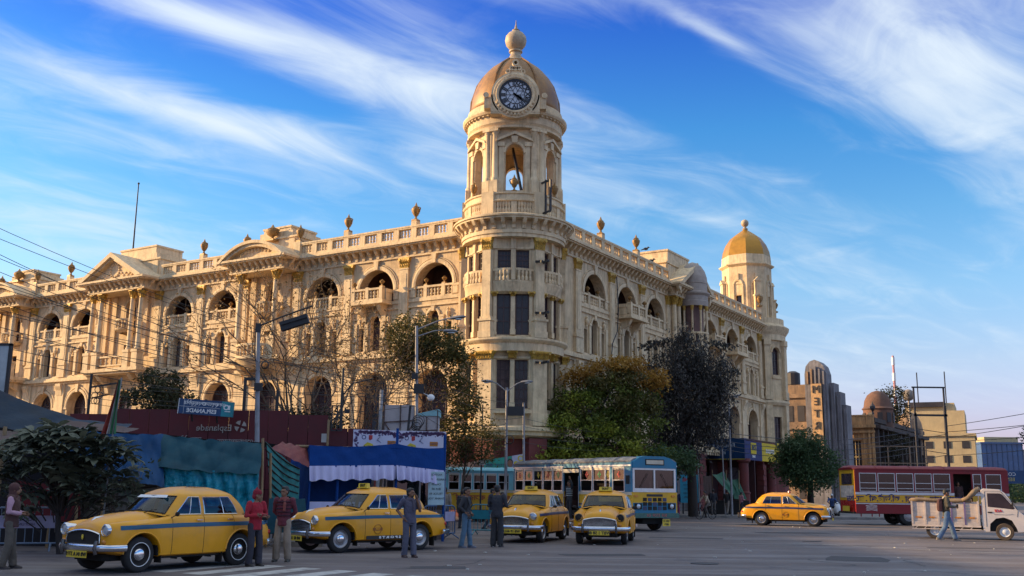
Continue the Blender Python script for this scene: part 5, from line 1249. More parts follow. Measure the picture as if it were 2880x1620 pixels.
for s_ in (-1, 1):
    for i in range(7): put('side_board', MB().box(-1.78, .44, s_ * .72 - .012, s_ * .72 + .012, .61 + i * .099, .70 + i * .099), TK, None, cargow)
    for i in range(6): put('side_stake', MB().box(-1.80 + i * .435, -1.74 + i * .435, s_ * .75 - .02, s_ * .75 + .02, .5, 1.32), TK, None, violet if i in (3, 4) else cargow)
    for i in range(5): put('reflector', MB().box(-1.66 + i * .435, -1.46 + i * .435, s_ * .741 - .005, s_ * .741 + .005, .72, .77), TK, None, amber)
for i in range(7): put('front_board', MB().box(.42, .45, -.7, .7, .61 + i * .13, .72 + i * .13), TK, None, cargow)
for i in range(7): put('tail_board', MB().box(-1.80, -1.77, -.7, .7, .61 + i * .099, .70 + i * .099), TK, None, cargow)
put('bed_rail', MB().box(-1.8, .46, -.775, -.735, .42, .45).box(-1.8, .46, -.775, -.735, .33, .36), TK, None, cargow); [put('bed_rail_strut', MB().bar((-1.7 + i * .3, -.755, .34), (-1.6 + i * .3, -.755, .44), .025), TK, None, cargow) for i in range(7)]
tarpb = mat('tarpaulin_khaki', (.22, .15, .09), rough=.85, var=.3, scale=6)
b = MB(); rr = random.Random(5)
for s_ in (-1, 1): b.tube([(-1.8 + i * .25, s_ * .74 + rr.uniform(-.02, .02), 1.33 + rr.uniform(-.02, .03)) for i in range(9)], [.05 + rr.uniform(0, .03) for _ in range(9)], 7)
b.tube([(-1.8, -.74, 1.33), (-1.8, 0, 1.36), (-1.8, .74, 1.33)], .06, 7); b.tube([(-.1, -.75, 1.35), (.1, -.76, 1.42), (.3, -.74, 1.62), (.42, -.6, 1.74)], [.06, .08, .1, .08], 8); b.tube([(.42, -.7, 1.7), (.44, 0, 1.76), (.42, .7, 1.7)], .07, 8)
put('rolled_tarpaulin', b, TK, None, tarpb, smooth='all')
for x in (1.2, -1.05):
    for s_ in (-1, 1): 
        w = put('wheel', MB().lathe([(.06, -.1), (.06, .05)], 8, ax='y'), TK, T(x, s_ * .63, .29, math.pi if s_ < 0 else 0), under)
        put('tyre', MB().lathe([(.17, -.075), (.27, -.08), (.29, -.05), (.29, .05), (.27, .08), (.17, .075)], 26, ax='y', caps=False), w, None, mat('dusty_tyre', (.085, .06, .042), rough=.9, var=.25, scale=6), smooth=50); put('rim', MB().lathe([(.175, .06), (.15, .03), (.1, .04), (.06, .07), (.001, .07)], 18, ax='y', caps=False), w, None, whitep, smooth=50)
put('wheel_housing', MB().box(.74, 1.6, -.6, .6, .3, .74), TK, None, under)

# --- scooter and bicycle
SC = thing('scooter', 'white scooter facing the camera beside the maroon bus', 'scooter', (22.9, 72.5, 0), R(-98))
for x in (.62, -.55):
    w = put('wheel', MB().lathe([(.15, -.05), (.2, -.055), (.22, -.03), (.22, .03), (.2, .055), (.15, .05), (.02, .03), (.02, -.03)], 18, (x, 0, .22), ax='y', caps=False), SC, None, rubber)
put('leg_shield', MB().rings([[(x, y, z) for x, y, z in ((.38, -.2, .3), (.46, 0, .3), (.38, .2, .3))] + [(.36, .2, .3), (.36, -.2, .3)], [(.34, -.22, .7), (.46, 0, .75), (.34, .22, .7), (.31, .2, .7), (.31, -.2, .7)], [(.30, -.15, .98), (.40, 0, 1.0), (.30, .15, .98), (.26, .12, .98), (.26, -.12, .98)]]), SC, None, whitep, smooth='all')
put('front_mudguard', MB().ball((.6, 0, .36), (.2, .07, .1), 10, 6), SC, None, whitep, smooth='all'); put('rear_body', MB().ball((-.4, 0, .52), (.5, .2, .24), 12, 8), SC, None, whitep, smooth='all')
put('seat', MB().ball((-.25, 0, .74), (.42, .15, .07), 10, 6), SC, None, seam, smooth='all'); put('footboard', MB().box(-.2, .36, -.18, .18, .26, .32), SC, None, seam)
put('handlebar', MB().bar((.28, -.32, 1.02), (.28, .32, 1.02), .03), SC, None, seam); put('headlight', MB().ball((.36, 0, 1.0), (.07, .1, .07), 10, 6), SC, None, lens, smooth='all')
BK = thing('bicycle', 'old bicycle with a rider, lit by the sun, in front of the blue shop poster', 'bicycle', (12.15, 64.2, 0), R(-150))
wheelb = MB(); n = 24
for k in range(n):
    a, c = 2 * math.pi * k / n, 2 * math.pi * (k + 1) / n; wheelb.bar((.33 * math.cos(a), 0, .33 * math.sin(a)), (.33 * math.cos(c), 0, .33 * math.sin(c)), .035)
for k in range(10): a = math.pi * k / 5; wheelb.bar((0, 0, 0), (.32 * math.cos(a), 0, .32 * math.sin(a)), .006)
wheelb = wheelb.mesh('wheel', rubber)
for x in (.52, -.52): put('wheel', wheelb, BK, T(x, 0, .35))
b = MB(); P_ = {'bb': (0, 0, .3), 'st': (-.15, 0, .85), 'hd': (.34, 0, .88), 'ra': (-.52, 0, .35), 'fa': (.52, 0, .35)}
for a, c in (('bb', 'st'), ('bb', 'hd'), ('st', 'hd'), ('bb', 'ra'), ('st', 'ra'), ('hd', 'fa')): b.bar(P_[a], P_[c], .03)
put('frame', b, BK, None, seam); put('handlebar', MB().bar((.34, 0, .85), (.3, 0, 1.02), .025).bar((.3, -.28, 1.02), (.3, .28, 1.02), .025), BK, None, chrome); put('saddle', MB().ball((-.17, 0, .92), (.13, .08, .04), 8, 5), BK, None, seam)
# ================================================================== people
skinm = mat('brown_skin', (.21, .10, .056), rough=.6, var=.1, scale=8)
hairm = mat('black_hair', (.012, .010, .010), rough=.6, var=.3, scale=40)
JT = dict(head=(.02, 0, 1.565), neck=(0, 0, 1.42), chest=(0, 0, 1.24), waist=(0, 0, 1.02), hip=(0, 0, .90),
          shl=(0, .185, 1.38), shr=(0, -.185, 1.38), ell=(-.03, .235, 1.10), elr=(-.03, -.235, 1.10), wrl=(.05, .235, .86), wrr=(.05, -.235, .86),
          hpl=(0, .09, .90), hpr=(0, -.09, .90), knl=(.02, .10, .48), knr=(.02, -.10, .48), anl=(-.02, .105, .08), anr=(-.02, -.105, .08), look=0., tilt=0.)
def remesh(mb, vox, m, name, parent, smooth=3, folds=0.):
    o = put(name, mb, None, None, m)
    r = o.modifiers.new('r', 'REMESH'); r.mode = 'VOXEL'; r.voxel_size = vox
    k = o.modifiers.new('s', 'SMOOTH'); k.iterations = smooth; k.factor = .5
    if folds:
        t = bpy.data.textures.get('folds') or bpy.data.textures.new('folds', 'CLOUDS'); t.noise_scale = .11; t.noise_depth = 2
        d = o.modifiers.new('d', 'DISPLACE'); d.texture = t; d.strength = folds; d.mid_level = .5
    me = evaluated(o); bpy.data.objects.remove(o); me.polygons.foreach_set('use_smooth', [True] * len(me.polygons))
    me.materials.clear(); me.materials.append(m); return put(name, me, parent)
def ell(mb, pts, n=14):
    """tube with elliptical horizontal rings (x, y, z, rx, ry)"""
    mb.rings([[(x + rx * math.cos(2 * math.pi * j / n), y + ry * math.sin(2 * math.pi * j / n), z) for j in range(n)] for x, y, z, rx, ry in pts]); return mb
def limb(mb, a, b, c, r, n=10):
    a, b, c = Vector(a), Vector(b), Vector(c); P = [a, a.lerp(b, .5), b, b.lerp(c, .5), c]
    mb.tube(P, r, n); mb.ball(a, r[0], 10, 6); mb.ball(b, r[2], 8, 5); return mb
def hand(mb, w, e, s_):
    w, e = Vector(w), Vector(e); d = (w - e).normalized(); sd_ = Vector((0, 1, 0)) * s_
    side = d.cross(sd_); side = side.normalized() if side.length > .1 else Vector((1, 0, 0))
    pm = w + d * .05; mb.tube([w - d * .02, w + d * .03, w + d * .09], [(.026, .02), (.04, .018), (.038, .015)], 8)
    for i, ln in enumerate((.065, .078, .072, .055)):
        q = w + d * .085 + side * (i - 1.5) * .018; cv = -sd_ * .012; mb.tube([q, q + d * ln * .5 + cv * .3, q + d * ln * .9 + cv * 1.6], [.009, .0085, .007], 5)
    q = w + d * .02 + side * -.035; mb.tube([q, q + d * .035 - side * .015, q + d * .065 - side * .012], [.012, .011, .009], 5)
def person(label, loc, yaw, H=1.68, pose=None, top=(.1, .1, .1), bottom=(.05, .05, .05), shoe=(.02, .02, .02), hat=None, hood=None, vox=.014, sleeve=True, hem=.80, hair=True, wrap=None, stripes=None, vest=None, beard=False, hold=None, loose=1., group=None, mesh_only=False):
    J = dict(JT); J.update(pose or {}); V = lambda k: Vector(J[k])
    root = thing('person', label, 'person', loc, yaw, group, H / 1.68)
    tm = mat('cloth_%d_%d_%d' % tuple(int(c * 999) for c in top), top, rough=.9, var=.16, scale=7, bump=.25, bscale=40)
    bmx = mat('cloth_%d_%d_%d' % tuple(int(c * 999) for c in bottom), bottom, rough=.9, var=.18, scale=6, bump=.25, bscale=40)
    sm = mat('shoe_%d_%d_%d' % tuple(int(c * 999) for c in shoe), shoe, rough=.6, var=.2)
    hd = V('head'); hp, wa, ch, nk = V('hip'), V('waist'), V('chest'), V('neck')
    # one continuous body: head with face, neck, trunk, arms, legs
    b = MB()
    rot = Matrix.Translation(hd) @ Matrix.Rotation(J['look'], 4, 'Z') @ Matrix.Rotation(J['tilt'], 4, 'Y')
    b.M = rot
    b.ball((-.012, 0, .03), (.095, .075, .095), 14, 10); b.ball((.012, 0, -.04), (.07, .06, .075), 12, 8); b.ball((.05, 0, -.085), (.025, .03, .025), 8, 5)
    b.tube([(.082, 0, .012), (.098, 0, -.02), (.104, 0, -.036), (.08, 0, -.045)], [.010, .013, .017, .012], 8); b.ball((.078, 0, -.062), (.012, .024, .007), 8, 5); b.ball((.074, 0, -.074), (.014, .02, .007), 8, 5)
    b.tube([(.078, -.045, .026), (.088, 0, .022), (.078, .045, .026)], .011, 6)
    for s_ in (-1, 1): b.ball((-.005, s_ * .077, -.015), (.02, .012, .032), 8, 6)
    b.M = None
    b.tube([nk - Vector((0.01, 0, .05)), hd - Vector((.012, 0, .05))], [.058, .052], 10)
    ell(b, [(hp.x, hp.y, hp.z - .04, .10, .14), (wa.x, wa.y, wa.z, .09, .13), (ch.x, ch.y, ch.z, .10, .155), (nk.x * .6 + ch.x * .4, nk.y, nk.z - .05, .07, .12), (nk.x, nk.y, nk.z, .05, .055)])
    for s_, k in ((1, 'l'), (-1, 'r')):
        limb(b, V('sh' + k), V('el' + k), V('wr' + k), [.055, .048, .042, .038, .028]); limb(b, V('hp' + k), V('kn' + k), V('an' + k), [.085, .07, .055, .05, .036])
    body = remesh(b, vox * .85, skinm, 'body', root, 2)
    hb = MB()
    for s_, k in ((1, 'l'), (-1, 'r')): hand(hb, V('wr' + k), V('el' + k), s_)
    put('hands', hb, body, None, skinm, smooth='all')
    eb = MB(); eb.M = rot
    for s_ in (-1, 1): eb.ball((.080, s_ * .03, .006), (.008, .012, .007), 6, 4); eb.tube([(.082, s_ * .048, .024), (.09, s_ * .03, .03), (.088, s_ * .014, .026)], .005, 4)
    if beard: eb.ball((.052, 0, -.085), (.035, .045, .03), 8, 6); eb.tube([(.09, -.028, -.052), (.099, 0, -.048), (.09, .028, -.052)], .008, 5)
    eb.M = None; put('eyes_and_brows', eb, body, None, hairm)
    if hair and not hat and not hood:
        h = MB(); h.M = rot; h.ball((-.026, 0, .045), (.098, .083, .09), 14, 9); h.ball((-.05, 0, -.01), (.065, .078, .07), 12, 8); h.ball((.04, 0, .095), (.05, .06, .03), 10, 6); h.M = None
        remesh(h, .012, hairm, 'hair', body, 2, .012)
    if hat:
        h = MB(); h.M = rot; ell(h, [(.0, 0, .02, .103, .088), (-.002, 0, .05, .106, .09), (-.005, 0, .09, .10, .084), (-.01, 0, .125, .075, .066), (-.015, 0, .15, .03, .03)]); h.ball((-.018, 0, .165), .026, 8, 6); h.ball((-.06, 0, -.02), (.06, .085, .07), 10, 7)
        h.M = None; remesh(h, .012, mat('hat_%d' % int(hat[0] * 999), hat, rough=.95, var=.2, scale=20, bump=.5, bscale=60), 'woollen_hat', root, 2)
    if hood:
        h = MB(); h.M = rot; h.ball((-.03, 0, .03), (.115, .10, .115), 14, 10); h.ball((-.05, 0, -.06), (.09, .10, .10), 12, 8); h.M = None
        h.ball(nk + Vector((-.03, 0, .0)), (.11, .14, .06), 12, 6); remesh(h, .014, mat('hood_%d' % int(hood[0] * 999), hood, rough=.95, var=.15, scale=12), 'hood', root, 3)
    # clothes
    def shirt(m_, name, arms, grow, z1):
        t = MB(); g = grow
        ell(t, [(hp.x, hp.y, z1, .125 + g, .165 + g), (hp.x, hp.y, hp.z + .03, .122 + g, .16 + g), (wa.x, wa.y, wa.z, .115 + g, .152 + g), (ch.x, ch.y, ch.z, .125 + g, .175 + g), (nk.x * .5 + ch.x * .5, nk.y * .5 + ch.y * .5, nk.z - .07, .10 + g, .17 + g), (nk.x, nk.y, nk.z - .005, .07 + g, .075 + g)])
        for k in 'lr':
            if arms == 2: limb(t, V('sh' + k), V('el' + k), V('el' + k).lerp(V('wr' + k), .93), [.072 + g, .062 + g, .054 + g, .05 + g, .042 + g])
            elif arms == 1: q = V('sh' + k).lerp(V('el' + k), .85); limb(t, V('sh' + k), V('sh' + k).lerp(q, .5), q, [.072, .068, .064, .062, .062])
            else: t.ball(V('sh' + k) + Vector((0, -.02 if k == 'l' else .02, 0)), .075 + g, 10, 6)
        return remesh(t, vox, m_, name, root, 3, .022 * loose)
    sh = shirt(tm, 'jacket' if sleeve == 2 else 'shirt', 2 if sleeve else 1, 0, hem)
    if vest: shirt(mat('vest_%d' % int(vest[0] * 999), vest, rough=.95, var=.12, scale=10), 'sleeveless_sweater', 0, .012, hem + .02)
    if stripes:
        for z in (1.02, 1.10, 1.18, 1.26, 1.33):
            b2 = MB(); k = (z - 1.02) / .3; rx, ry = .131 + .006 * k, .174 + .012 * k
            b2.rings([[(wa.x * (1 - k) + ch.x * k + (rx + o_) * math.cos(2 * math.pi * j / 20), (ry + o_) * math.sin(2 * math.pi * j / 20), z + dz) for j in range(20)] for o_, dz in ((0, 0), (.004, .012), (0, .024))]); put('stripe', b2, sh, None, mat('stripe_%d' % int(stripes[0] * 999), stripes, rough=.95))
    t = MB(); ell(t, [(hp.x, hp.y, hp.z + .06, .115, .152), (hp.x, hp.y, hp.z - .04, .12, .158), (hp.x, hp.y, hp.z - .12, .10, .14)])
    for k in 'lr': limb(t, V('hp' + k), V('kn' + k), V('an' + k) + Vector((0, 0, -.03)), [.095, .085, .07 * loose, .068 * loose, .066 * loose])
    remesh(t, vox, bmx, 'trousers', root, 3, .02)
    for s_, k in ((1, 'l'), (-1, 'r')):
        a = V('an' + k); f = MB(); z = a.z - .08
        f.rings([[(a.x + x * c_ + .0, a.y + s_ * .01 + w * sn, z + max(.0, h * (.5 + .5 * q))) for sn, c_, q in ((-1, 1, -1), (-1, 1, .2), (-.6, 1, 1), (.6, 1, 1), (1, 1, .2), (1, 1, -1))] for x, w, h in ((-.085, .022, .05), (-.07, .036, .085), (-.01, .04, .10), (.07, .042, .07), (.14, .044, .05), (.175, .03, .035))])
        put('shoe', f, root, None, sm, smooth=60)
    if wrap:
        w = MB()
        ell(w, [(nk.x - .01, 0, nk.z - .05, .105, .125), (nk.x, 0, nk.z - .02, .105, .115), (nk.x + .005, 0, nk.z + .03, .085, .09)]); w.tube([nk + Vector((.09, .03, -.02)), nk + Vector((.13, .05, -.12)), nk + Vector((.135, .05, -.3))], [(.04, .02)] * 3, 8)
        remesh(w, .014, mat('scarf_%d' % int(wrap[0] * 999), wrap, rough=.95), 'scarf', root, 2, .015)
    return root
def backpack(label, loc, yaw, colr, H=1.68):
    b = MB(); b.rings([[(x, y, z) for x, y in ((-.13, -.13), (-.13, .13), (-.27 + t, .11), (-.27 + t, -.11))] for z, t in ((.95, .05), (1.0, .0), (1.2, .0), (1.34, .03), (1.38, .09))])
    o = remesh(b, .016, mat('bag_%d' % int(colr[0] * 999), colr, rough=.8, var=.2), 'backpack', None, 3, .015)
    o.location = loc; o.rotation_euler = (0, 0, yaw); o.scale = (H / 1.68,) * 3
    for s_ in (-1, 1): put('shoulder_strap', MB().tube([(-.13, s_ * .1, 1.34), (-.04, s_ * .115, 1.435), (.07, s_ * .115, 1.40), (.13, s_ * .11, 1.2), (.02, s_ * .165, 1.02), (-.13, s_ * .12, .99)], (.022, .008), 6), o, None, seam)
    return tag(o, label, 'backpack')
arms_folded = dict(ell=(.02, .27, 1.12), elr=(.02, -.27, 1.12), wrl=(.20, -.02, 1.14), wrr=(.18, .05, 1.10))
arms_back = dict(ell=(-.10, .25, 1.12), elr=(-.10, -.25, 1.12), wrl=(-.16, .06, .96), wrr=(-.16, -.06, .94))
pockets = dict(ell=(-.10, .27, 1.13), elr=(-.10, -.27, 1.13), wrl=(.06, .20, .98), wrr=(.06, -.20, .98))
def mix(*d):
    o = {}
    for x in d: o.update(x)
    return o
# yaw: direction faced (0 = +X, 90 = away from the camera, -90 = towards it)
person('man in pink shirt, dark sweater vest and brown monkey cap at far left', (-9.95, 20.8, 0), R(10), 1.66, mix(dict(ell=(.0, .25, 1.12), elr=(.0, -.25, 1.12), wrl=(.20, .08, 1.10), wrr=(.20, -.06, 1.08), anl=(.08, .11, .08), anr=(-.08, -.1, .08), tilt=-.12)), (.42, .25, .32), (.10, .085, .07), (.03, .02, .02), hood=(.075, .03, .028), vest=(.075, .035, .03), loose=1.2)
person('man in red sweater and red bobble beanie leaning arms folded by the nearest taxi', (-5.42, 22.2, 0), R(-40), 1.58, mix(arms_folded, dict(look=.9, knl=(.03, .12, .48), anl=(.02, .13, .08))), (.30, .012, .025), (.03, .028, .04), (.03, .025, .022), hat=(.22, .012, .025), loose=1.2)
person('man in maroon striped sweater and khaki trousers standing hands behind his back', (-5.15, 23.7, 0), R(-95), 1.66, mix(arms_back, dict(look=-.45, knl=(.02, .12, .48), knr=(.02, -.12, .48), anl=(-.02, .14, .08), anr=(-.02, -.14, .08))), (.12, .022, .035), (.26, .20, .15), (.04, .035, .03), stripes=(.035, .012, .02), wrap=(.22, .06, .05), loose=1.3)
person('man in grey shirt and grey trousers with a hand raised to his face', (-2.46, 25.65, 0), R(-60), 1.66, dict(look=.75, ell=(.06, .25, 1.13), wrl=(.17, .10, 1.43), elr=(-.10, -.30, 1.14), wrr=(.02, -.20, .97), anl=(.07, .10, .08), anr=(-.02, -.11, .08)), (.075, .07, .105), (.085, .085, .12), (.06, .03, .025), wrap=(.09, .075, .10), sleeve=False, loose=1.2, beard=True, hem=.82)
pz5 = mix(pockets, dict(knl=(.05, .10, .48), anl=(.10, .10, .08), knr=(-.02, -.1, .48), anr=(-.10, -.1, .08), look=-.2))
person('young man in black jacket and blue jeans walking by the teal barrier', (-1.25, 30.1, 0), R(-20), 1.70, pz5, (.032, .032, .038), (.075, .14, .21), (.10, .11, .15), sleeve=2, loose=1.1)
backpack('black backpack on the young man in blue jeans', (-1.25, 30.1, 0), R(-20), (.012, .012, .015), 1.70)
person('man in black jacket and black trousers seen from behind before a taxi', (-.36, 30.8, 0), R(70), 1.78, mix(arms_folded, dict(look=-.2)), (.03, .03, .038), (.028, .027, .03), (.015, .013, .013), sleeve=2, loose=1.3)
walk = dict(knl=(.16, .09, .50), anl=(.26, .09, .09), knr=(-.08, -.09, .47), anr=(-.32, -.09, .11), ell=(.0, .25, 1.13), elr=(.0, -.25, 1.13), wrl=(.26, .10, 1.12), wrr=(.26, -.10, 1.10), tilt=.30, head=(.04, 0, 1.56))
person('man in grey hooded jacket and faded jeans walking past the pickup looking at his phone', (16.1, 38.2, 0), R(-8), 1.85, walk, (.085, .075, .055), (.10, .16, .26), (.20, .16, .13), sleeve=2, loose=1.2, wrap=(.35, .30, .24))
backpack('maroon backpack on the man passing the white pickup', (16.1, 38.2, 0), R(-8), (.06, .02, .022), 1.85)
o = put('phone', MB().box(-.035, .035, -.006, .006, -.07, .07), None, T(16.1 + .38, 38.2 - .1, 1.25), seam); tag(o, 'dark phone held by the man passing the white pickup', 'phone')
# far figures, coarser
FV = .024
person('person in black and white striped shirt standing in the blue bus doorway', (2.72, 47.0, .40), R(-150), 1.68, dict(wrl=(.12, .26, 1.75), ell=(.05, .3, 1.52), wrr=(.1, -.2, 1.0)), (.03, .035, .04), (.03, .028, .03), vox=FV, stripes=(.42, .44, .42))
person('man in beige jacket standing behind the barriers, head bare', (-2.75, 44.2, 0), R(80), 1.72, None, (.22, .18, .14), (.05, .06, .09), vox=FV)
person('person in dark jacket standing behind the man in beige jacket', (-2.05, 44.8, 0), R(60), 1.62, None, (.03, .03, .035), (.04, .04, .05), vox=FV)
person('person in black walking behind the teal barrier', (-.75, 43.5, 0), R(0), 1.7, walk, (.02, .02, .024), (.03, .03, .04), vox=FV)
person('person in maroon jacket standing close behind the teal barrier', (-.3, 42.0, 0), R(-60), 1.55, None, (.10, .02, .04), (.03, .03, .04), vox=FV)
person('person in navy jacket and pink skirt-like cloth before the blue shop poster', (11.15, 69.0, .14), R(90), 1.6, None, (.015, .025, .075), (.25, .04, .10), vox=FV, loose=1.5)
person('man riding the old bicycle in a pale shirt', (12.25, 64.25, .02), R(-150), 1.68, dict(hip=(-.1, 0, .95), waist=(-.06, 0, 1.06), chest=(.06, 0, 1.25), neck=(.13, 0, 1.42), head=(.18, 0, 1.56), hpl=(-.1, .09, .94), hpr=(-.1, -.09, .94), knl=(.22, .11, .72), anl=(.08, .12, .36), knr=(.14, -.11, .55), anr=(.0, -.12, .16), shl=(.12, .18, 1.37), shr=(.12, -.18, 1.37), ell=(.28, .26, 1.18), elr=(.28, -.26, 1.18), wrl=(.33, .26, 1.03), wrr=(.33, -.26, 1.03)), (.38, .30, .22), (.10, .08, .07), vox=FV)
person('man in dark jacket and cap with back turned on the pavement by the green tarpaulin', (13.9, 70.6, .14), R(100), 1.72, None, (.022, .022, .03), (.12, .10, .09), vox=FV)
person('man in black jacket and beige trousers on the pavement, back turned', (14.9, 70.9, .14), R(60), 1.68, walk, (.018, .018, .02), (.20, .16, .13), vox=FV)
person('woman in pink top and dark trousers walking on the pavement', (15.9, 71.0, .14), R(20), 1.55, walk, (.40, .17, .20), (.025, .025, .03), vox=FV)
person('seated figure in a pale blue top beside the maroon shop pillar', (18.3, 76.0, -.35), R(-90), 1.55, None, (.35, .45, .45), (.04, .04, .05), vox=FV)
person('scooter rider in blue shirt and white helmet beside the maroon bus', (22.7, 72.8, -.06), R(-98), 1.68, dict(hip=(-.2, 0, .80), waist=(-.18, 0, .98), chest=(-.12, 0, 1.22), neck=(-.08, 0, 1.40), head=(-.04, 0, 1.55), shl=(-.1, .19, 1.36), shr=(-.1, -.19, 1.36), hpl=(-.2, .1, .80), hpr=(-.2, -.1, .80), knl=(.25, .22, .72), knr=(.25, -.22, .72), anl=(.22, .22, .36), anr=(.22, -.22, .36), ell=(.1, .32, 1.15), elr=(.1, -.32, 1.15), wrl=(.28, .28, 1.06), wrr=(.28, -.28, 1.06)), (.03, .06, .16), (.025, .025, .03), vox=FV, hat=(.6, .6, .6))
person('passenger in dark clothes standing inside the maroon bus doorway', (24.6, 56.6, .76), R(-100), 1.6, None, (.06, .03, .03), (.03, .03, .03), vox=FV)
# ================================================================== stalls, canopies, walls, signs, poles
rs = random.Random(21)
def sheet(name, m, A, B, C, D, nu=24, nv=10, fold=.05, sag=.06, seed=1, parent=None, freq=1., hang=0.):
    """a piece of cloth or tarpaulin between four corners (top left, top right, bottom right, bottom left) with folds"""
    A, B, C, D = map(Vector, (A, B, C, D)); n = (B - A).cross(D - A).normalized(); r = random.Random(seed)
    ws = [(r.uniform(.5, 4.5) * freq, r.uniform(-1.6, 1.6), r.uniform(0, 6.3), r.uniform(.3, 1)) for _ in range(7)]
    def f(u, v):
        p = A.lerp(B, u).lerp(D.lerp(C, u), v)
        h = sum(a * (1 - abs(math.sin(math.pi * (kx * u + ky * v) + ph))) for kx, ky, ph, a in ws) / 3
        return p + n * (h - .6) * fold - Vector((0, 0, sag * math.sin(math.pi * u) * (1 - v * .6))) + n * hang * math.sin(math.pi * u * 9) * v
    o = put(name, MB().grid(f, nu, nv), parent, None, m, 60); return o
blue_t = mat('blue_tarpaulin', (.007, .055, .145), rough=.6, spec=.25, var=.2, scale=1.2, dirt=((.03, .06, .09), .5), bump=.35, bscale=2.2, bdist=.10)
teal_d = mat('dark_teal_tarpaulin', (.013, .066, .088), rough=.65, spec=.25, var=.2, scale=1.2, dirt=((.03, .05, .06), .5), bump=.35, bscale=2.2, bdist=.10)
teal_l = mat('bright_teal_plastic', (.006, .24, .32), rough=.35, var=.35, scale=3, bump=1.0, bscale=4, bdist=.12)
red_t = mat('red_brown_tarpaulin', (.19, .045, .038), rough=.7, var=.2, scale=2, bump=.35, bscale=2.2, bdist=.10)
brown_t = mat('brown_grey_tarpaulin', (.10, .062, .054), rough=.8, var=.3, scale=1, bump=.35, bscale=2.2, bdist=.10)
greyblue_t = mat('faded_blue_tarpaulin', (.016, .030, .048), rough=.7, spec=.2, var=.35, scale=.8, dirt=((.085, .06, .055), .8), bump=.35, bscale=2.2, bdist=.10)
bamboo = mat('bamboo', (.24, .155, .075), rough=.7, var=.25, scale=4)
netm = mat('teal_net', (.02, .15, .14), rough=.8, var=.3, scale=6)
sack = mat('grey_sackcloth', (.13, .115, .10), rough=.9, var=.35, scale=2, dirt=((.05, .045, .045), .6), bump=.3)
st = thing('street_stall', 'long street stall under blue and teal tarpaulins behind the nearest taxi', 'stall', (0, 0, 0))
# dark teal over bright teal (right half)
sheet('dark_teal_tarpaulin', teal_d, (-9.95, 29.0, 3.08), (-6.98, 28.9, 2.86), (-6.92, 28.5, 1.98), (-9.75, 28.5, 2.14), 60, 24, .20, .04, 2, st, 1.6)
sheet('teal_plastic_sheet', teal_l, (-9.85, 28.62, 2.2), (-6.95, 28.6, 2.05), (-7.1, 28.75, .25), (-9.9, 28.75, .25), 90, 40, .20, .03, 3, st, 3.2)
sheet('roof_tarpaulin', teal_d, (-9.8, 32.0, 3.0), (-6.9, 32.2, 2.9), (-6.98, 28.9, 2.87), (-9.95, 29.0, 3.09), 16, 8, .08, .1, 4, st)
# blue one (left half)
sheet('blue_tarpaulin', blue_t, (-12.4, 27.6, 3.22), (-9.85, 29.0, 3.07), (-9.45, 28.3, 1.62), (-11.9, 27.4, 2.05), 60, 24, .24, .06, 5, st, 1.6)
sheet('roof_tarpaulin', blue_t, (-13.0, 31.5, 3.3), (-9.8, 32.0, 3.05), (-9.85, 29.0, 3.08), (-12.4, 27.6, 3.23), 16, 8, .08, .12, 6, st)
sheet('sackcloth_wall', sack, (-12.2, 27.9, 2.2), (-9.55, 28.5, 1.95), (-9.7, 28.55, .45), (-12.2, 27.95, .4), 24, 10, .08, .02, 7, st)
for i in range(9): z = 2.0 - i * .19; put('tied_cord', MB().tube([(-12.1 + 2.4 * k / 8, 27.84 + .6 * k / 8 - .02, z - .10 * math.sin(math.pi * k / 8) + .02 * (k % 2)) for k in range(9)], .016, 5), st, None, seam)
sheet('dark_back_cloth', mat('dark_cloth', (.02, .018, .022), rough=.9), (-15, 28.6, 3.0), (-12.0, 28.6, 3.0), (-12.0, 28.6, 0), (-15, 28.6, 0), 8, 4, .05, 0, 8, st)
sheet('red_cloth', mat('dark_red_cloth', (.14, .015, .02), rough=.85, var=.3), (-13.2, 27.6, 1.75), (-11.5, 27.6, 1.65), (-11.4, 27.7, .7), (-13.2, 27.7, .7), 16, 8, .06, .03, 9, st)
for x, y, z in ((-9.9, 28.9, 3.1), (-6.95, 28.8, 3.0), (-6.8, 29.2, 2.6), (-12.3, 27.8, 3.3), (-11.55, 27.6, 1.6), (-10.9, 27.7, 1.5)): put('bamboo_post', MB().tube([(x, y, 0), (x + .05, y, z * .5), (x - .02, y + .05, z)], .04, 7), st, None, bamboo)
put('plank', MB().bar((-7.0, 28.6, .9), (-5.9, 28.9, 1.0), .1, .03), st, None, bamboo)
put('counter', MB().box(-12.0, -7.0, 28.9, 31.5, .13, .9), st, None, seam)
for i in range(7): put('slat', MB().box(-11.6 + i * .28, -11.5 + i * .28, 27.62, 27.65, .1, .65), st, None, sack)
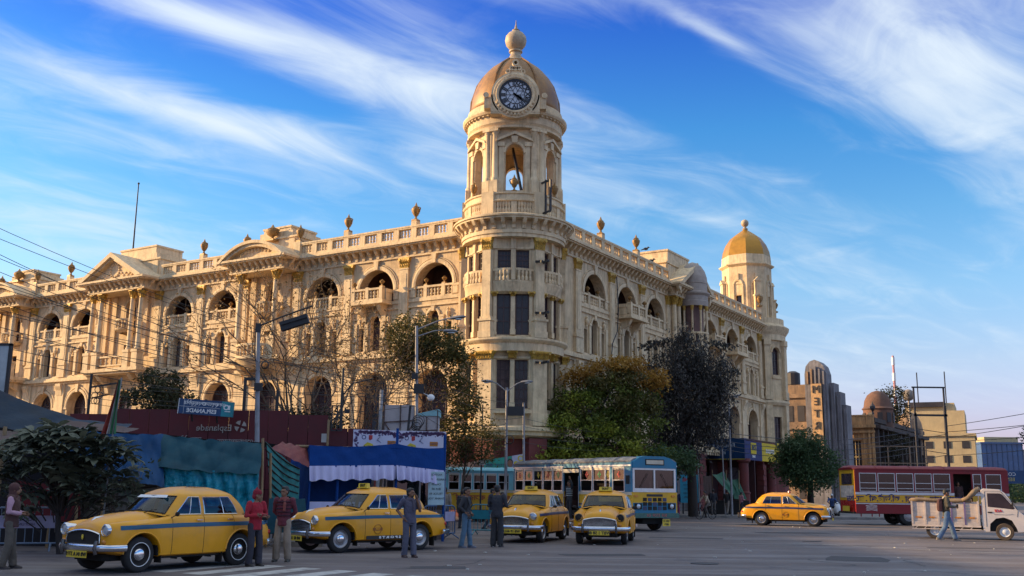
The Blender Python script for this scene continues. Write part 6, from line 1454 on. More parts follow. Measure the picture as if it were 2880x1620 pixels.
# big faded sheet at the far left
s2 = thing('street_stall', 'stall with a sloping faded blue sheet over dark shade, behind the plumeria bush', 'stall', (0, 0, 0))
sheet('sloping_tarpaulin', greyblue_t, (-14.3, 28.0, 4.25), (-11.3, 30.5, 3.45), (-10.9, 28.8, 3.15), (-13.9, 26.2, 3.1), 30, 14, .16, .25, 11, s2)
sheet('brown_tarpaulin', brown_t, (-14.6, 26.6, 3.35), (-12.6, 26.6, 3.0), (-12.5, 25.9, 2.75), (-14.6, 25.9, 2.85), 14, 6, .12, .1, 12, s2)
sheet('brown_tarpaulin', brown_t, (-12.4, 28.6, 3.42), (-10.6, 29.2, 3.25), (-10.7, 28.6, 3.10), (-12.6, 27.9, 3.16), 12, 6, .08, .0, 13, s2)
put('back_board', MB().box(-15.5, -12.2, 28.7, 28.8, 0, 3.2), s2, None, seam)
for x, y, z in ((-14.2, 27.9, 4.3), (-13.0, 26.3, 3.1), (-14.4, 26.2, 3.0)): put('post', MB().tube([(x, y, 0), (x, y, z)], .05, 7), s2, None, bamboo)
b = MB(); b.box(-15.35, -14.42, 28.9, 28.98, 3.9, 5.55); o = put('signboard', b, None, None, mat('pale_board', (.35, .38, .40), rough=.6, var=.2)); put('frame', MB().box(-14.42, -14.35, 28.88, 29.0, 3.85, 5.6).box(-15.35, -14.35, 28.88, 29.0, 5.551, 5.62), o, None, ironm); put('post', MB().box(-14.45, -14.37, 28.9, 28.98, 0, 3.9), o, None, ironm)
tag(o, 'tall pale signboard in a black frame cut by the left edge of the view', 'sign')
# teal netting and red tarpaulin between stall and canopy
o = sheet('teal_netting', netm, (-7.0, 29.3, 2.92), (-6.35, 31.2, 2.2), (-6.35, 31.0, .75), (-6.75, 29.5, 1.15), 30, 30, .10, .05, 14)
for i in range(9):
    t = i / 8; a, c = Vector((-7.0, 29.28, 2.92)).lerp(Vector((-6.75, 29.48, 1.15)), t), Vector((-6.35, 31.18, 2.2)).lerp(Vector((-6.35, 30.98, .75)), t)
    put('net_fold', MB().tube([a.lerp(c, k / 8) + Vector((0, -.06, -.10 * math.sin(math.pi * k / 8))) for k in range(9)], .022, 5), o, None, seam)
tag(o, 'drooping teal netting tied between the teal stall and the blue canopy', 'netting')
o = sheet('red_tarpaulin', red_t, (-6.9, 31.0, 2.98), (-6.1, 32.2, 2.9), (-6.15, 31.4, 2.25), (-6.95, 29.8, 2.75), 16, 10, .10, .03, 15)
tag(o, 'red brown tarpaulin behind the teal netting left of the blue canopy', 'tarpaulin')
o = sheet('teal_tarpaulin', teal_d, (-6.6, 28.4, 1.35), (-5.7, 28.9, 1.35), (-5.6, 28.9, .5), (-6.6, 28.4, .4), 12, 8, .06, .02, 16); tag(o, 'low dark teal sheet behind the man in striped sweater', 'tarpaulin')

# blue canopy with white frill
cloth_b = mat('royal_blue_cloth', (.005, .045, .20), rough=.8, spec=.2, var=.12, scale=1.5, bump=.4, bscale=3, bdist=.08)
cloth_w = mat('white_frill_cloth', (.50, .48, .68), rough=.8, var=.08, scale=3)
cp = thing('canopy', 'royal blue cloth canopy with a white pleated frill behind the second taxi', 'canopy', (0, 0, 0))
A, B = Vector((-6.15, 31.5, 2.93)), Vector((-2.14, 33.4, 2.98)); mid = A.lerp(B, .63)
def valance(a, c, zt0, zt1, zb0, zb1, seed): return sheet('blue_valance', cloth_b, (a.x, a.y, zt0), (c.x, c.y, zt1), (c.x, c.y, zb1), (a.x, a.y, zb0), 24, 8, .05, .07, seed, cp)
valance(A, mid, 2.93, 3.06, 2.28, 2.36, 17); valance(mid, B, 3.06, 2.97, 2.36, 2.22, 18)
def frill(a, c, z0, z1, n, seed):
    r = random.Random(seed); ph = [r.uniform(-1, 1) for _ in range(n + 1)]
    d = (c - a); nn = Vector((d.y, -d.x, 0)).normalized()
    def f(u, v):
        p = a.lerp(c, u); w = math.sin(u * n * math.pi * 2 + 2 * math.sin(u * 9 + seed)) * (.3 + .7 * v) * .055 + .03 * v * math.sin(u * n * 5.1 + 1)
        return Vector((p.x, p.y, lerp(z0, z1, u) - .44 * v - .03 * math.sin(u * n * 2.7) * v)) + nn * (w + .02 + .05 * v)
    put('white_frill', MB().grid(f, n * 10, 6), cp, None, cloth_w, 80)
frill(A, mid, 2.30, 2.38, 13, 1); frill(mid, B, 2.38, 2.24, 9, 2)
back = Vector((-.43, .9, 0)) * 2.3
sheet('canopy_roof', cloth_b, A + back + Vector((0, 0, .05)), B + back, B + Vector((0, 0, -.01)), A + Vector((0, 0, -.0)), 14, 8, .05, .12, 19, cp)
sheet('blue_back_cloth', cloth_b, A + back, A.lerp(B, .62) + back, A.lerp(B, .62) + back - Vector((0, 0, 2.0)), A + back - Vector((0, 0, 2.0)), 16, 8, .08, .03, 20, cp)
sheet('blue_side_cloth', cloth_b, A, A + back, A + back - Vector((0, 0, 1.7)), A - Vector((0, 0, 1.7)), 10, 8, .06, .0, 22, cp)
sheet('white_skirt_cloth', cloth_w, A + Vector((0.05, .1, -1.7)), A + Vector((1.9, 1.0, -1.7)), A + Vector((1.9, 1.0, -2.85)), A + Vector((0.05, .1, -2.9)), 16, 6, .05, .0, 23, cp)
for p, h in ((A, 2.93), (mid, 3.55), (B, 3.4), (A.lerp(B, .2), 2.3), (A + back, 2.95), (B + back, 3.0)): put('canopy_pole', MB().tube([(p.x, p.y + .14, 0), (p.x, p.y + .14, h)], .045, 8), cp, None, cloth_b)
put('bamboo_rail', MB().tube([(-6.6, 31.55, 2.90), (-2.1, 33.7, 2.88)], .04, 7), cp, None, bamboo)
cb = thing('booth', 'small wooden ticket booth with panes inside the blue canopy', 'booth', (-3.0, 34.5, 0), R(20))
put('wooden_wall', MB().box(-.9, .9, 0, 1.0, 0, .95).box(-.9, .9, .9, 1.0, .951, 2.3), cb, None, mat('booth_wood', (.10, .07, .06), rough=.7, var=.3)); put('frame', MB().box(-.9, -.84, 0, .06, .951, 2.3).box(.84, .9, 0, .06, .951, 2.3).box(-.03, .03, 0, .06, .951, 2.3).box(-.84, .84, 0, .06, 2.2, 2.3), cb, None, mat('frame_grey', (.3, .29, .30), rough=.5)); put('pane', MB().box(-.84, -.03, .02, .03, .96, 2.2).box(.03, .84, .02, .03, .96, 2.2), cb, None, glass('booth_glass', (.2, .2, .2)))
# notice board and barriers
def barrier(label, loc, rz, w, m, board=None, bars=9, tilt=0., txt=None):
    t = thing('crowd_barrier', label, 'barrier', loc, rz, 'crowd barriers'); t.rotation_euler = (tilt, 0, rz)
    b = MB(); h = w / 2; b.tube([(-h, 0, .18), (-h, 0, .95), (-h + .06, 0, 1.06), (-h + .18, 0, 1.1), (h - .18, 0, 1.1), (h - .06, 0, 1.06), (h, 0, .95), (h, 0, .18), (-h, 0, .18)], .024, 7); put('frame', b, t, None, m, 60)
    for s_ in (-1, 1): put('foot', MB().tube([(s_ * h * .8, -.3, .02), (s_ * h * .8, 0, .18), (s_ * h * .8, .3, .02)], .022, 6), t, None, m)
    for i in range(bars): x = -h + w * (i + 1) / (bars + 1); put('bar', MB().tube([(x, 0, .18), (x, 0, 1.09)], .011, 5), t, None, m)
    if board:
        o = put('notice_plate', MB().box(-h + .06, h - .06, -.035, -.028, .58, .90), t, None, board)
        for i, s_ in enumerate(txt or ()): put('lettering', text_mesh(s_, .10 if i == 0 else .07, mat('barrier_letters', (.05, .04, .13), rough=.6)), o, T(0, -.04, .81 - i * .13))
    return t
tealp = mat('teal_barrier_paint', (.015, .17, .21), rough=.45, var=.15); bluep = mat('blue_barrier_paint', (.06, .13, .26), rough=.45, var=.15); greyp = mat('grey_blue_paint', (.17, .22, .30), rough=.5, var=.2)
lil = mat('pale_lilac_board', (.42, .38, .55), rough=.6)
barrier('teal crowd barrier with a lettered plate beside the young man in blue jeans', (-.55, 38.4, 0), R(-18), 1.9, tealp, tealp, 12, 0, ('POLICE', 'KOLKATA'))
barrier('grey blue crowd barrier leaning by the plumeria bush, pale lettered plate on it', (-12.25, 26.4, .02), R(20), 1.5, greyp, lil, 7, R(16), ('POLICE', 'HELP LINE'))
barrier('blue barrier with a pale PAY sign at the right post of the blue canopy', (-2.35, 34.9, 0), R(60), 1.9, bluep, lil, 12, 0, ('PAY A', 'CASH'))
o = put('notice_board', MB().box(-2.62, -2.1, 33.2, 33.24, 1.15, 2.2), None, None, mat('pale_blue_notice', (.35, .48, .52), rough=.6)); tag(o, 'pale blue notice with small writing hanging at the right end of the canopy', 'notice')
for i in range(6): put('lettering', text_mesh(('NOTICE', 'PARKING FEES', 'CAR 20', 'BUS 80', 'TRUCK 90', 'THANK YOU')[i], .07, blackt), o, T(-2.36, 33.197, 2.1 - i * .15))
# printed banner above the canopy
bn = thing('printed_banner', 'white printed banner with emblems and figures above the blue canopy', 'banner', (-3.66, 34.0, 3.2), R(15))
put('cloth', MB().box(-1.55, 1.55, -.01, .01, -.32, .34), bn, None, mat('banner_white', (.50, .48, .56), rough=.7, var=.06))
ink = [mat('ink_' + n, c, rough=.7) for n, c in (('violet', (.10, .05, .12)), ('yellow', (.55, .42, .03)), ('orange', (.42, .16, .02)), ('navy', (.02, .03, .10)), ('red', (.35, .03, .03)))]
r_ = random.Random(4); b = MB()
for i in range(420):
    x = r_.uniform(-1.5, 1.5); z = .30 - abs(r_.gauss(0, .05)) - (.25 * max(0, 1 - abs(abs(x + .0) - .0) / .35) if abs(x) < .35 else 0) * r_.random() - (.5 * r_.random() if x < -1.38 else 0)
    b.lathe([(.001, -.014), (r_.uniform(.015, .045), -.014)], 6, (x, 0, z), ax='y', caps=False)
put('print', b, bn, None, ink[0])
for k in (0, 1):
    x = -1.2 + k * 1.42
    put('print', MB().lathe([(.05, -.014), (.075, -.014)], 14, (x, 0, .1), ax='y', caps=False), bn, None, ink[3]); put('print', MB().prism([(x + .2, .0), (x + .28, .04), (x + .28, .17), (x + .16, .17), (x + .16, .03)], -.0145, -.012), bn, None, ink[4])
    put('print', MB().bar((x + .42, -.014, .0), (x + .52, -.014, .12), .07, .004).bar((x + .5, -.014, .1), (x + .6, -.014, .24), .025, .004).bar((x + .44, -.014, .02), (x + .56, -.014, -.06), .04, .004).ball((x + .5, -.012, .17), (.03, .004, .03), 8, 4), bn, None, ink[3])
    put('print', MB().prism([(x - .05, -.3), (x + .35, -.3), (x + .3, -.12), (x + .12, -.06), (x, -.16)], -.0145, -.012), bn, None, ink[1]); put('print', MB().prism([(x + .78, -.15), (x + 1.05, -.15), (x + 1.05, .0), (x + .78, .0)], -.0145, -.012), bn, None, ink[2])
    put('lettering', text_mesh('UTSAV', .07, ink[0]), bn, T(x + .92, -.016, -.07)); put('lettering', text_mesh('MELA', .10, ink[3]), bn, T(x + .14, -.017, -.22))

# metro station wall
mw = thing('station_wall', 'maroon panelled station wall lettered Esplanade behind the tarpaulin stalls', 'wall', (0, 38.0, 0))
wallm = mat('maroon_panel', (.095, .014, .018), rough=.5, spec=.3, var=.14, scale=1.3, dirt=((.06, .02, .022), .5), streak=.5)
x = -16.4; hs = [4.15] * 2 + [4.35] * 9 + [4.2, 4.2] + [3.72] * 2
for i, h in enumerate(hs):
    for k in range(3): put('panel', MB().box(x + .01, x + .73, -.06 + (.003 if (i + k) % 2 else 0), .0, .12 + k * h / 3, .12 + (k + 1) * h / 3 - .02), mw, None, wallm)
    x += .74
put('core', MB().box(-16.4, x - .02, .001, 2.4, 0, 3.7), mw, None, seam); XR = x
whl = mat('steel_letters', (.34, .30, .28), rough=.5, metal=.2)
put('lettering', text_mesh('Esplanade', .25, whl, True, .02), mw, T(-11.0, -.08, 3.78)); put('lettering', text_mesh('এসপ্ল্যানেড', .19, whl, True, .015), mw, T(-10.15, -.08, 3.28)); put('lettering', text_mesh('एस्प्लेनेड', .19, whl, True, .015), mw, T(-11.9, -.08, 3.34))
b = MB(); b.M = T(-10.02, -.08, 3.85)
for a in range(4): b.prism([(.22 * math.cos(a * 1.57 + k * .5), .22 * math.sin(a * 1.57 + k * .5)) for k in (0, 1, 2)] + [(.05 * math.cos(a * 1.57 + .5), .05 * math.sin(a * 1.57 + .5))], -.02, 0)
put('station_emblem', b, mw, None, whl); put('notice', MB().box(-7.0, -6.75, -.075, -.062, 3.3, 3.62), mw, None, mat('paper', (.4, .38, .36), rough=.8))
# station sign
sg = thing('station_sign', 'blue station sign reading ESPLANADE on top of the maroon wall', 'sign', (-11.05, 37.0, 4.45), R(3))
sg.rotation_euler = (0, R(3.5), R(3))
put('board', MB().box(-.97, .55, -.09, .09, -.27, .27), sg, None, mat('sign_blue', (.008, .045, .13), rough=.45)); put('teal_end', MB().box(.552, .97, -.09, .09, -.27, .27), sg, None, mat('sign_teal', (.01, .20, .24), rough=.45)); put('edge', MB().box(-1.0, -.972, -.1, .1, -.28, .28).box(-.97, .5, -.094, -.088, -.008, .004).box(-.8, -.79, -.094, -.088, -.27, .27), sg, None, alum)
put('lettering', text_mesh('ESPLANADE', .15, whitep, bold=.004), sg, T(-.15, -.095, -.14)); put('lettering', text_mesh('এসপ্ল্যানেড', .13, whitep, bold=.002), sg, T(.25, -.095, .13)); put('lettering', text_mesh('एस्प्लेनेड', .13, whitep, bold=.002), sg, T(-.5, -.095, .13))
put('emblem', MB().lathe([(.04, -.095), (.065, -.095)], 14, (-.08, 0, .13), ax='y', caps=False).lathe([(.06, -.095), (.10, -.095)], 14, (.72, 0, .06), ax='y', caps=False).box(.68, .88, -.097, -.092, -.10, -.07).box(.80, .86, -.097, -.092, -.02, .14), sg, None, whitep)
put('bracket', MB().bar((-.5, 0, -.27), (-.5, .2, -.5), .05).bar((.4, 0, -.27), (.4, .2, -.5), .05), sg, None, ironm)
# iron gantries behind the wall
o = put('iron_gantry', MB().box(-10.55, -10.45, 40, 40.1, 0, 5.9).box(-10.05, -9.95, 40, 40.1, 0, 5.9).box(-10.449, -10.051, 40, 40.1, 5.78, 5.9), None, None, ironm); tag(o, 'narrow black iron frame standing behind the maroon wall right of the blue sign', 'gantry')
o = put('iron_post', MB().box(-9.25, -9.15, 40, 40.1, 0, 5.4), None, None, ironm); tag(o, 'single black iron post behind the leaning silver lamp pole', 'post')
o = put('iron_rack', MB().box(-6.62, -6.57, 37.6, 37.65, 3.7, 4.65).box(-6.25, -6.2, 37.6, 37.65, 3.7, 4.65).box(-6.42, -6.38, 37.6, 37.65, 3.7, 4.6).box(-6.569, -6.251, 37.6, 37.65, 4.6, 4.65).box(-6.569, -6.251, 37.6, 37.65, 3.7, 3.74), None, None, ironm); tag(o, 'small black iron rack on the right end of the maroon wall', 'rack')
o = put('bamboo_pole', MB().tube([(-6.72, 37.5, 0), (-6.68, 37.5, 4.1)], .045, 7), None, None, bamboo); tag(o, 'bamboo pole against the right end of the maroon wall', 'pole')
o = put('sign_pole', MB().tube([(-6.5, 39, 0), (-6.48, 39, 6.2)], .05, 7).lathe([(.15, -.01), (.18, 0), (.15, .01)], 14, (-6.25, 39, 4.95), ax='y', caps=False).box(-6.36, -6.16, 38.98, 39.02, 4.45, 4.62).tube([(-6.48, 39, 5.1), (-6.1, 39, 5.6), (-5.3, 39, 5.8)], .03, 6), None, None, ironm); tag(o, 'dark thin pole with a small ring and plate behind the maroon wall', 'pole')
# white boarded enclosure
we = thing('boarded_hut', 'white cloth boarded hut on a frame near the leafy tree, above the printed banner', 'hut', (0, 0, 0))
whc = mat('white_grey_sheet', (.42, .38, .38), rough=.8, var=.15, scale=1, dirt=((.22, .19, .19), .5))
put('sheet', MB().box(-5.45, -4.12, 44, 45.4, 3.4, 5.2), we, None, whc); put('sheet', MB().box(-4.0, -3.15, 44.1, 45.4, 3.3, 4.75), we, None, whc); put('teal_top', MB().prism([(-4.05, 4.751), (-3.1, 4.751), (-3.1, 5.05), (-4.0, 4.85)], 44.05, 45.5), we, None, mat('pale_teal_sheet', (.22, .42, .45), rough=.6))
for x0, z0, x1, z1 in ((-5.45, 3.4, -5.45, 5.2), (-4.75, 3.4, -4.75, 5.22), (-5.45, 4.45, -4.1, 4.55), (-4.12, 3.4, -4.12, 5.2), (-5.4, 4.4, -4.7, 3.4), (-4.2, 4.4, -4.75, 3.4), (-3.15, 3.3, -3.15, 5.0), (-3.62, 3.3, -3.62, 4.7), (-4.0, 4.1, -3.15, 4.15)): put('frame_bar', MB().bar((x0, 43.97 if x0 < -4.05 else 44.07, z0), (x1, 43.97 if x0 < -4.05 else 44.07, z1), .045), we, None, brown_t)
for x in (-5.4, -4.2, -3.2): put('post', MB().box(x - .04, x + .04, 44.6, 44.7, 0, 3.4), we, None, ironm)
o = put('hut_pole', MB().tube([(-5.62, 43.8, 0), (-5.58, 43.8, 5.85)], .075, 8), None, None, mat('grey_pole_paint', (.30, .30, .31), rough=.6, var=.35, scale=3, dirt=((.12, .09, .07), .7))); tag(o, 'grey painted post at the left corner of the white boarded hut', 'post')

# lamp poles
polem = mat('silver_pole_paint', (.25, .245, .26), rough=.5, var=.25, scale=2.5, dirt=((.13, .09, .07), .8))
def pole(label, base, top, r, m=polem, name='lamp_post'):
    t = thing(name, label, 'street lamp' if 'lamp' in name else 'pole', base); h = Vector(top) - Vector(base)
    put('post', MB().tube([(0, 0, 0), h * .5, h], [r, r * .85, r * .7], 9), t, None, m, 60); return t
def lamp_head(t, p, d, tilt=.1, ln=.7):
    b = MB(); d = Vector(d).normalized(); s_ = Vector((-d.y, d.x, 0)); p = Vector(p); rings = []
    for k, w, h in ((0, .05, .05), (.15, .09, .08), (.5, .15, .10), (.85, .13, .08), (1, .04, .03)):
        c = p + d * ln * k + Vector((0, 0, tilt * k)); rings.append([c + s_ * w * math.cos(a) + Vector((0, 0, h * math.sin(a) * (1 if math.sin(a) > 0 else .6))) for a in [i * math.pi / 4 for i in range(8)]])
    b.rings(rings); o = put('lamp_head', b, t, None, mat('lamp_head_grey', (.16, .16, .18), rough=.4, metal=.3), smooth=60)
    put('lamp_glass', MB().ball(p + d * ln * .55 + Vector((0, 0, tilt * .5 - .05)), (.16, .1, .05), 8, 5), o, None, lens)
t = pole('leaning silver lamp pole with a dark box arm, rising behind the teal stall', (-8.1, 33.4, 0), (-8.45, 33.4, 6.95), .09)
put('arm', MB().tube([(-.35, 0, 6.9), (.45, 0, 7.25), (1.42, .0, 7.62)], .03, 6), t, None, ironm); put('signal_box', MB().bar((.42, -.05, 6.88), (1.32, -.05, 7.18), .26, .30).bar((.46, -.2, 6.93), (1.3, -.2, 7.2), .08, .02), t, None, ironm); put('hanger', MB().bar((.5, 0, 7.0), (.45, 0, 7.25), .03).bar((1.2, 0, 7.2), (1.25, 0, 7.55), .03), t, None, ironm)
put('pole_cap', MB().box(-.42, -.26, -.07, .07, 6.7, 7.0), t, None, ironm); put('junction_box', MB().box(-.32, -.06, -.18, -.06, 4.75, 5.0), t, None, ironm); b = MB(); b.lathe([(.1, -.02), (.14, 0), (.1, .02)], 12, (-.02, -.1, 5.6), ax='y', caps=False); put('cable_coil', b, t, None, ironm)
t = pole('lamp pole with two heads on an arm, wrapped in cables beside the leafy tree', (-3.75, 42, 0), (-3.98, 42, 8.35), .085)
put('arm', MB().tube([(-.22, 0, 8.2), (.6, 0, 8.55), (1.2, 0, 8.72)], .03, 6).tube([(-.22, 0, 7.9), (.5, 0, 8.15), (1.0, 0, 8.2)], .025, 6), t, None, polem); lamp_head(t, (1.1, 0, 8.66), (1, -.2, 0), .08, .75); lamp_head(t, (.9, 0, 8.15), (1, .3, 0), .0, .6)
put('floodlight', MB().ball((.45, -.1, 5.35), (.16, .12, .14), 10, 6).bar((0, 0, 5.6), (.42, -.1, 5.4), .03), t, None, whitep); b = MB()
for i in range(4): b.lathe([(.17 + .02 * i, -.015), (.20 + .02 * i, 0), (.17 + .02 * i, .015)], 14, (-.12 + .03 * i, -.12, 4.15 + .08 * i), ax='y', caps=False)
put('cable_coil', b, t, None, ironm); put('strut', MB().bar((-.5, -.1, 3.2), (-.38, -.1, 5.0), .09), t, None, ironm); put('junction_box', MB().box(-.25, .15, -.22, -.08, 5.5, 5.9).box(-.35, -.1, -.2, -.08, 6.1, 6.35), t, None, ironm)
t = pole('double-armed street lamp in front of the clock tower base', (-.2, 51.0, 0), (-.2, 51.0, 6.7), .085)
for s_ in (-1, 1): put('arm', MB().tube([(0, 0, 6.5), (s_ * .5, 0, 6.9), (s_ * .75, 0, 7.0)], .03, 6), t, None, polem); lamp_head(t, (s_ * .7, 0, 6.98), (s_, -.15, 0), .02, .6)
put('dark_box', MB().box(.05, .85, -.12, .12, 5.3, 5.75), t, None, ironm)
b = MB(); b.lathe([(.2, -.02), (.24, 0), (.2, .02)], 14, (.15, -.1, 4.1), ax='y', caps=False); put('cable_coil', b, t, None, ironm)
t = pole('plain weathered pole right of the double-armed lamp', (.72, 51.6, 0), (.66, 51.6, 6.0), .075, polem, 'utility_pole')
t = pole('slim dark pole with a curved arm at the foot of the clock tower', (-1.5, 53, 0), (-1.45, 53, 6.0), .05, ironm, 'utility_pole'); put('curved_arm', MB().tube([(0, 0, 5.6), (-.3, 0, 6.5), (-.9, 0, 6.9), (-1.6, 0, 6.7)], .03, 6), t, None, ironm); put('small_sign', MB().box(-.1, .25, -.05, -.03, 2.9, 3.2), t, T(0, 0, 0), whitep)
t = pole('cobra-head street lamp emerging from the dark hanging tree', (14.6, 68, .12), (14.6, 68, 7.6), .08); put('arm', MB().tube([(0, 0, 7.4), (-.5, -.2, 7.9), (-.9, -.4, 8.0)], .03, 6), t, None, polem); lamp_head(t, (.0, -.2, 7.75), (.9, -.3, 0), .15, .8)
for x, lb in ((14.95, 'pale thin pole in front of the bank sign'), (13.2, 'patched thin pole beside the blue shop poster')): t = pole(lb, (x, 71.8, .12), (x - .12, 71.8, 6.0), .06, polem, 'utility_pole')
t = pole('dark pole with tangled cables in front of the left columns', (-18.7, 45, 0), (-18.65, 45, 6.5), .08, ironm, 'utility_pole'); put('crossbar', MB().bar((0, 0, 5.9), (1.2, 0, 6.1), .07).bar((0, 0, 5.4), (.9, 0, 5.6), .05), t, None, ironm); b = MB()
for i in range(5): b.lathe([(.12, -.02), (.15, 0), (.12, .02)], 10, (.3 + .12 * (i % 3), -.1, 5.3 + .25 * (i // 2)), ax='y', caps=False)
put('cable_coil', b, t, None, ironm)
# overhead cables
def cable(p, q, sag, label, group, r=.0095):
    p, q = Vector(p), Vector(q); b = MB().tube([p.lerp(q, i / 14) - Vector((0, 0, sag * 4 * (i / 14) * (1 - i / 14))) for i in range(15)], r, 4); o = put('overhead_cable', b, None, None, ironm); tag(o, label, 'cable', group)
lb = 'black overhead cable sagging across the left front of the cream building'; G_ = 'cables across the left front'
for i in range(15):
    z0 = 4.6 + i * .30 + rs.uniform(-.1, .1); y0 = 27 + rs.uniform(-1, 2)
    if i % 3: cable((-17.5, y0, z0 + 1.2), (-3.95, 42, 5.0 + (i % 5) * .35), rs.uniform(.25, .7), lb, G_)
    else: cable((-17.5, y0, z0 + 1.4), (-18.7 + 10.4, 33.4, 4.5 + .1 * i), rs.uniform(.1, .35), lb, G_)
for i in range(5): cable((-18.65, 45, 5.2 + .25 * i), (-3.95, 42, 5.0 + .2 * i), rs.uniform(.2, .6), lb, G_)
lb = 'black cable between the lamp poles by the clock tower'; G_ = 'cables by the clock tower'
for i in range(6): cable((-3.95, 42, 4.9 + .3 * i), (-.2 + (i % 2) * .88, 51.3, 4.2 + .35 * i), rs.uniform(.2, .6), lb, G_)
for i in range(4): cable((.7, 51.6, 4.0 + .4 * i), (13.1, 71.8, 5.0 + .25 * i), .5, lb, G_)

# flag on a pole
fl = thing('flag', 'tricolour flag with drooping red, white and green cloth on a thin pole above the plumeria', 'flag', (-9.75, 25.4, 0))
put('flagpole', MB().tube([(-.2, 0, 0), (-.12, 0, 2.9), (-.02, 0, 4.3)], .022, 7), fl, None, polem)
for i, (m_, a, c) in enumerate(((mat('flag_red', (.22, .03, .02), rough=.8), -.40, -.2), (mat('flag_white', (.40, .38, .36), rough=.8), -.2, -.12), (mat('flag_green', (.03, .13, .055), rough=.8), -.12, .0))):
    put('stripe', MB().grid(lambda u, v: (lerp(a, c, u) * (.18 + .95 * v) - .03, .05 * math.sin(8 * u + 3 * v + i) - .02 * i, 4.25 - 1.35 * v - (.25 * (1 - u) * v if i == 0 else 0)), 5, 12), fl, None, m_, 80)

# small hoarding behind the buses
hd = thing('portrait_banner', 'long sloping printed banner with two portraits above the pale blue bus', 'banner', (0, 0, 0))
pb = [((-3.9, 2.2), (-1.5, 2.2), (-1.5, 3.3), (-3.9, 2.95), (.42, .22, .14)), ((-1.48, 2.2), (.1, 2.2), (.1, 3.55), (-1.48, 3.3), (.03, .27, .20)), ((.11, 2.2), (.82, 2.2), (.82, 3.68), (.11, 3.56), (.40, .38, .48))]
for i, (a, c, d, e, cc) in enumerate(pb): put('cloth', MB().prism([a, c, d, e], 58.6, 58.62), hd, None, mat('banner_print_%d' % i, cc, rough=.6, var=.2, scale=1.5))
def portrait(x, z, s_):
    o = put('portrait', MB().prism([(x - .3 * s_, z - .5 * s_), (x + .3 * s_, z - .5 * s_), (x + .18 * s_, z - .2 * s_), (x - .18 * s_, z - .2 * s_)], 58.585, 58.598), hd, None, whitep); put('face', MB().ball((x, 58.585, z), (.15 * s_, .012, .2 * s_), 12, 8), o, None, skinm); put('hair', MB().ball((x, 58.59, z + .07 * s_), (.18 * s_, .01, .2 * s_), 12, 8), o, None, hairm)
portrait(-1.9, 2.95, .8); portrait(.0, 3.12, 1.0)
put('lettering', text_mesh('জয় বাংলা জয় হিন্দ', .22, mat('banner_ink_dark', (.06, .04, .12), rough=.7)), hd, T(-.85, 58.59, 3.0)); put('emblem', MB().lathe([(.10, 58.59), (.17, 58.59)], 14, (.6, 0, 3.42), ax='y', caps=False).ball((.35, 58.59, 3.15), (.14, .01, .12), 10, 6), hd, None, mat('banner_yellow', (.5, .38, .03), rough=.6))
for x in (-3.8, -1.5, .7): put('post', MB().box(x - .03, x + .03, 58.63, 58.69, 0, 3.0), hd, None, ironm)

# bank front at the far corner
bkm = thing('bank_branch', 'maroon columned bank front with a navy fascia lettered Ensuring a smile and a yellow end', 'shop', (19.9, 87.0, 0))
fd, fn = Vector((-.848, .53, 0)), Vector((-.53, -.848, 0)); rd, rn = Vector((.53, .848, 0)), Vector((.848, -.53, 0))
navy = mat('fascia_navy', (.006, .035, .10), rough=.6, spec=.2); navy2 = mat('fascia_violet_navy', (.015, .025, .12), rough=.6, spec=.2); fyel = mat('fascia_yellow', (.62, .43, .012), rough=.6, spec=.2)
MF = frame((0, 0, 0), -fd, -fn); MG = frame((0, 0, 0), rd, -rn)   # x to the right along the face, y into the block
put('fascia', MB().box(-5.2, 0, 0, .3, 4.4, 6.2), bkm, MF, navy); put('fascia_line', MB().box(-5.2, 0, -.012, 0, 4.42, 4.47), bkm, MF, fyel)
put('fascia', MB().box(0.002, 4.6, 0, .3, 4.4, 6.2), bkm, MG, navy2); put('yellow_fascia', MB().box(4.602, 9.6, 0, .3, 4.4, 6.2), bkm, MG, fyel)
pw = mat('fascia_letters', (.42, .46, .50), rough=.5)
put('lettering', text_mesh('Ensuring a smile', .36, pw), bkm, MF @ T(-2.4, -.01, 5.6)); put('lettering', text_mesh('in every face', .36, pw), bkm, MF @ T(-2.9, -.01, 5.0))
o = put('logo_plate', MB().box(1.6, 3.0, -.03, 0, 4.9, 5.9), bkm, MG, fyel); put('lettering', text_mesh('IDBI', .42, navy, bold=.02), o, T(2.3, -.04, 5.45)); put('lettering', text_mesh('BANK', .22, whitep, bold=.01), bkm, MG @ T(2.3, -.012, 4.72)); put('lettering', text_mesh('IDBI BANK', .38, whitep, bold=.01), bkm, MG @ T(6.8, -.012, 5.3))
for M_, xs_ in ((MF, (-4.8, -.35)), (MG, (8.8,))):
    for x in xs_:
        o = put('column', MB().lathe([(.55, 0), (.55, .5), (.48, .55), (.48, 1.4), (.52, 1.45), (.52, 1.55), (.42, 1.62), (.42, 4.0), (.6, 4.15), (.6, 4.39)], 14, (x, .6, .12)), bkm, M_, maroon, smooth=35)
put('back_wall', MB().box(-5.2, 0, 2.4, 2.6, .12, 4.4), bkm, MF, mat('dark_maroon_wall', (.05, .015, .015), rough=.8)); put('side_wall', MB().box(0, 9.6, 3.0, 3.2, .12, 4.4), bkm, MG, mat('dark_maroon_wall', (0, 0, 0)))
put('window', MB().box(-3.4, -1.2, 2.34, 2.395, 1.6, 3.8), bkm, MF, mat('shop_window', (.16, .13, .14), rough=.3, var=.4)); put('flat_roof', MB().box(-5.2, 0, .301, 9, 6.0, 6.19), bkm, MF, maroon)
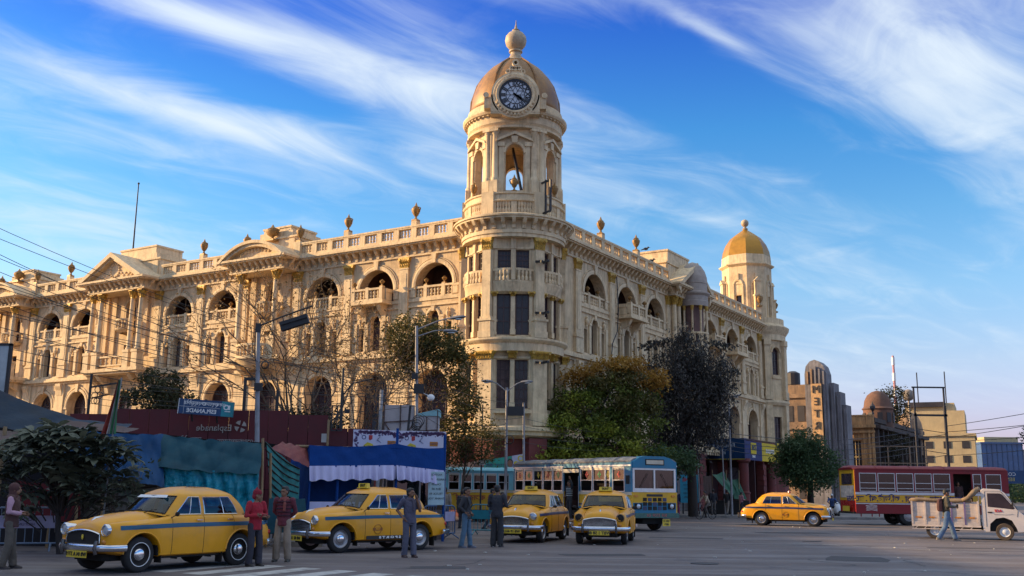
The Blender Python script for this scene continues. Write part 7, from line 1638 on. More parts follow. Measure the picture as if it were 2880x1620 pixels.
# pavement clutter
o = put('shop_poster', MB().box(12.05, 13.35, 73.0, 73.05, .9, 2.85), None, None, mat('poster_cyan', (.02, .28, .42), rough=.5, var=.12)); tag(o, 'bright blue shop poster with red and dark writing at the pavement edge', 'poster')
put('lettering', text_mesh('ZONE', .26, mat('poster_red', (.5, .03, .05), rough=.5), bold=.01), o, T(12.7, 72.985, 2.5))
for i in range(4): put('lettering', text_mesh(('xerox print', 'lamination', 'photo copy', 'open daily')[i], .14, blackt), o, T(12.7, 72.985, 2.15 - i * .28))
o = put('post', MB().box(12.2, 12.3, 73.06, 73.12, 0.1, 2.8), o, None, ironm)
gt = thing('green_awning', 'torn green tarpaulin slung on sticks in front of the bank columns', 'awning', (0, 0, 0)); greent = mat('green_tarpaulin', (.02, .10, .055), rough=.6, var=.3, scale=2)
sheet('tarpaulin', greent, (14.3, 72.8, 2.9), (15.2, 73.2, 3.15), (15.9, 72.8, 1.7), (15.5, 72.2, 1.4), 14, 10, .15, .1, 31, gt); sheet('tarpaulin', greent, (15.6, 73.2, 2.6), (16.2, 73.2, 2.6), (16.7, 72.8, 1.2), (15.8, 72.8, 1.2), 12, 8, .15, .05, 32, gt)
for x in (14.3, 15.3, 16.2): put('stick', MB().tube([(x, 73, .12), (x + .05, 73, 3.2)], .03, 6), gt, None, bamboo)
put('dark_counter', MB().box(14.2, 17, 73.4, 74.4, .12, 1.1), gt, None, seam)
o = sheet('brown_cloth', brown_t, (13.6, 72.6, 2.8), (14.2, 72.6, 2.8), (14.3, 72.4, 1.5), (13.6, 72.4, 1.5), 12, 6, .08, .03, 33); tag(o, 'brown cloth hanging between the blue poster and the green awning', 'cloth')
o = put('wooden_bench', MB().box(16.4, 18.8, 74.6, 75.0, .5, .56).box(16.5, 16.6, 74.7, 74.9, .12, .5).box(18.6, 18.7, 74.7, 74.9, .12, .5), None, None, bamboo); tag(o, 'low wooden bench in front of the maroon bank columns', 'bench')
# ================================================================== trees
bark = mat('grey_brown_bark', (.10, .065, .042), rough=.9, var=.3, scale=4, bump=.5)
darkbark = mat('dark_bark', (.035, .026, .022), rough=.9, var=.3, scale=4, bump=.5)
def leaf_cloud(name, centers, per, spread, size, m, parent, seed=1, aspect=.45, up=.4, droop=0.):
    """leaf-shaped faces scattered about cluster centres, written straight to a mesh"""
    r = np.random.default_rng(seed); c = np.repeat(np.asarray(centers, float), per, 0); n = len(c)
    p = c + r.normal(0, 1, (n, 3)) * (np.asarray(spread) if np.ndim(spread) else np.array([spread, spread, spread * .8]))
    d = r.normal(0, 1, (n, 3)); d[:, 2] = d[:, 2] * .6 - droop; d /= np.linalg.norm(d, axis=1)[:, None]
    nn = r.normal(0, 1, (n, 3)); nn[:, 2] += up; s = np.cross(d, nn); s /= np.linalg.norm(s, axis=1)[:, None] + 1e-9; q = np.cross(s, d)
    L = size * r.uniform(.6, 1.35, (n, 1)); w = L * aspect
    v = np.stack([p, p + d * L * .5 + s * w * .5 + q * L * .06, p + d * L, p + d * L * .5 - s * w * .5 + q * L * .06], 1).reshape(-1, 3)
    me = bpy.data.meshes.new(name); me.vertices.add(4 * n); me.vertices.foreach_set('co', v.ravel()); me.loops.add(4 * n); me.loops.foreach_set('vertex_index', np.arange(4 * n, dtype=np.int32))
    me.polygons.add(n); me.polygons.foreach_set('loop_start', np.arange(0, 4 * n, 4, dtype=np.int32)); me.polygons.foreach_set('loop_total', np.full(n, 4, np.int32))
    me.materials.append(m); me.update(calc_edges=True); o = put(name, me, parent); o['kind'] = 'stuff'; return o
def blob_points(blobs, n, seed):
    r = random.Random(seed); w = [b[3] * b[4] * b[5] for b in blobs]; out = []
    for _ in range(n):
        b = r.choices(blobs, w)[0]
        while True:
            v = Vector((r.uniform(-1, 1), r.uniform(-1, 1), r.uniform(-1, 1)))
            if .35 < v.length < 1: break
        v = v.normalized() * (v.length ** .6); out.append((b[0] + v.x * b[3], b[1] + v.y * b[4], b[2] + v.z * b[5]))
    return out
def limbs(mb, base, top, pts, r0, seed, sub=3):
    """trunk with limbs reaching towards sampled crown points"""
    r = random.Random(seed); base, top = Vector(base), Vector(top)
    mb.tube([base, base.lerp(top, .35) + Vector((r.uniform(-.15, .15), r.uniform(-.1, .1), 0)), base.lerp(top, .7) + Vector((r.uniform(-.15, .15), 0, 0)), top], [r0 * 1.15, r0, r0 * .8, r0 * .6], 9)
    for p in pts:
        p = Vector(p); s_ = base.lerp(top, r.uniform(.55, 1.0)); m_ = s_.lerp(p, .5) + Vector((r.uniform(-.4, .4), r.uniform(-.4, .4), r.uniform(0, .5))); rr = r0 * r.uniform(.25, .45)
        mb.tube([s_, s_.lerp(m_, .5) + Vector((0, 0, .1)), m_, m_.lerp(p, .5), p], [rr, rr * .85, rr * .6, rr * .4, rr * .2], 6)
        for _ in range(sub):
            q = m_.lerp(p, r.uniform(0, .8)); e = q + Vector((r.uniform(-1, 1), r.uniform(-1, 1), r.uniform(-.3, 1))) * .8; mb.tube([q, q.lerp(e, .5) + Vector((0, 0, .1)), e], [rr * .3, rr * .22, rr * .1], 4)
def tree(name, label, base, top, blobs, ncl, per, spread, size, leaf, barkm, r0, seed, nl=10, extra=(), **k):
    t = thing(name, label, 'tree', base); b = Vector(base); loc = lambda p: (p[0] - b.x, p[1] - b.y, p[2] - b.z)
    pts = blob_points(blobs, ncl, seed); mb = MB(); limbs(mb, (0, 0, 0), loc(top), [loc(p) for p in pts[::max(1, ncl // nl)]], r0, seed)
    put('trunk', mb, t, None, barkm, 60); leaf_cloud('crown', [loc(p) for p in pts], per, spread, size, leaf, t, seed, **k)
    for bl, n2, lf in extra: leaf_cloud('crown', [loc(p) for p in blob_points(bl, n2, seed + 5)], per, spread, size, lf, t, seed + 7, **k)
    return t
lg = leafmat('leaf_green', (.075, .105, .018), (.17, .19, .036)); lo = leafmat('leaf_sunlit_orange', (.26, .125, .018), (.42, .23, .04)); lyel = leafmat('leaf_yellow_green', (.17, .21, .025), (.30, .31, .04))  # orange leaves carry the crown top's sunlight in their colour
ld = leafmat('leaf_dark_grey', (.030, .028, .024), (.085, .075, .066), .15); lb_ = leafmat('leaf_bank_tree', (.04, .075, .035), (.08, .13, .05)); lol = leafmat('leaf_olive', (.06, .06, .018), (.14, .115, .03)); lbr = leafmat('leaf_dry_brown', (.13, .075, .028), (.22, .13, .045))
# green tree right of the tower, sunlight on its top put into orange leaves
tree('leafy_tree', 'broad green tree with a sunlight-coloured orange-brown top standing between the clock tower and the dark tree', (4.6, 62.0, .1), (4.9, 62, 4.5),
     [(2.0, 61, 3.6, .9, .8, .5), (3.4, 60.8, 4.3, 1.1, .9, .5), (1.7, 61.2, 5.2, .8, .8, .5), (3.2, 61.2, 5.9, 1.2, 1, .55), (4.9, 60.8, 4.0, 1.1, .8, .5), (5.0, 61, 5.5, 1.2, 1, .55), (2.7, 61.5, 7.1, .9, .9, .5), (4.4, 61.4, 7.2, 1.2, 1, .6),
      (6.6, 60.8, 4.6, 1.2, .9, .55), (6.6, 61.2, 6.2, 1.3, 1, .6), (6.2, 61.5, 7.7, 1.2, 1, .6), (8.2, 61.2, 5.4, 1.2, 1, .6), (8.0, 61.6, 7.0, 1.1, 1, .6), (8.6, 61, 3.9, 1.2, .9, .5)], 250, 62, np.array([.27, .27, .2]), .22, lg, darkbark, .24, 5, 26,
     [([(5.2, 61.6, 8.9, 1.1, 1, .5), (7.0, 61.6, 9.2, 1.1, 1, .55), (8.5, 61.6, 8.3, .9, .9, .5), (4.0, 61.6, 8.4, .8, .8, .45)], 62, lo), ([(6.2, 61.4, 8.2, 2.2, 1.2, .7), (3.6, 61.2, 6.6, 1.5, 1.0, .7), (7.4, 61, 6.8, 1.4, 1, .6)], 80, lol),
      ([(8.6, 60.8, 3.5, 1.4, 1.1, .8), (9.9, 61.4, 3.4, 1.2, 1.1, .8)], 60, lb_), ([(1.8, 60.4, 3.4, .8, .6, .4), (3.4, 60.2, 3.9, .9, .5, .4), (5.0, 60.2, 3.6, 1.0, .5, .4), (6.9, 60.2, 4.2, 1.0, .5, .4), (3.0, 60.3, 5.5, .9, .5, .4), (5.2, 60.3, 5.2, .9, .5, .4), (4.2, 60.6, 6.9, .8, .5, .4)], 70, lyel)], droop=.55)
# dark drooping tree
t = tree('drooping_tree', 'tall dark grey tree with hanging foliage right of the green tree', (11.8, 66.5, .1), (11.7, 66.5, 7.5),
     [(11.6, 66.3, 10.6, 1.5, 1.4, 1.3), (10.3, 66, 9.3, 1.5, 1.3, 1.6), (12.8, 66.2, 9.2, 1.6, 1.4, 1.6), (11.6, 65.6, 7.8, 2.2, 1.4, 1.9), (9.8, 66, 7.2, 1.1, 1.1, 1.6), (13.6, 66.4, 7.6, 1.1, 1.2, 1.7), (11.4, 65.8, 5.8, 1.9, 1.2, 1.5), (12.9, 66, 5.7, 1.0, 1.0, 1.3), (10.2, 65.6, 4.8, 1.3, 1, 1.1), (11.0, 65.6, 4.2, 1.2, 1, .8)], 640, 46, np.array([.25, .25, .42]), .22, ld, darkbark, .3, 9, 14, droop=1.3, aspect=.35)
leaf_cloud('crown', [(x, 0, z) for x, z in ((-2.9, 11.1 - .1), (-2.5, 11.15), (-2.1, 11.25), (-1.6, 11.4), (-2.6, 9.6), (-3.1, 9.5), (1.6, 11.3), (2.1, 11.2), (2.6, 11.1), (2.3, 9.9), (2.9, 9.4))], 60, np.array([.3, .2, .1]), .25, ld, t, 77, droop=.9)
tree('bank_tree', 'rounded dark green tree in front of the bank fascia and the maroon bus', (23.3, 80, .1), (23.3, 80, 3.5),
     [(22.1, 79.6, 4.3, 1.5, 1.5, 1.5), (23.0, 79.8, 4.9, 1.5, 1.5, 1.5), (24.3, 80, 3.9, 1.2, 1.4, 1.2), (23.0, 79, 3.0, 2.2, 1.3, 1.1), (21.3, 80, 3.8, .7, 1.1, .9)], 340, 50, .30, .22, lb_, darkbark, .25, 12, 10, droop=.3)
# leafy tree left of the tower
tree('slender_tree', 'slender olive-leaved tree against the left side of the clock tower', (-3.1, 50, .1), (-4.3, 50, 7.0),
     [(-4.9, 50, 9.0, 1.3, 1.1, 1.1), (-3.6, 50, 8.6, 1.2, 1.1, 1.0), (-2.7, 50, 7.5, .75, .8, 1.0), (-5.5, 50, 7.7, .9, .8, .7), (-2.3, 50, 6.2, .9, .8, .9), (-3.0, 50.2, 4.6, .9, .8, .7), (-2.2, 50, 5.0, .7, .7, .6)], 400, 32, .26, .17, lol, bark, .10, 15, 12)
tree('young_tree', 'thin young tree with sparse brownish leaves below the slender tree', (-2.4, 52.0, .1), (-2.2, 52, 3.6),
     [(-3.2, 52, 3.7, 1.2, .8, 1.0), (-1.7, 52, 3.9, 1.1, .8, .9), (-1.3, 52, 4.6, .7, .7, .6)], 170, 26, .26, .15, lol, bark, .07, 18, 9)
# bare trees
def bare(name, label, base, H, spread, r0, seed, leafn=0, leaf=lbr, depth=6):
    t = thing(name, label, 'tree', base); r = random.Random(seed); mb = MB(); tips = []
    def grow(p, d, ln, rad, k):
        pts = [p]; q = p; dd = d.copy()
        for i in range(3):
            dd = (dd + Vector((r.uniform(-1, 1), r.uniform(-1, 1) * .7, r.uniform(-.4, .6))) * .20).normalized(); q = q + dd * ln / 3; pts.append(q)
        mb.tube(pts, [rad, rad * .9, rad * .8, rad * .68], 6 if rad > .03 else 4)
        if k == 0 or rad < .008: tips.append(q); return
        for i in range(r.choice((2, 2, 3))):
            s_ = dd.orthogonal().normalized(); s_.rotate(Matrix.Rotation(r.uniform(0, 6.28), 3, dd)); nd = (dd + s_ * spread * r.uniform(.5, 1.15) + Vector((0, 0, .08))).normalized()
            grow(q if i < 2 else pts[2], nd, ln * r.uniform(.66, .88), rad * r.uniform(.55, .72), k - 1)
        if k < depth - 1 and r.random() < .7: tips.append(pts[2])
    for i in range(3): a = i * 2.1 + r.uniform(0, 1); grow(Vector((0.1 * math.cos(a), .1 * math.sin(a), 0)), Vector((math.cos(a) * spread * .32, math.sin(a) * .25, 1)).normalized(), H * .36, r0 * (1 - .15 * i), depth)
    put('trunk', mb, t, None, bark, 60)
    if leafn: leaf_cloud('crown', [tuple(p) for p in tips], leafn, .16, .14, leaf, t, seed)
    return t
bare('bare_tree', 'wide bare tree with dry twigs in front of the curved pediment bay', (-9.4, 46, .1), 9.6, .80, .125, 33, 4)
bare('thin_bare_tree', 'low sparse bare tree behind the white boarded hut', (-6.3, 48, .1), 7.6, .75, .09, 41, 3)
tree('small_tree', 'small dark umbrella-shaped tree behind the maroon wall left of the blue sign', (-16.4, 48, .1), (-16.5, 48, 5.6),
     [(-16.6, 48, 6.5, 1.0, .9, .55), (-17.4, 48, 5.9, .8, .7, .5), (-15.7, 48, 5.9, .8, .7, .5), (-16.5, 47.6, 5.5, .9, .7, .6)], 95, 26, .2, .26, leafmat('leaf_umbrella', (.03, .035, .014), (.08, .075, .03)), bark, .09, 22, 9, droop=.7, aspect=.3)
tree('roadside_bush', 'dark bush growing against the foot of the bare tree behind the wall', (-8.0, 42, .1), (-8.0, 42, 2.4), [(-8.2, 42, 3.9, 1.2, .9, .8), (-7.4, 42, 4.4, .7, .7, .6), (-8.9, 42, 4.3, .8, .7, .5)], 120, 26, .24, .14, leafmat('leaf_bush', (.025, .022, .014), (.055, .045, .025)), darkbark, .08, 24, 9)
# plumeria by the stall: whorls of long leaves
pt = thing('plumeria_bush', 'plumeria bush with whorls of long dark leaves at the left edge by the stall', 'bush', (-11.0, 25.4, 0)); mb = MB(); r_ = random.Random(8)
pl1 = leafmat('leaf_plumeria', (.055, .066, .045), (.15, .16, .11), .2); tips = []
for i in range(84):
    a = r_.uniform(0, 6.28); rr = r_.uniform(.2, 1); x = -.15 + 1.75 * rr * math.cos(a); y = .8 * rr * math.sin(a) - .2; z = 2.95 - .9 * rr ** 2 * r_.uniform(.6, 1.2) - (.65 if i % 3 == 0 else 0) + .12 * math.sin(i)
    tips.append((x, y, z))
    if i % 3 == 0: mb.tube([(r_.uniform(-.1, .1), 0, .9), (x * .45, y * .5, 1.4 + .3 * z / 3), (x, y, z - .05)], [.026, .02, .013], 5)
for i in range(48):
    x, y, z = r_.uniform(-1.4, 1.7), r_.uniform(-.7, .5), r_.uniform(.9, 2.4)
    if abs(x - .1) < .5 and z < 1.3: continue
    tips.append((x, y, z)); mb.tube([(x * .4, y * .4, z * .55), (x * .75, y, z * .85), (x, y, z - .05)], [.018, .014, .01], 4)
mb.tube([(0.1, 0, 0), (.0, 0, .6), (-.05, 0, 1.1)], [.09, .075, .06], 8); mb.tube([(.6, 0, 0), (.55, 0, 1.3), (.3, 0, 2.2)], [.03, .025, .02], 6); put('trunk', mb, pt, None, darkbark, 60)
lf = MB()   # one whorl of ten folded leaves
for k in range(11):
    a = k * 2 * math.pi / 11 + .2 * (k % 2); d = Vector((math.cos(a), math.sin(a), .25 - .3 * (k % 3) * .5)); s_ = Vector((-math.sin(a), math.cos(a), 0)); L = .33 + .05 * (k % 4)
    P_ = [d * 0.03, d * L * .45 + s_ * .075 + Vector((0, 0, .03)), d * L * .8 + s_ * .06 - Vector((0, 0, .01)), d * L - Vector((0, 0, .08)), d * L * .8 - s_ * .06 - Vector((0, 0, .01)), d * L * .45 - s_ * .075 + Vector((0, 0, .03)), d * L * .45 + Vector((0, 0, .0)), d * L * .8 - Vector((0, 0, .035))]
    lf.add(P_, [(0, 1, 6), (1, 2, 7, 6), (2, 3, 7), (0, 6, 5), (6, 7, 4, 5), (7, 3, 4)])
lf = lf.mesh('leaf_whorl', pl1, 80, False)
for i, p in enumerate(tips): put('leaf_whorl', lf, pt, Matrix.Translation(p) @ Euler((r_.uniform(-.5, .35), r_.uniform(-.4, .4), r_.uniform(0, 6))).to_matrix().to_4x4() @ Matrix.Scale(r_.uniform(.8, 1.25), 4))
bare('dry_shrub', 'thin dry shrub between the plumeria bush and the nearest taxi bonnet', (-9.9, 25.9, 0), 2.2, .5, .03, 51, 5, leafmat('leaf_shrub', (.02, .03, .015), (.045, .06, .025)), 4)
tree('edge_tree', 'leafy branch tips of a tree reaching in at the right edge of the view', (30.5, 58, 0), (30.2, 58, 4.2), [(30.0, 58, 4.9, .8, .8, .55), (31.0, 58, 4.6, 1.2, 1, .9)], 60, 30, .22, .2, leafmat('leaf_edge', (.015, .03, .02), (.035, .06, .035)), darkbark, .12, 60, 8)
# ================================================================== buildings beyond the square
och = mat('ochre_stained_plaster', (.50, .28, .12), rough=.9, var=.3, scale=.5, dirt=((.10, .06, .04), .8), streak=1., bump=.3, bscale=3)  # ochre lightened to stand in for sun on the ruined front
met = mat('metro_stained_plaster', (.33, .21, .125), rough=.9, var=.3, scale=.6, dirt=((.06, .045, .04), .8), streak=1., bump=.3, bscale=3)
mgrey = mat('metro_grey_plaster', (.20, .19, .20), rough=.9, var=.3, scale=.6, dirt=((.05, .045, .05), .85), streak=1.)
creamf = mat('far_cream_plaster', (.46, .36, .20), rough=.9, var=.12, scale=.6, dirt=((.25, .18, .12), .5), streak=.5)
darkw = mat('far_dark_opening', (.03, .025, .028), rough=.6, var=.4, scale=.5)
# cinema with a vertical lettered fin
cn = thing('cinema', 'stained cinema building with a tall rounded fin lettered METRO', 'building', (37.9, 129.0, 0), R(-32))
CN = T(-37.9, -129.0)
put('block', MB().box(34.4, 37.9, 129, 142, 0, 14.0), cn, CN, met); put('upper_block', MB().box(33.0, 37.2, 132, 142, 0, 15.6).box(35.0, 37.5, 130.5, 138, 14, 15.3), cn, CN, met); put('roof_tank', MB().lathe([(.9, 15.6), (.95, 15.7), (.95, 17.2), (.4, 17.5)], 12, (34.8, 133, 0)), cn, CN, darkw)
put('ledge', MB().box(34.2, 38, 128.7, 129.0, 13.6, 14.1).box(34.2, 38, 128.7, 129.0, 9.6, 9.9), cn, CN, met)
for x in (34.9, 36.4):
    for z in (10.6, 6.2): put('window', MB().box(x, x + .9, 128.93, 128.99, z, z + 2.0), cn, CN, darkw)
put('recess', MB().box(36.2, 36.9, 128.9, 128.99, 1, 9.4), cn, CN, darkw)
prof = [(37.9, 0), (40.6, 0), (40.6, 16.4), (40.3, 17.4), (39.7, 18.0), (39.2, 18.2), (38.6, 18.0), (38.1, 17.4), (37.9, 16.4)]
put('fin', MB().prism(prof, 127.5, 130), cn, CN, mgrey)
for i in range(5): x = 38.2 + .5 * i; put('fin_rib', MB().box(x, x + .2, 127.2, 127.499, 15.15 if i < 3 else 3, 17.3 - .3 * abs(i - 2)), cn, CN, met if i < 2 else mgrey)
lp = put('letter_panel', MB().box(38.75, 40.05, 127.0, 127.19, 7.3, 15.1), cn, CN, mat('letter_panel_ochre', (.5, .30, .14), rough=.8, var=.25, dirt=((.15, .09, .05), .6)))
for i, c_ in enumerate('METRO'): put('lettering', text_mesh(c_, 1.0, darkw, True, .06), lp, T(39.4, 126.95, 14.35 - i * 1.5))
for x0, x1, h in ((40.6, 41.2, 15.3), (41.2, 41.8, 14.2), (41.8, 42.3, 12.6)): put('stepped_wing', MB().box(x0 + .003, x1, 128 + x0 - 40, 130.5 + x0 - 40, 0, h), cn, CN, mgrey); [put('pilaster_strip', MB().box(x0 + .2 + k * .3, x0 + .32 + k * .3, 127.8 + x0 - 40, 128 + x0 - 40, 0, h - .5), cn, CN, mgrey) for k in range(1)]
put('awning_sign', MB().box(35.5, 41.5, 118, 118.3, 5.0, 5.3).box(35.5, 41.5, 118, 118.3, 2.6, 2.9), cn, CN, met); [put('awning_slat', MB().box(35.5, 41.5, 118.05, 118.2, 3.0 + i * .4, 3.2 + i * .4), cn, CN, creamf) for i in range(5)]
# ruined ochre building; sun on front and shade on flank put into wall colours
ru = thing('ruined_building', 'decaying ochre corner building with a dome, urns and shade-darkened vine-covered flank', 'building', (46.07, 142.3, 0), R(-32))
dk = mat('vine_shade_wall', (.07, .05, .042), rough=.95, var=.5, scale=.6, dirt=((.025, .02, .02), .9), bump=.6, bscale=2)  # wall colour darkened for the shade on the flank
H_ = 12.2; fx = 4.4
b = MB()
for a, c, z0, z1 in ((0, 1.0, 0, H_), (2.6, fx, 0, H_), (1.0, 2.6, 0, 5.4), (1.0, 2.6, 8.8, H_)): b.box(a, c, 0, .6, z0, z1)
put('front_wall', b, ru, None, och); put('window', MB().box(1.0, 2.6, .3, .36, 5.4, 8.8), ru, None, darkw); put('window_frame', MB().box(1.3, 1.4, .2, .3, 5.4, 8.8).box(1.78, 1.86, .2, .3, 5.4, 8.8).box(2.2, 2.3, .2, .3, 5.4, 8.8).box(1.0, 2.6, .2, .3, 6.6, 6.7), ru, None, creamf)
b = MB(); b.box(-.2, fx + .3, -.5, 0, 10.6, 11.0); b.box(-.2, fx + .2, -.3, 0, 9.9, 10.2); b.box(-.2, fx + .3, -.4, 0, 4.6, 5.0); b.box(0, fx + .1, -.1, .5, 12.2, 12.4); b.box(.8, 2.8, -.2, 0, 8.9, 9.2)
for x in (3.0, 3.7, 4.2): b.box(x, x + .28, -.22, 0, 5.1, 9.8)
for x in (.1, .5): b.box(x, x + .2, -.18, 0, 5.1, 9.8)
put('cornice', b, ru, None, och)
for i in range(4): put('parapet_panel', MB().box(.2 + i * 1.1, 1.2 + i * 1.1, -.05, .2, 11.02, 12.15), ru, None, och)
for x in (.6, 4.4): put('urn', MB().lathe([(.15, 12.4), (.1, 12.8), (.35, 13.2), (.38, 13.5), (.1, 13.9), (.02, 14.2)], 8, (x, .2, 0)), ru, None, darkw)
MRu = frame((fx, .3, 0), (0, 1), (-1, 0))
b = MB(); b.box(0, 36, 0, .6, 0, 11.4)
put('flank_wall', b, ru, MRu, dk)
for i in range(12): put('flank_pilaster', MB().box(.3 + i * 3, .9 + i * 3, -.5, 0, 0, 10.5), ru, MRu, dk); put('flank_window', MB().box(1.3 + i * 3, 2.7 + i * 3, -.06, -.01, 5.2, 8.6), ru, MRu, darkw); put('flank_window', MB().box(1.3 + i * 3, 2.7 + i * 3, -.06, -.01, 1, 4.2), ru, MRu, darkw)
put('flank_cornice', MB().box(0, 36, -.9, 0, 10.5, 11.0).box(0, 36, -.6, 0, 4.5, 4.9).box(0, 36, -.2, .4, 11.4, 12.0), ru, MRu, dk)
put('drum', MB().lathe([(2.1, 11), (2.1, 13.6), (2.3, 13.8), (2.0, 14.1), (1.85, 15.0), (1.45, 15.8), (.8, 16.3), (.1, 16.5)], 20, (3.2, 9.1, 0)), ru, None, mat('brick_red_dome', (.15, .075, .05), rough=.9, var=.35, scale=.8, dirt=((.05, .035, .03), .85)), smooth=35)
for i in range(10): a = i * math.pi / 5; put('drum_window', MB().box(-.35, .35, -.05, .02, 11.8, 13.2), ru, T(3.2 + 2.12 * math.cos(a), 9.1 + 2.12 * math.sin(a), 0, a + math.pi / 2), darkw)
put('globe', MB().tube([(4.0, 28, 10), (4.0, 28, 16.5)], .18, 6).ball((4.0, 28, 17.4), .95, 14, 8), ru, None, mat('globe_grey', (.22, .18, .15), rough=.7), smooth=60)
put('second_dome', MB().lathe([(2.2, 8), (2.2, 12.2), (2.0, 13.4), (1.5, 14.4), (.7, 15.0), (.1, 15.1)], 16, (2.6, 34, 0)), ru, None, met, smooth=60)
bl = lambda x, y, z, a, b_, c_: (x, y, z, a, b_, c_)
tree('rooftop_tree', 'dark tree growing out of the roof of the ruined building beside its dome', (58.0, 157, 10.5), (58.0, 157, 13), [bl(57.4, 157, 15.6, 1.3, 1.5, 1.4), bl(59.8, 158, 16.2, 1.4, 1.5, 1.8), bl(60.6, 159, 13.6, 1.6, 1.5, 1.6), bl(58.2, 157, 13.2, 1.7, 1.5, 1.5)], 130, 26, .5, .42, leafmat('leaf_roof_tree', (.02, .025, .014), (.05, .05, .025)), darkbark, .15, 70, 8)
tree('creeper', 'dark creepers spilling down the flank of the ruined building', (50.6, 140, 0), (51.5, 141, 4), [bl(52.3, 142.5, 8.6, 1.4, 1.2, 1.6), bl(53.6, 145, 6, 1.6, 1.5, 2.2), bl(50.8, 140, 3.5, 1.2, 1, 1.8), bl(56.5, 149, 8.5, 1.6, 1.5, 1.6), bl(47.4, 140.8, 3.2, 1.6, .8, 1.4)], 150, 26, .45, .36, leafmat('leaf_creeper', (.025, .022, .013), (.06, .05, .025)), darkbark, .12, 71, 8)
ho = thing('hoarding_frame', 'tall black steel hoarding frame without a panel beside the cream block', 'frame', (0, 0, 0))
for x in (41.8, 44.9): put('post', MB().box(x - .11, x + .11, 105, 105.25, 0, 9.9 + (.8 if x > 43 else 0)), ho, None, ironm)
put('beam', MB().box(41.6, 45.1, 105, 105.2, 9.6, 9.8).box(41.6, 45.0, 105, 105.15, 12.5, 12.65).box(44.8, 44.95, 105, 105.15, 10.7, 12.5).box(41.7, 41.85, 105, 105.15, 9.8, 12.5), ho, None, ironm)
for i in range(7): z = 2 + i * 1.05; put('brace', MB().bar((41.9, 105.2, z), (44.8, 105.2, z + (.5 if i % 2 else -.4)), .06), ho, None, ironm)
b = MB()
for x in (36.5, 38.6, 40.2): b.bar((x, 99, 0), (x, 99, 6.2), .09)
for z in (3.0, 4.6, 6.2): b.bar((34.5, 99, z), (40.3, 99, z), .09)
o = put('scaffold', b, None, None, mat('scaffold_timber', (.25, .16, .10), rough=.8)); tag(o, 'open timber scaffold frame in front of the ruined building', 'scaffold')
# cream block, glass block, pale block
def block(name, label, x0, x1, y, d, h, m, cols, rows, roof=True, z1=.3, wm=darkw, step=None):
    t = thing(name, label, 'building', ((x0 + x1) / 2, y, 0)); w = (x1 - x0) / 2
    put('walls', MB().box(-w, w, 0, d, 0, h), t, None, m); put('roof_edge', MB().box(-w - .3, w + .3, -.4, d, h, h + .5), t, None, m)
    for i in range(cols):
        for k in range(rows): x = -w + 2 * w * (i + .5) / cols; z = 1.5 + (h - 2) * (k + .3) / rows; put('window', MB().box(x - w / cols * .42, x + w / cols * .42, -.08, -.01, z, z + (h - 2) / rows * .5), t, None, wm)
    return t
t = block('cream_block', 'plain cream corner block with small windows and masts beyond the hoarding frame', 79, 92.5, 205, 20, 13.2, creamf, 4, 4)
put('upper_storey', MB().box(-6, 5.2, 2, 18, 13.701, 18.4).box(-6, 3.4, 2.5, 18, 18.4, 20), t, None, creamf); put('dark_band', MB().box(-6.1, 1.5, 1.8, 2.4, 19.2, 20.2), t, None, darkw)
t.rotation_euler = (0, 0, R(-25))
for x in (-3.6, 1.8): put('mast', MB().tube([(x, 8, 18), (x, 8, 27)], .12, 5), t, None, ironm)
t = block('glass_block', 'blue glass office block on the far right skyline', 138, 150, 300, 20, 16.5, mat('blue_glass_wall', (.045, .10, .22), rough=.25, var=.2, scale=.3), 0, 0); put('crown_storey', MB().box(-4, 6, 2, 14, 17, 18.6), t, None, creamf)
for i in range(9): put('mullion', MB().box(-6 + i * 1.5, -5.85 + i * 1.5, -.12, 0, 0, 16.5), t, None, mat('mullion_blue', (.03, .06, .13), rough=.4))
block('pale_block', 'pale concrete block cut by the right edge beyond the glass block', 150.5, 166, 302, 20, 14.5, mat('pale_concrete', (.36, .33, .33), rough=.9, var=.1), 5, 4)
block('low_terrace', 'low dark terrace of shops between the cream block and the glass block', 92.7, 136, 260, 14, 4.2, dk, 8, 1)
tw = put('radio_mast', MB().tube([(88, 232, 0), (88, 232, 33)], [.5, .25], 5), None, None, mat('mast_pink', (.42, .20, .22), rough=.7)); tag(tw, 'thin red and white radio mast above the ruined dome', 'mast')
for i in range(4): put('white_band', MB().tube([(88, 232, 20 + i * 3.6), (88, 232, 21.8 + i * 3.6)], .42, 5), tw, None, whitep)
for i, (x, y, z, s_) in enumerate(((100, 215, 3.2, 5), (110, 230, 3.6, 6), (122, 240, 3.4, 6), (133, 250, 3.2, 5.5))):
    tree('distant_tree', ('low dark tree below the cream block', 'second low dark tree right of the cream block', 'low dark tree left of the glass block', 'low dark tree at the foot of the glass block')[i], (x, y, 0), (x, y, 3), [(x, y, z, s_, 3, 3), (x + 2, y, z - 1, s_ * .7, 3, 2.4)], 60, 26, .8, .7, lb_, darkbark, .3, 80 + i, 6)
bb = thing('street_banner', 'dark blue street banner with pale lettering beyond the front of the maroon bus', 'banner', (30.6, 62.5, 2.75), R(-5))
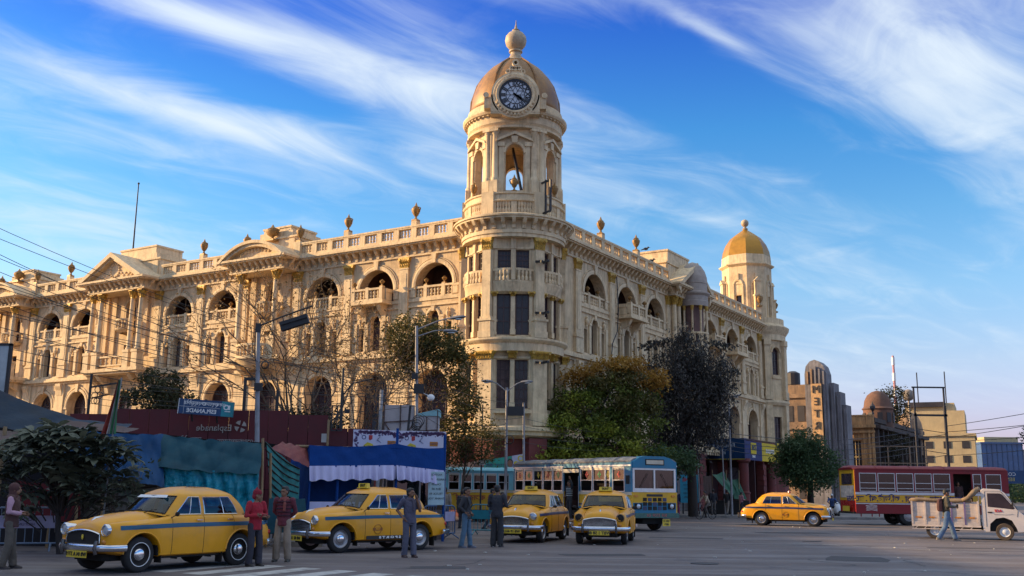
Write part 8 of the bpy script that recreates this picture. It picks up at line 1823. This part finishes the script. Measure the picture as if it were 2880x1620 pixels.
put('cloth', MB().box(-1.9, 1.9, -.02, .02, -.38, .40), bb, None, mat('banner_navy', (.012, .05, .14), rough=.5)); put('lettering', text_mesh('COME TO', .22, whitep), bb, T(-.55, -.03, .17)); put('lettering', text_mesh('BENETH', .22, mat('banner_gold', (.5, .40, .15), rough=.5)), bb, T(-.5, -.03, -.14)); put('post', MB().box(-1.9, -1.8, .03, .1, -2.75, .4).box(1.8, 1.9, .03, .1, -2.75, .4), bb, None, ironm)
lb = 'thin black cable crossing the open sky at the far right'; G_ = 'cables at the far right'
for z0, z1, y0 in ((8.6, 11.5, 105), (8.0, 9.6, 105), (7.4, 10.4, 105), (7.0, 8.2, 105), (5.6, 7.2, 105), (3.4, 5.6, 105)): cable((44.9, y0, z0), (58, 88, z1), .25, lb, G_, .03)
lb = 'thin black cable strung past the small domed pavilion'; G_ = 'cables past the small domed pavilion'
for i in range(5): cable((14.9, 71.8, 4.6 + .3 * i), (41.9, 105, 6 + .55 * i), .8, lb, G_, .022)
# shade-casting neighbour across the square, outside the view
oc = thing('office_block', 'long grey office block across the square whose shadow covers the road', 'building', (-66, 22, 0)); con = mat('grey_concrete', (.28, .26, .24), rough=.9, var=.15, scale=.4)
put('walls', MB().box(-8, 6, -50, 46, 0, 22), oc, None, con)
for i in range(16):
    for k in range(5): put('window', MB().box(6.005, 6.06, -48 + i * 5.8, -45 + i * 5.8, 2 + k * 4.1, 4.2 + k * 4.1), oc, None, darkw)
# small birds on the parapets
BW_ = Matrix.Translation(BLD.location) @ Matrix.Scale(1.12, 4) @ MR
for i, p in enumerate((BW_ @ Vector((-20.2, -2.15, 19.30)), BW_ @ Vector((-16.0, .15, 17.30)))):
    o = put('crow', MB().ball((0, 0, .14), (.2, .1, .12), 8, 6).ball((.2, 0, .26), (.09, .08, .08), 8, 5).tube([(-.15, 0, .12), (-.42, 0, .02)], [.06, .03], 5).tube([(.27, 0, .26), (.38, 0, .24)], [.03, .01], 5).bar((0, .03, 0), (0, .03, .1), .02), None, T(*p), blackt); tag(o, ('black crow perched on the green sheeted attic', 'black crow perched on the parapet right of the urns')[i], 'crow')
